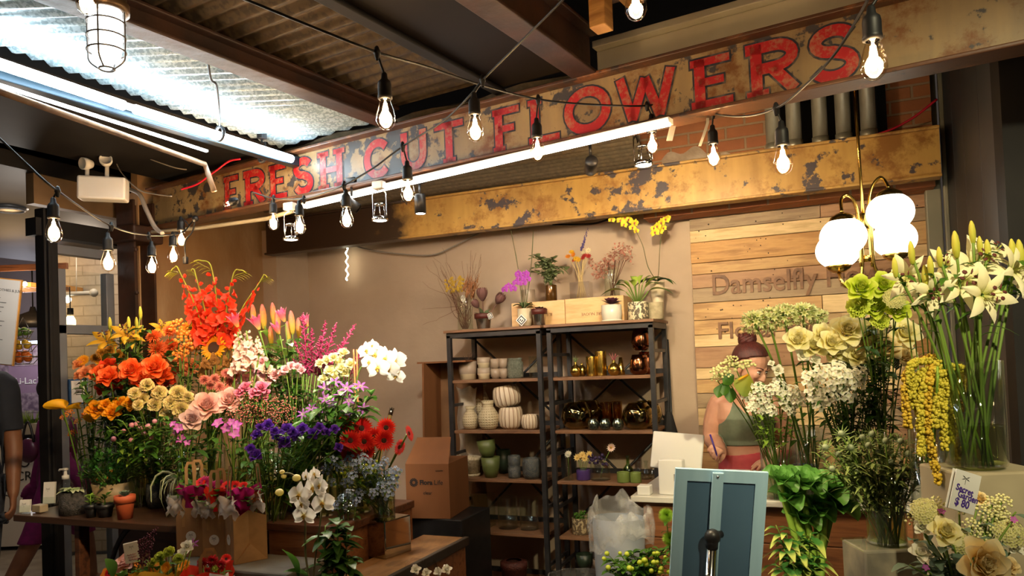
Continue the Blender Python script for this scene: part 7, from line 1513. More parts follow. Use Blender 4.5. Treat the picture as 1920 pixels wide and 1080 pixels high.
for i in range(60):a=rnd(0,6.3);e=rnd(0,.05);leaf(b,(e*math.cos(a),e*math.sin(a),h+rnd(0,.06)),(math.cos(a),math.sin(a),1),.03,.014,.2,nu=2)
b.obj('foliage',MP['leaf_dark'],t)
t,r,h,q=rimpot('stone_bowl', 'grey round stone bowl holding a curly silver air plant',330,976,TL_,56,46,pm('grey_stone',(.36,.37,.35),(.22,.23,.22),14,.7,bmp=.3),lambda r,h:[(r*.35,0),(r*.8,h*.3),(r,h*.75),(r*.9,h)])
b=MB()
for i in range(26):
 a=i*2.4;L=rnd(.10,.17);d=V((math.cos(a),math.sin(a),0));base_=V((0,0,h*.9));pts=[]
 for k in range(9):u=k/8;th=u*rnd(3.2,4.2);pts.append(base_+d*(L*.55*(1-math.cos(th))*.6+.012*u)+V((0,0,L*.62*math.sin(th)*.9+.03*u)))
 b.tube(pts,[.009*(1-u/8.5)+.0006 for u in range(9)],5,flat=.35)
b.obj('air_plant',petalmat('air_silver',[(0,(.55,.58,.40)),(1,(.40,.46,.26))],.1),t)
q=onz(112,944,TL_+.001)+_fh*.05;t=thing('pump_bottle', 'clear sanitiser bottle with a white pump', 'bottle',q)
b=MB();b.lathe([(0,0),(.03,0),(.032,.01),(.032,.08),(.022,.10),(.013,.105),(.013,.115),(0,.115)],24);b.obj('bottle',M_gl,t)
b=MB();b.lathe([(.016,.108),(.016,.125),(.008,.128),(.006,.15),(0,.15)],16);b.bbox((0,0,.155),(.022,.022,.012),.004);b.tube([(0,0,.155),(-.04,0,.152),(-.045,0,.145)],.005,8);b.obj('pump',M_white,t)
for px,py,w_,h_,lb,dy in((77,950,.065,.10, 'white business card stack upright in its holder',.06),(47,962,.055,.055, 'clear holder of small white cards at the table corner',.0),(100,925,.05,.08, 'second white card stack beside the pump bottle',.10)):
 q=onz(px,py,TL_+.001)+_fh*dy;t=thing('card_holder',lb, 'card holder',M=frame(q,_r0+V((0,.1,0)),(0,0,1)))
 b=MB();b.box((0,0,h_/2+.004),(w_*.8,.012,h_),Matrix.Rotation(R(-8),4, 'X'));b.obj('cards',M_white,t,smooth=False)
 dfly(t,Matrix.Translation((0,-.0075,h_*.7))@Matrix.Rotation(R(82),4, 'X'),.012,M_ink2)
 b=MB();b.box((0,-.012,.018),(w_,.003,.036));b.box((0,.016,.018),(w_,.003,.036));b.box((0,0,.002),(w_,.03,.003));b.obj('acrylic_tray',M_gl,t,smooth=False)
q=onz(70,962,TL_+.001);b=MB();b.bbox((0,0,.018),(.055,.04,.034),.004);o=b.obj('wooden_block',pm('pale_block',(.42,.34,.22),None,20,.6),M=Matrix.Translation(q+_fh*.02),smooth=False);tag(o, 'pale square wooden block beside the card holders', 'block')
# kraft bags
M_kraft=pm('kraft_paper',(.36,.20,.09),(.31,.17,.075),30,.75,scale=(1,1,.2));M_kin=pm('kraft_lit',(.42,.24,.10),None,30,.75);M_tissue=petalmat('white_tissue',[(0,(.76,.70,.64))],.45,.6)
BZc=.862
def bag(label,q,w_,d,h,rz,group='kraft paper bags',hh=.14,logo=True,name='paper_bag'):
 t=thing(name,label, 'bag',q,rz,group)
 for s_ in(-1,1):
  b=MB();pts=[(-w_/2,0),(w_/2,0),(w_/2,h*.82),(w_/2-.012,h*.95),(w_/2-.03,h),(-w_/2+.03,h),(-w_/2+.012,h*.95),(-w_/2,h*.82)]
  b.poly(pts,.0012,Matrix.Translation((0,s_*d/2,0))@Matrix.Rotation(R(90),4, 'X'));b.obj('panel',M_kraft,t,smooth=False)
  b=MB();x=s_*w_/2;k=.018
  b.add([(x,-d/2,0),(x,d/2,0),(x,d/2,h*.82),(x-s_*k,0,h*.95),(x,-d/2,h*.82),(x-s_*k*.2,0,h*.33),(x-s_*k,0,h*.34)],[(0,1,5),(1,2,3,6),(6,3,4,0),(0,5,6),(1,6,5)]);b.obj('gusset',M_kin,t,smooth=False)
  b=MB();y=s_*(d/2+.002);hw=w_*.24
  pp=[(-hw,h*.62),(-hw,h*1.05),(-hw*.55,h+hh*.55),(-hw*.62,h+hh*.9),(-hw*.4,h+hh),(hw*.4,h+hh),(hw*.62,h+hh*.9),(hw*.55,h+hh*.55),(hw,h*1.05),(hw,h*.62)]
  c_=V((0,0));k2=.0055;vs=[]
  for i in range(len(pp)):
   a_=V(pp[max(i-1,0)]);c2=V(pp[min(i+1,len(pp)-1)]);dd=(c2-a_).normalized();n=V((-dd.y,dd.x))*k2;p_=V(pp[i]);off=0 if p_.y<h*1.04 else .0
   vs+=[(p_.x+n.x,y-s_*.012*max(0,(p_.y-h)/hh),p_.y+n.y),(p_.x-n.x,y-s_*.012*max(0,(p_.y-h)/hh),p_.y-n.y)]
  m_=len(vs);vs+=[(v[0],v[1]+.0016,v[2])for v in vs]
  b.add(vs,[(2*i,2*i+1,2*i+3,2*i+2)for i in range(len(pp)-1)]+[(m_+2*i+2,m_+2*i+3,m_+2*i+1,m_+2*i)for i in range(len(pp)-1)]);b.obj('handle',M_kin,t,smooth=False)
 b=MB();b.box((0,0,.001),(w_,d,.002));b.obj('base',M_kraft,t,smooth=False)
 if logo:
  b=MB();b.lathe([(0,0),(.018,0)],24,Matrix.Translation((0,-d/2-.0022,h*.42))@Matrix.Rotation(R(90),4, 'X'));o=b.obj('round_sticker',M_white,t,smooth=False);dfly(o,Matrix.Translation((0,-d/2-.003,h*.44))@Matrix.Rotation(R(90),4, 'X'),.010,M_ink2)
  b=MB();b.lathe([(0,-.0004),(.0185,-.0004),(.0,0)],24,Matrix.Translation((0,-d/2-.0018,h*.42))@Matrix.Rotation(R(90),4, 'X'));b.obj('sticker_edge',M_white,o)
 return t
def bagpos(px,Y):return pt((px,Y,BZc+.001))
bgs=[(bagpos(368,2.06),.105,.08,.175,R(24), 'leftmost of the three kraft bags on the concrete block',.16),(bagpos(412,2.04),.085,.07,.17,R(18), 'middle kraft bag on the concrete block, partly hidden',.14),(bagpos(462,2.05),.10,.115,.185,R(-28), 'rightmost kraft bag on the concrete block, seen corner-on',.14)]
for q,w_,d,h,rz,lb,hh in bgs:bag(lb,q,w_,d,h,rz,hh=hh)
def wrapcone(t,c,r,h,m,name='paper_wrap',ruf=.12,lean=V((0,0,0))):
 b=MB();ph_=rnd(0,6)
 b.grid(lambda u,v:c+V((math.cos(2*PI*v)*r*(.35+.65*u)*(1+ruf*math.sin(14*PI*v+ph_)*u),math.sin(2*PI*v)*r*(.35+.65*u)*(1+ruf*math.cos(10*PI*v)*u),h*u*(1+ruf*.8*math.sin(6*PI*v+ph_))))+lean*u,6,40);b.obj(name,m,t)
def tissue(t,c,r,m=None,n=1):
 for i in range(n):
  b=MB();ph_=rnd(0,6);a0=rnd(0,6.3)
  b.grid(lambda u,v:c+V(((u-.5)*1.9*r+.1*r*math.sin(v*9+ph_),-.25*r+.4*r*math.sin(u*9+ph_+v*4)*v+rnd(-.16,.16)*r,(v-.4)*1.5*r+.2*r*math.sin(u*13+ph_)+rnd(-.08,.08)*r)),10,8);b.obj('tissue_paper',m or M_tissue,t)
M_mgw=petalmat('magenta_wrap',[(0,(.42,.01,.14)),(1,(.48,.015,.18))],.35,.4);M_ylw=petalmat('yellow_wrap',[(0,(.72,.36,.03)),(1,(.78,.42,.04))],.4,.4);M_rdw=petalmat('red_wrap',[(0,(.58,.015,.01)),(1,(.68,.03,.012))],.35,.4);M_orw=petalmat('orange_mum',[(0,(.75,.13,.01)),(1,(.80,.24,.02))],.3);M_mgm=petalmat('magenta_mum',[(0,(.45,.02,.14)),(1,(.62,.06,.26))],.3);M_dkr=petalmat('dark_red_mum',[(0,(.30,.008,.015)),(1,(.46,.015,.02))],.3)
reg('orange_mum',('bloom',mum(4),M_orw),('flower_eye',eye(.2),M_dkeye));reg('magenta_mum',('bloom',mum(4),M_mgm),('flower_eye',eye(.2),M_dkeye));reg('dkred_mum',('bloom',mum(4),M_dkr))
def bouquet(label,q,h0,wraps,blooms,Z,group=None,tis=()):
 """wrapped bunch: blooms at pixels (kind,px,py,size)"""
 t=thing('wrapped_bouquet',label, 'bouquet',q,group=group)
 for c,r,h,m in wraps:wrapcone(t,V(c),r,h,m)
 for c,r in tis:tissue(t,V(c),r)
 for kd,x,y,s_ in blooms:
  p_=P(x,y,Z+rnd(-.02,.02))-q;f_=(TOC*.8+V((rnd(-.4,.4),0,rnd(.3,.9)))).normalized();b=MB();b.tube([(0,0,.02),p_*.6,p_],.002,5);b.obj('stem',M_stem,t)
  for pn,me in BL[kd]:link(pn,me,t,upto(p_,f_,rnd(0,6),pm_(s_,Z)/2))
 lfb=MB()
 for i in range(26):a=rnd(0,6.3);leaf(lfb,V((math.cos(a)*.03,math.sin(a)*.03,h0+rnd(-.02,.05))),(math.cos(a),math.sin(a),rnd(.3,1.2)),.05,.022,.3)
 lfb.obj('leaves',MP['leaf_mid'],t);return t
q=bgs[0][0]+V((0,0,.003));zz=dep(q)
bouquet('magenta daisy bouquet wrapped in magenta paper in the leftmost kraft bag',q,.2,[((.0,0,.14),.060,.105,M_mgw)],[('magenta_mum',385,905,34),('magenta_mum',400,915,36),('magenta_mum',372,920,32),('magenta_mum',415,910,30),('dkred_mum',392,935,26),('gerbera',376,905,22),('magenta_mum',408,932,28),('orange_mum',418,925,24)],zz,tis=[((-.045,-.04,.17),.045),((.07,-.03,.17),.04)])
q=bgs[2][0]+V((0,0,.003));zz=dep(q)
bouquet('orange daisy bouquet with red paper and white tissue in the rightmost kraft bag',q,.2,[((0,0,.15),.058,.10,M_mgw)],[('orange_mum',445,935,34),('orange_mum',462,925,36),('orange_mum',478,932,34),('orange_mum',470,945,34),('orange_mum',452,948,28),('gerbera',440,912,26),('dkred_mum',430,922,26),('orange_mum',484,944,26),('gerbera',456,912,22)],zz,tis=[((.0,-.07,.185),.045),((.055,.0,.2),.045),((-.055,-.0,.2),.04)])
q=bgs[1][0]+V((0,0,.003));bouquet('small red wrapped bouquet showing between the two larger bags',q,.18,[((0,0,.14),.045,.10,M_rdw)],[('gerbera',425,912,26),('dkred_mum',416,922,22)],dep(q),tis=[((.0,-.04,.17),.035)])
fz=.60
def fpos(px,Y):return pt((px,Y,fz+.001))
fb=[(300,1.80,R(-6), 'kraft bag lower left, tall handles over the yellow bouquet',.15),(395,1.84,R(38), 'kraft bag lower down, handles over the red wrapped bouquet',.15)]
for px,Y,rz,lb,hh in fb:bag(lb,fpos(px,Y),.12,.10,.19,rz,hh=hh,logo=False)
q=fpos(300,1.80)+V((0,0,.003));zz=dep(q+V((0,0,.2)))-.03
bouquet('yellow wrapped bouquet with lime and white blooms in the lower left bag',q,.25,[((.01,-.0,.15),.078,.135,M_ylw)],[('white_lis',352,1025,26),('white_lis',342,1040,24),('lilac',362,1020,24),('lime',300,1045,26),('lime',318,1035,26),('lime',334,1048,24),('gold_gerbera',345,1062,30),('gold_gerbera',312,1064,24),('lime',286,1055,22)],zz)
q=fpos(395,1.84)+V((0,0,.003));zz=dep(q+V((0,0,.2)))-.03
bouquet('red wrapped bouquet of dark red blooms with white tissue, at the bottom',q,.22,[((0,0,.15),.080,.13,M_rdw)],[('dkred_mum',380,1055,28),('dkred_mum',398,1052,30),('dkred_mum',414,1060,26),('gerbera',424,1048,22),('lime',404,1066,14),('dkred_mum',388,1072,22)],zz,tis=[((.10,-.03,.24),.05)])
q=fpos(235,1.80)+V((0,0,.003));zz=dep(q+V((0,0,.2)))
bouquet('bouquet with one large pink rose and orange filler at the lower left',q,.22,[((0,0,.08),.08,.17,M_orw)],[('blush_rose',238,1058,42),('hyp_orange',262,1060,20),('hyp_orange',270,1072,18),('peach_rose',285,1068,26),('gerbera',205,1075,22)],zz)
leafb=MB();leaf(leafb,P(212,1085,2.25),_r0*-.25+V((0,0,1)),.09,.06,.3,nu=7,nv=4);leaf(leafb,P(228,1092,2.25),_r0*.3+V((0,0,1)),.06,.04,.3,nu=7,nv=4);tag(leafb.obj('broad_leaf',MP['leaf_mid']), 'broad green leaves beside the large pink rose', 'foliage')
c00,c10,c11,c01=P(237,1020,2.45),P(264,1008,2.47),P(263,1052,2.47),P(236,1058,2.45)
MM=frame(c01,c11-c01,c00-c01);W_=(c11-c01).length;H_=(c00-c01).length
t=thing('price_card', 'white folded price card standing among the lower left bouquets', 'sign',M=MM);b=MB();b.box((W_/2,.001,H_/2),(W_,.0015,H_));b.box((W_/2,.008,H_/2),(W_,.0012,H_),Matrix.Rotation(R(8),4, 'Z'));b.obj('card',M_white,t,smooth=False)
dfly(t,Matrix.Translation((W_*.5,-.0006,H_*.78))@Matrix.Rotation(R(90),4, 'X'),W_*.2,M_ink2)
b=MB();
for k in range(3):b.tube([(W_*(.15+.05*k)+W_*.6*i/10,-.0008,H_*(.42-.13*k)+.0025*math.sin(i*2.1))for i in range(11)],.0007,4)
b.obj('handwriting',pm('red_ink',(.5,.02,.06),None,5,.5),t)
b=MB();b.tube([(W_/2,.004,0),(W_/2,.008,-.14)],.0015,5);b.obj('card_pick',M_gl,t)
b=MB();tq=P(285,1030,2.3)
for i in range(5):
 p0=P(262+i*3,1060,2.3);p1=P(262+i*8,1010-i*6,2.3)
 for k in range(34):b.ball(p0+(p1-p0)*(k/34)+V((rnd(-.006,.006),rnd(-.004,.004),0)),rnd(.0015,.003),5,4)
tag(b.obj('burgundy_sprig',pm('burgundy',(.12,.01,.03),None,30,.7)), 'wispy burgundy sprigs behind the lower left price card', 'sprig')
b=MB();b.bbox((-1.95,1.80,fz/2),(.70,.30,fz-.002),.006);tag(b.obj('low_display_box',M_darkwood,smooth=False), 'low dark display box under the front row of bags', 'box')
q=P(808,1110,2.55);t=thing('wrapped_blooms', 'white blooms in clear plastic film at the bottom, left of the waste bin', 'bouquet',q)
b=MB();b.grid(lambda u,v:V((-.10+.2*u,.05*math.sin(u*5),.02+.075*v+.012*math.sin(u*14)*v)),10,6);b.obj('plastic_film',MT['acrylic'],t)
for x,y,s_ in((780,1070,22),(800,1076,20),(822,1074,20),(838,1070,22)):
 for pn,me in BL['white_lis']:link(pn,me,t,upto(P(x,y,2.55)-q,TOC+V((0,0,1)),0,pm_(s_,2.55)/2))
q=P(1085,1110,3.0);b=MB();b.lathe([(.0,-.1),(.10,-.1),(.13,.06),(.125,.06)],40,mod=lambda a,z:1+.05*math.sin(a*9));o=b.obj('film_bag',M_liner,M=Matrix.Translation(q));tag(o, 'crumpled clear plastic bag on the floor left of the waste bin', 'bag')
# passage
M_lit=glow('warm_slats',(1,.55,.16),1.6)
def cam_mat(px,py,Z):return frame(P(px,py,Z),_r0,(0,0,1))
t=thing('slatted_canopy', 'warm lit wooden slatted canopy of the stall across the passage', 'canopy',M=cam_mat(30,530,6.4))
b=MB()
for i in range(9):b.bbox((-.45+i*.11,.15,.02-.01*i),(.035,.6,.04),.004)
b.obj('slats',pm('warm_slat_wood',(.62,.30,.08),(.5,.22,.05),10,.5),t,smooth=False)
b=MB();b.box((0,-.18,.10),(1.1,.03,.05));b.box((0,-.16,-.09),(1.1,.03,.03));b.obj('rail',M_darkwood,t,smooth=False)
for i in range(7):b=MB();b.ball((-.42+i*.14,-.1,.02-.012*i),.022,8,6);b.obj('canopy_bulb',glow('small_warm_bulb',(1,.62,.25),9),t)
lamp('POINT', 'canopy_light',P(30,545,6.2),14,(1,.62,.28),.2)
lamp('AREA', 'passage_light',P(80,300,6.5),14,(1,.85,.75),.8,P(100,800,7))
lamp('POINT', 'stall_fill',P(50,480,4.5),11,(1,.9,.8),.12)  # added point fill that brightens the menu board
lamp('POINT', 'stall_fill',P(45,600,7.7),16,(.95,.9,1),.15)  # added fill in front of the poster wall
lamp('POINT', 'passage_wall_light',P(160,470,6.0),9,(1,.80,.62),.12)
c00,c10,c11,c01=P(-30,520,5.0),P(51,534,5.0),P(22,684,5.0),P(-55,676,5.0)
MM=frame(c01,c11-c01,c00-c01);W_=(c11-c01).length;H_=(c00-c01).length
t=thing('menu_board', 'white hanging menu board with an orange edge across the passage', 'menu',M=MM)
b=MB();b.box((W_/2,.01,H_/2),(W_+.015,.012,H_+.015));b.obj('edge',pm('orange_edge',(.7,.32,.06)),t,smooth=False)
b=MB();b.box((W_/2,0,H_/2),(W_,.012,H_));b.obj('sheet',M_white,t,smooth=False)
T_=lambda x,z_:Matrix.Translation((x,-.007,z_))@Matrix.Rotation(R(90),4, 'X')
writing('SMOOTHIES & JUICES',.024,M_ink2,t,T_(W_*.34,H_*.86),.0003,align='LEFT')
b=MB()
for k in range(13):L_=W_*(.22+.05*(k*7%4));b.box((W_*.36+L_/2,-.0072,H_*(.78-k*.055)),(L_,.0006,.0045))
b.obj('small_print',pm('grey_type',(.2,.2,.2)),t,smooth=False)
M_wire=pm('steel_wire',(.35,.35,.34),None,5,.3,metal=.9)
t=thing('hanging_basket', 'three-tier hanging wire fruit basket across the passage', 'basket',P(43,640,5.8));base=P(43,640,5.8)
rows=((620,.07, 'lime',(.10,.24,.03)),(645,.10, 'lemon',(.85,.55,.04)),(668,.12, 'orange',(.85,.20,.02)))
for y,r,nm,c in rows:
 c0=P(43,y+6,5.8)-base;b=MB();b.tube([c0+V((math.cos(a*PI/10)*r,math.sin(a*PI/10)*r,.02))for a in range(21)],.004,5);b.tube([c0+V((math.cos(a*PI/10)*r*.6,math.sin(a*PI/10)*r*.6,-.035))for a in range(21)],.003,5)
 for a in range(10):q_=a*PI/5;b.tube([c0+V((math.cos(q_)*r,math.sin(q_)*r,.02)),c0+V((math.cos(q_)*r*.6,math.sin(q_)*r*.6,-.035))],.002,4)
 b.obj('wire_bowl',M_wire,t)
b=MB();top=P(43,595,5.8)-base
for s_ in(-1,1):b.tube([top,V((s_*.07,0,.1)),V((s_*.11,0,-.12))],.002,4)
b.obj('chain',M_wire,t)
for y,r,nm,c in rows:
 k=0
 for i,(x,dz_)in enumerate(((-.6,0),(0,-.1),(.6,0),(-.3,.45),(.3,.45),(0,.2))):
  rr=.030 if nm=='orange' else .024;b=MB();b.ball((0,0,0),rr,12,8,(1.15 if nm=='lemon' else 1,1,1));o=b.obj(nm,pm(nm+'_skin',c,None,60,.45),M=Matrix.Translation(P(43,y+4,5.8)+V((x*r*.8,.04 if i==5 else-.03*(i%2),dz_*r*.6))));tag(o,ORD[i]+' '+nm+' in the '+{'lime':'top', 'lemon':'middle', 'orange':'bottom'}[nm]+' bowl of the hanging wire basket',nm,nm+'s in the wire basket')
t=thing('black_pendant', 'black dome pendant lamp over the stall across the passage', 'lamp',P(62,602,6.8));b=MB();b.lathe([(.16,-.06),(.15,0),(.10,.06),(.03,.09),(.02,.13),(0,.13)],24);b.obj('shade',M_black,t);b=MB();b.tube([(0,0,.12),(0,0,.5)],.006,6);b.obj('cord',M_rub,t)
MM=cam_mat(40,715,8.3);t=thing('poster_wall', 'purple chocolate shop poster wall with photo panels behind the stall', 'poster',M=MM)
b=MB();b.box((0,0,0),(1.5,.02,.85));b.obj('poster_sheet',pm('mauve_poster',(.30,.20,.28),(.22,.14,.21),3,.6),t,smooth=False)
for i,(x,z_,w_,h_,m)in enumerate(((.08,.27,.36,.20, 'a'),(.08,-.24,.34,.22, 'b'),(-.28,.1,.30,.7, 'b'),(.33,-.24,.14,.2, 'a'))):
 b=MB();b.box((x,-.012,z_),(w_,.004,h_));b.obj('photo_panel',pm('photo_'+m,((.42,.34,.36)if m=='a' else(.12,.08,.12)),((.2,.13,.17)if m=='a' else(.34,.26,.3)),22,.6),t,smooth=False)
writing('Li-Lac',.10,M_white,t,Matrix.Translation((-.06,-.016,-.03))@Matrix.Rotation(R(90),4, 'X'),.001,.001);writing('CHOC',.045,M_white,t,Matrix.Translation((.19,-.016,.02))@Matrix.Rotation(R(90),4, 'X'),.001)
b=MB();b.box((.12,-.012,.42),(.9,.01,.05));b.obj('light_band',glow('cool_shelf',(.75,.85,1),2.0),t,smooth=False)
t=thing('stall_counter', 'white stall counter with dark top across the passage', 'counter',M=frame(CW(-4.7,6.9,0),_r0,(0,0,1)));zt2=P(45,818,6.9).z
b=MB();b.box((0,.2,zt2),(1.3,.5,.05));b.obj('dark_top',M_black,t,smooth=False);b=MB();b.box((0,.2,zt2/2-.02),(1.25,.45,zt2-.06));b.obj('white_front',M_white,t,smooth=False)
writing('OT',.14,M_ink2,t,Matrix.Translation((.13,-.03,zt2-.28))@Matrix.Rotation(R(90),4, 'X'),.001);writing('CRE',.12,M_ink2,t,Matrix.Translation((.1,-.03,zt2-.40))@Matrix.Rotation(R(90),4, 'X'),.001)
for px,lb in((33, 'long white planter of grass on the stall counter'),(62, 'second planter of grass near the door post')):
 q=P(px,815,6.75);t=thing('grass_planter',lb, 'planter',M=frame(V((q.x,q.y,zt2+.026)),_r0,(0,0,1)));b=MB();b.bbox((0,0,.05),(.24,.09,.10),.004);b.obj('trough',pm('grey_trough',(.35,.34,.3)),t,smooth=False);b=MB()
 for i in range(90):x0_=rnd(-.11,.11);b.tube([(x0_,rnd(-.03,.03),.09),(x0_+rnd(-.03,.03),rnd(-.03,.03),rnd(.15,.22))],[.003,.0006],3)
 b.obj('grass',MP['leaf_lime'],t)
t=thing('wall_lamp', 'white disc wall lamp on a rod behind the grey framed window', 'lamp',P(126,562,6.2));b=MB();b.ball((0,0,0),.045,14,8,(1,.5,.6));b.obj('lamp_disc',glow('disc',(1,.95,.8),5),t)
b=MB();q=P(126,562,6.2);b.tube([P(102,552,6.2)-q,P(176,549,6.2)-q],.018,8);b.ball(P(176,549,6.2)-q,.035,10,7);b.tube([P(143,470,6.2)-q,P(143,552,6.2)-q],.004,6);b.obj('rod',pm('pale_rod',(.4,.36,.3)),t)
q=P(132,600,5.6);t=thing('edison_bulb', 'single glowing edison bulb on a cord seen through the window', 'light bulb',q);b=MB();b.tube([(0,0,.03),(0,0,.25)],.004,6);b.tube([(0,0,.04),(0,0,.09)],.022,10);b.obj('socket',M_rub,t);b=MB();b.lathe([(.02,.03),(.035,0),(.035,-.05),(.02,-.07),(0,-.075)],16);b.obj('glass_bulb',glow('far_bulb',(1,.68,.3),9),t)
c00=PX(127,711,WX+.03);c11=PX(163,757,WX+.03);t=thing('framed_notice', 'small notice sheet in a blue frame on the grey window frame', 'notice',M=frame(V((WX+.035,(c00.y+c11.y)/2,(c00.z+c11.z)/2)),(0,1,0),(0,0,1)));w_,h_=abs(c11.y-c00.y),abs(c00.z-c11.z)
b=MB();b.bbox((0,0,0),(w_,.012,h_),.002);b.obj('blue_frame',pm('blue_frame_paint',(.03,.10,.25)),t,smooth=False);b=MB();b.box((0,-.008,0),(w_*.84,.004,h_*.86));b.obj('sheet',M_white,t,smooth=False)
b=MB();b.poly([(-.02,0),(0,.016),(.02,0),(0,.006)],.001,Matrix.Translation((0,-.0105,h_*.26))@Matrix.Rotation(R(90),4, 'X'));
for k in range(4):b.box((0,-.0108,h_*(.1-.07*k)),(w_*(.5-.1*(k%2)),.001,.004))
b.obj('print',M_ink2,t,smooth=False)
t=thing('ceiling_panel', 'pale slanting ceiling panel in the dark passage', 'panel',M=frame(P(30,333,4.8),_r0*1+V((0,0,.22)),(0,0,1)));b=MB();b.box((0,.2,0),(.34,.5,.015));b.obj('panel',pm('dim_panel',(.12,.12,.12)),t,smooth=False)
t=thing('round_vent', 'black round ceiling fixture in the dark passage', 'vent',P(16,388,4.9));b=MB();b.lathe([(0,-.02),(.10,-.02),(.12,0),(.11,.03),(0,.03)],24);b.obj('body',M_black,t);b=MB();b.tube([(.09*math.cos(a*PI/10),.09*math.sin(a*PI/10),-.024)for a in range(21)],.004,5);b.obj('ring',M_greyf,t)
# people
def remesh(b,vox,name='body',smooth=4):
 me=b.mesh('tmp');o=bpy.data.objects.new('tmp',me);C.objects.link(o)
 m=o.modifiers.new('r', 'REMESH');m.mode='VOXEL';m.voxel_size=vox;m2=o.modifiers.new('s', 'SMOOTH');m2.factor=.5;m2.iterations=smooth
 bpy.context.view_layer.update();r_=bpy.data.meshes.new_from_object(o.evaluated_get(bpy.context.evaluated_depsgraph_get()));bpy.data.objects.remove(o)
 r_.name=name;r_.polygons.foreach_set('use_smooth',[True]*len(r_.polygons));return r_
def shell(me,pred,off,name,m,parent,smooth=0):
 bm=bmesh.new();bm.from_mesh(me);bm.normal_update()
 bmesh.ops.delete(bm,geom=[f for f in bm.faces if not pred(f.calc_center_median())],context='FACES')
 for _ in range(3):
  be=[v for v in bm.verts if v.is_boundary];new={}
  for v in be:
   ns=[e.other_vert(v).co for e in v.link_edges if e.is_boundary]
   if len(ns)==2:new[v]=(v.co+(ns[0]+ns[1]))/3
  for v,c in new.items():v.co=c
 n={v:v.normal.copy()for v in bm.verts}
 for v in bm.verts:v.co+=n[v]*off
 ext=bmesh.ops.extrude_face_region(bm,geom=[f for f in bm.faces])
 for v in[g for g in ext['geom']if isinstance(g,bmesh.types.BMVert)]:v.co-=v.normal*0+n.get(v,v.normal)*0
 nm=bpy.data.meshes.new(name);bm.to_mesh(nm);bm.free();nm.materials.append(m);nm.polygons.foreach_set('use_smooth',[True]*len(nm.polygons))
 return link(name,nm,parent)
def garment(me,pred,off,name,m,parent):
 bm=bmesh.new();bm.from_mesh(me);bm.normal_update()
 bmesh.ops.delete(bm,geom=[f for f in bm.faces if not pred(f.calc_center_median())],context='FACES')
 for _ in range(4):
  new={}
  for v in bm.verts:
   if v.is_boundary:
    ns=[e.other_vert(v).co for e in v.link_edges if e.is_boundary]
    if len(ns)==2:new[v]=(v.co+ns[0]+ns[1])/3
  for v,c in new.items():v.co=c
 bm.normal_update()
 for v in bm.verts:v.co+=v.normal*off
 nm=bpy.data.meshes.new(name);bm.to_mesh(nm);bm.free();nm.materials.append(m);nm.polygons.foreach_set('use_smooth',[True]*len(nm.polygons))
 o=link(name,nm,parent);s_=o.modifiers.new('thick', 'SOLIDIFY');s_.thickness=.003;s_.offset=-1;return o
def limb(b,pts,rad,n=14):
 P_=spline(pts,4);k=len(pts)-1;rr=[]
 for i in range(len(P_)):u=i/(len(P_)-1)*k;j=min(int(u),k-1);rr.append(rad[j]+(rad[j+1]-rad[j])*(u-j))
 b.tube(P_,rr,n)
 for i in(0,-1):b.ball(P_[i],rr[i]*.98,12,8)
def ringloft(b,rings,ux,uy,n=24):
 vs=[];k=len(rings)
 for c,rx,ry in rings:
  for j in range(n):a=2*PI*j/n;vs.append(V(c)+ux*(rx*math.cos(a))+uy*(ry*math.sin(a)))
 b.add(vs,[(i*n+j,i*n+(j+1)%n,(i+1)*n+(j+1)%n,(i+1)*n+j)for i in range(k-1)for j in range(n)]+[tuple(range(n-1,-1,-1)),tuple((k-1)*n+j for j in range(n))])
def hand(b,wr,d,nrm,side=1,curl=(.3,.3,.3,.3),thumb=(.7,.5),s_=1.0,spread=.10):
 """palm, four fingers and a thumb. d = towards the fingertips, nrm = back of the hand, side = where the thumb is (+1: along d x nrm)"""
 d=V(d).normalized();nrm=V(nrm);nrm=(nrm-d*nrm.dot(d)).normalized();w_=d.cross(nrm)*side
 ringloft(b,[(wr-d*.02,.024*s_,.018*s_),(wr,.026*s_,.018*s_),(wr+d*.03*s_,.036*s_,.016*s_),(wr+d*.065*s_,.041*s_,.0145*s_),(wr+d*.088*s_,.038*s_,.011*s_)],w_,nrm,16)
 for i,(off,L)in enumerate(((.030,.070),(.010,.078),(-.011,.073),(-.031,.058))):
  p=wr+d*.080*s_+w_*off*s_;dd=(d+w_*(off*spread/.03)).normalized();pts=[p-dd*.02*s_,p];a=0;cu=curl[i]
  for k,f_ in enumerate((.45,.30,.25)):a+=cu*(1,1.2,.9)[k];dr=dd*math.cos(a)-nrm*math.sin(a);p=p+dr*L*f_*s_;pts.append(p)
  limb(b,pts,[.0105*s_,.0098*s_,.0088*s_,.0080*s_,.0068*s_],10)
 p=wr+d*.022*s_+w_*.026*s_;td=(w_*thumb[0]+d*.8-nrm*thumb[1]).normalized();td2=(w_*thumb[0]*.4+d*1.0-nrm*thumb[1]*1.2).normalized()
 limb(b,[p,p+td*.032*s_,p+td*.032*s_+td2*.026*s_,p+td*.032*s_+td2*.048*s_],[.014*s_,.012*s_,.0102*s_,.0082*s_],10)
M_skin=pm('fair_skin',(.62,.33,.22),(.56,.28,.18),14,.5);M_skind=pm('tan_skin',(.28,.12,.06),(.24,.10,.05),14,.5)
for k in('fair_skin', 'tan_skin'):MT[k].node_tree.nodes['Principled BSDF'].inputs['Subsurface Weight'].default_value=.08
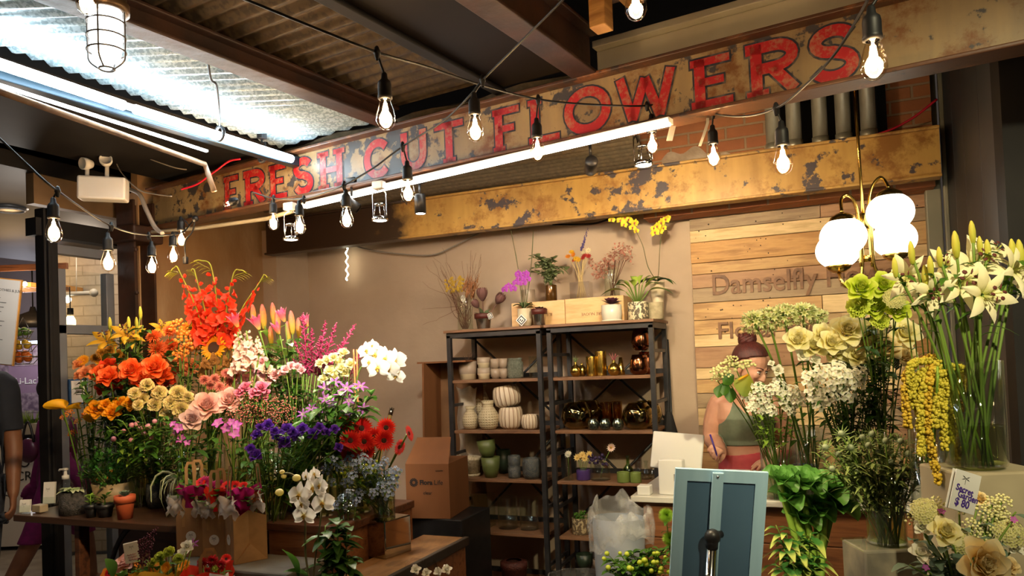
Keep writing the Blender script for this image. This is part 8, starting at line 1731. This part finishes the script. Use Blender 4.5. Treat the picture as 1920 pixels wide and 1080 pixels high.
def head(b,c,f,s_=1.0,up=V((0,0,1))):
 """head with brow, nose, lips, chin, ears; f = facing"""
 f=V(f).normalized();x=f.cross(up).normalized();u=x.cross(f);Mx=Matrix((x,f,u)).transposed().to_4x4();Mx.translation=c
 def E(p,r,sc):b.ball((0,0,0),r*s_,16,12,sc,Mx@Matrix.Translation(V(p)*s_))
 E((0,-.012,.03),.088,(.88,1.05,1.0));E((0,.022,-.02),.070,(.92,.95,1.15));E((0,.045,-.075),.032,(1.15,.9,.85));E((0,.03,-.055),.052,(1.05,1,.9))
 for k in(-1,1):
  E((k*.030,.072,-.018),.022,(1.1,.6,.9));E((k*.028,.080,.018),.018,(1.5,.45,.38));E((k*.078,-.008,-.012),.022,(.32,.75,1.25));E((k*.012,.088,-.036),.009,(1,1,.8))
 E((0,.094,-.022),.012,(.9,1.2,1.6));E((0,.101,-.034),.0105,(1.1,1,.9));E((0,.086,.0),.009,(.8,.8,2.2))
 E((0,.083,-.060),.012,(1.9,.55,.42));E((0,.080,-.069),.012,(1.6,.6,.5))
 return Mx
def eyes(t,Mx,s_=1.0,closed=False,skin=None):
 for k in(-1,1):
  b=MB();b.ball((k*.030*s_,.076*s_,.002*s_),.0112*s_,12,8,(1.1,.8,.5),Mx);o=b.obj('eye',pm('eye_white',(.7,.66,.6),None,5,.25),t)
  b=MB();b.ball((k*.030*s_,.0848*s_,-.002*s_),.0048*s_,10,6,(1,.4,.9),Mx);b.obj('iris',pm('brown_iris',(.05,.025,.012),None,5,.2),o)
  b=MB();b.tube([Mx@(V((k*(.014+.008*i),.089-.0035*i*i*.6,.0225+.004*math.sin(i*.8)))*s_)for i in range(5)],[.0022*s_,.003*s_,.003*s_,.0024*s_,.001*s_],6);b.obj('eyebrow',M_hair,t)
  b=MB();b.tube([Mx@(V((k*(.020+.006*i),.0865-.0022*(i-1.5)**2,.010-.0016*(i-1.5)**2))*s_)for i in range(4)],.0016*s_,5);b.obj('eyelashes',M_ink2,t)
 b=MB();b.ball((0,.088*s_,-.0635*s_),.0105*s_,12,6,(2.0,.5,.55),Mx);b.obj('lips',pm('lip_rose',(.46,.13,.10),None,5,.4),t)
M_hair=pm('auburn_hair',(.10,.018,.014),(.045,.010,.010),4,.42,scale=(30,30,3),bmp=.4)
# the florist behind the counter
ZW=3.92
def w(px,py,Z=ZW):return P(px,py,Z)
hc=w(1407,688,3.86);ub=(_r0*.97+_fh*.25).normalized();vb=V((-ub.y,ub.x,0));base=V((w(1400,900).x,w(1400,900).y,0))
b=MB();up_=V((0,0,1))
hipz=.93;cx_=base+V((0,0,0))
def tc(px,py,Z=ZW):return w(px,py,Z)-base
ringloft(b,[(tc(1408,905),.165,.115),(tc(1408,880),.172,.120),(tc(1405,858),.160,.112),(tc(1402,840),.142,.100),(tc(1399,822),.140,.102),(tc(1397,800,3.90),.148,.118),(tc(1396,782,3.88),.152,.122),(tc(1395,765,3.88),.148,.105),(tc(1394,752,3.89),.150,.085),(tc(1393,742,3.90),.115,.066),(tc(1393,734,3.90),.062,.055)],ub,vb,32)
for k in(-1,1):b.ball(tc(1396+k*24,792,3.86),.068,16,12,(1,.85,.95))
limb(b,[tc(1393,742,3.90),tc(1397,728,3.88),tc(1402,712,3.87)],[.056,.050,.048])
face=(_r0*.55-_fh*.75+V((0,0,-.42)));HM=head(b,hc-base,face,.98)
hipL,hipR=tc(1380,905),tc(1436,905)
for hp,k in((hipL,-1),(hipR,1)):limb(b,[hp,V((hp.x,hp.y,.48)),V((hp.x,hp.y+.02,.10))],[.095,.062,.045]);b.ball(V((hp.x,hp.y-.05,.04)),.05,10,8,(.9,2.0,.7))
sh,el,wr=tc(1350,758,3.90),tc(1336,822,3.92),tc(1352,846,3.72)
limb(b,[tc(1366,752,3.9),sh,(sh+el)*.5+V((-.01,0,0)),el,(el+wr)*.5,wr],[.058,.060,.056,.047,.042,.028])
hand(b,wr,tc(1338,838,3.62)-wr,V((0,0,1))*.8+TOC*.6,side=-1,curl=(.75,.95,1.1,1.2),thumb=(.5,.9),s_=.92)
sh2,el2,wr2=tc(1440,760,3.93),tc(1482,835,3.95),tc(1444,862,3.76)
limb(b,[tc(1425,752,3.92),sh2,(sh2+el2)*.5+V((.01,0,0)),el2,(el2+wr2)*.5,wr2],[.058,.060,.056,.048,.042,.028])
hd_=PZ(1418,884,cz+.012);hand(b,wr2,(hd_-base)-wr2,up_,side=1,curl=(.12,.15,.18,.22),thumb=(.9,.2),s_=.95,spread=.28)
bodym=remesh(b,.0042, 'body',3);bodym.materials.append(M_skin)
florist=thing('person', 'person with auburn hair in a bun and a sage crop top writing behind the counter', 'person',base);link('body',bodym,florist)
eyes(florist,HM,.98)
def uv_(p):q=p+base;return(q-w(1396,790)).dot(_r0),q.z
zt_,zb2=w(1396,749).z,w(1398,831).z
def top_pred(p):
 u,z_=uv_(p);
 if not(zb2<z_<zt_+.004):return False
 front=(p-tc(1396,790)).dot(TOC)>-.02
 if abs(u)>.152:return False
 zn=w(1396,776).z+(abs(u-.005)/.075)**2.4*.045 if front else w(1396,770).z+(abs(u)/.085)**2.4*.04
 if z_>zn:return False
 za=w(1396,790).z;lim=.150-.062*min(1,max(0,(z_-za)/(zt_-za)))**.8
 return abs(u)<lim+(.03 if z_<za else 0)
M_sage=pm('sage_jersey',(.17,.20,.13),(.15,.18,.115),60,.75);garment(bodym,top_pred,.004, 'crop_top',M_sage,florist)
M_pinkl=pm('pink_leggings',(.62,.09,.10),(.55,.07,.09),30,.6);garment(bodym,lambda p:p.z<w(1402,846).z+.012*math.sin(uv_(p)[0]*9)and abs((p-tc(1408,870)).dot(_r0))<.185 and(p-tc(1405,865)).dot(TOC)<.132,.005, 'leggings',M_pinkl,florist)
b=MB();b.ball((0,-.018,.040),.093,24,16,(.93,1.04,1.0),HM);hm=remesh(b,.006, 'hair',2)
bm=bmesh.new();bm.from_mesh(hm);inv=HM.inverted()
bmesh.ops.delete(bm,geom=[f for f in bm.faces if(lambda q:(q.y>-.035 and q.z<.050+.62*q.y)or q.z<-.05)(inv@f.calc_center_median())],context='FACES');bm.to_mesh(hm);bm.free();hm.materials.append(M_hair);hair=link('hair',hm,florist);s_=hair.modifiers.new('t', 'SOLIDIFY');s_.thickness=.006
b=MB();bc=w(1401,636,3.88)-base;b.ball(bc,.042,18,12,(1.15,1,.85));
for i in range(7):a=i*.9;b.tube([bc+V((math.cos(a+k*.5)*.038,math.sin(a+k*.5)*.035,-.022+k*.009))for k in range(6)],.010,6)
b.obj('hair_bun',M_hair,hair)
b=MB();sc_=w(1403,650,3.86)-base;b.tube([sc_+V((math.cos(a*PI/20)*(.036+.004*math.sin(a*2.3)),math.sin(a*PI/20)*.032,.006*math.sin(a*1.7)-.002))for a in range(41)],[.010+.004*math.sin(a*2.9)for a in range(41)],8);b.obj('scrunchie',pm('coral_cloth',(.52,.12,.07),(.42,.09,.05),40,.8),florist)
b=MB();pc=tc(1337,832,3.60);b.tube([pc+V((-.012,0,.045)),pc+V((.016,-.01,-.05))],.0045,10);b.tube([pc+V((.016,-.01,-.05)),pc+V((.018,-.011,-.06))],[.004,.001],8);tag(b.obj('pen',pm('purple_pen',(.07,.03,.30),None,5,.3),M=Matrix.Translation(base)), 'purple pen held in the hand of the person behind the counter', 'pen')
# passer-by in dark clothes, cut by the edge
def walker(name_label,px,Z,feet_py,H_,skin,f,arms,colr,dress=None,step=.16):
 zb=0.0;q=P(px,800,Z);base=V((q.x,q.y,0));b=MB();k=H_/1.75;f=V(f).normalized();x=f.cross(V((0,0,1))).normalized();U=V((0,0,1))
 ringloft(b,[(U*.88*k,.165,.11),(U*.96*k,.170,.115),(U*1.06*k,.150,.10),(U*1.18*k,.160,.11),(U*1.32*k,.185,.115),(U*1.42*k,.180,.10),(U*1.48*k,.11,.07),(U*1.52*k,.06,.055)],x,f,24)
 limb(b,[U*1.46*k,U*1.58*k],[.056,.052]);M_=head(b,U*1.66*k,f,1.0)
 for s_,a in((-1,step),(1,-step)):
  h0=U*.92*k+x*s_*.09;kn=U*.5*k+x*s_*.10+f*a*.9;an=U*.09*k+x*s_*.10+f*a*(1.2 if a>0 else 2.0);limb(b,[h0,kn,an],[.095,.064,.045]);b.ball(an+f*.06-U*.05,.05,12,8,(1.1,1.1,.7));b.ball(an+f*.12-U*.055,.04,12,8,(1.1,1.1,.6))
 for s_,a in((-1,arms[0]),(1,arms[1])):
  s0=U*1.42*k+x*s_*.185;e0=U*1.12*k+x*s_*.23+f*(a*.35-.03);w0=U*.88*k+x*s_*.24+f*(a*.9);limb(b,[U*1.43*k+x*s_*.12,s0,(s0+e0)*.5,e0,(e0+w0)*.5,w0],[.06,.062,.052,.044,.038,.027]);hand(b,w0,w0-e0,x*s_,side=1 if s_>0 else-1,curl=(.35,.4,.45,.5),thumb=(.6,.3))
 me=remesh(b,.008, 'body',2);me.materials.append(skin);t=thing('person',name_label, 'person',base);link('body',me,t)
 if dress:garment(me,lambda p:.45*k<p.z<1.43*k and abs(p.dot(x))<.19+(0 if p.z>1.0 else .1),.018, 'dress',dress,t)
 else:
  garment(me,lambda p:p.z<.98*k and abs(p.dot(x))<.215,.012, 'trousers',colr[1],t);garment(me,lambda p:.93*k<p.z<1.5*k and(abs(p.dot(x))<.20 or p.z>1.20*k),.014, 't_shirt',colr[0],t);garment(me,lambda p:p.z<.075,.008, 'shoes',M_black,t)
 b=MB();b.ball((0,-.018,.035),.098,20,14,(.93,1.05,1.0),M_);hm=remesh(b,.008, 'hair',2);bm=bmesh.new();bm.from_mesh(hm);inv=M_.inverted();bmesh.ops.delete(bm,geom=[g for g in bm.faces if(lambda q:q.y>.03 and q.z<.06 or q.z<-.05)(inv@g.calc_center_median())],context='FACES');bm.to_mesh(hm);bm.free();hm.materials.append(M_ink2);link('hair',hm,t);return t,base,x,f
M_navy=pm('navy_cloth',(.014,.018,.03),(.02,.024,.036),20,.85);M_jean=pm('dark_denim',(.018,.024,.04),(.03,.036,.055),40,.85)
walker('person in a dark t-shirt and jeans walking past the table end',-72,3.95,1080,1.84,M_skind,TOC*.75+_r0*.35,(.12,.1),(M_navy,M_jean))
wk,wb,wx_,wf_=walker('person in a magenta dress walking away beyond the door post',106,5.4,1000,1.50,M_skind,_r0*.9+_fh*.5,(-.16,.2),(M_navy,M_jean),pm('magenta_dress',(.22,.008,.12),(.16,.006,.09),30,.7))
t=thing('handbag', 'dark purple handbag carried by the person in magenta', 'bag',P(53,845,5.2));b=MB();b.ball((0,0,0),.09,16,10,(1,.5,.95));b.obj('pouch',pm('plum_leather',(.09,.015,.05),None,20,.4),t);b=MB();b.tube(bez((-.06,0,.06),(0,0,.34),(.06,0,.06),10),.008,6);b.obj('strap',M_black,t)
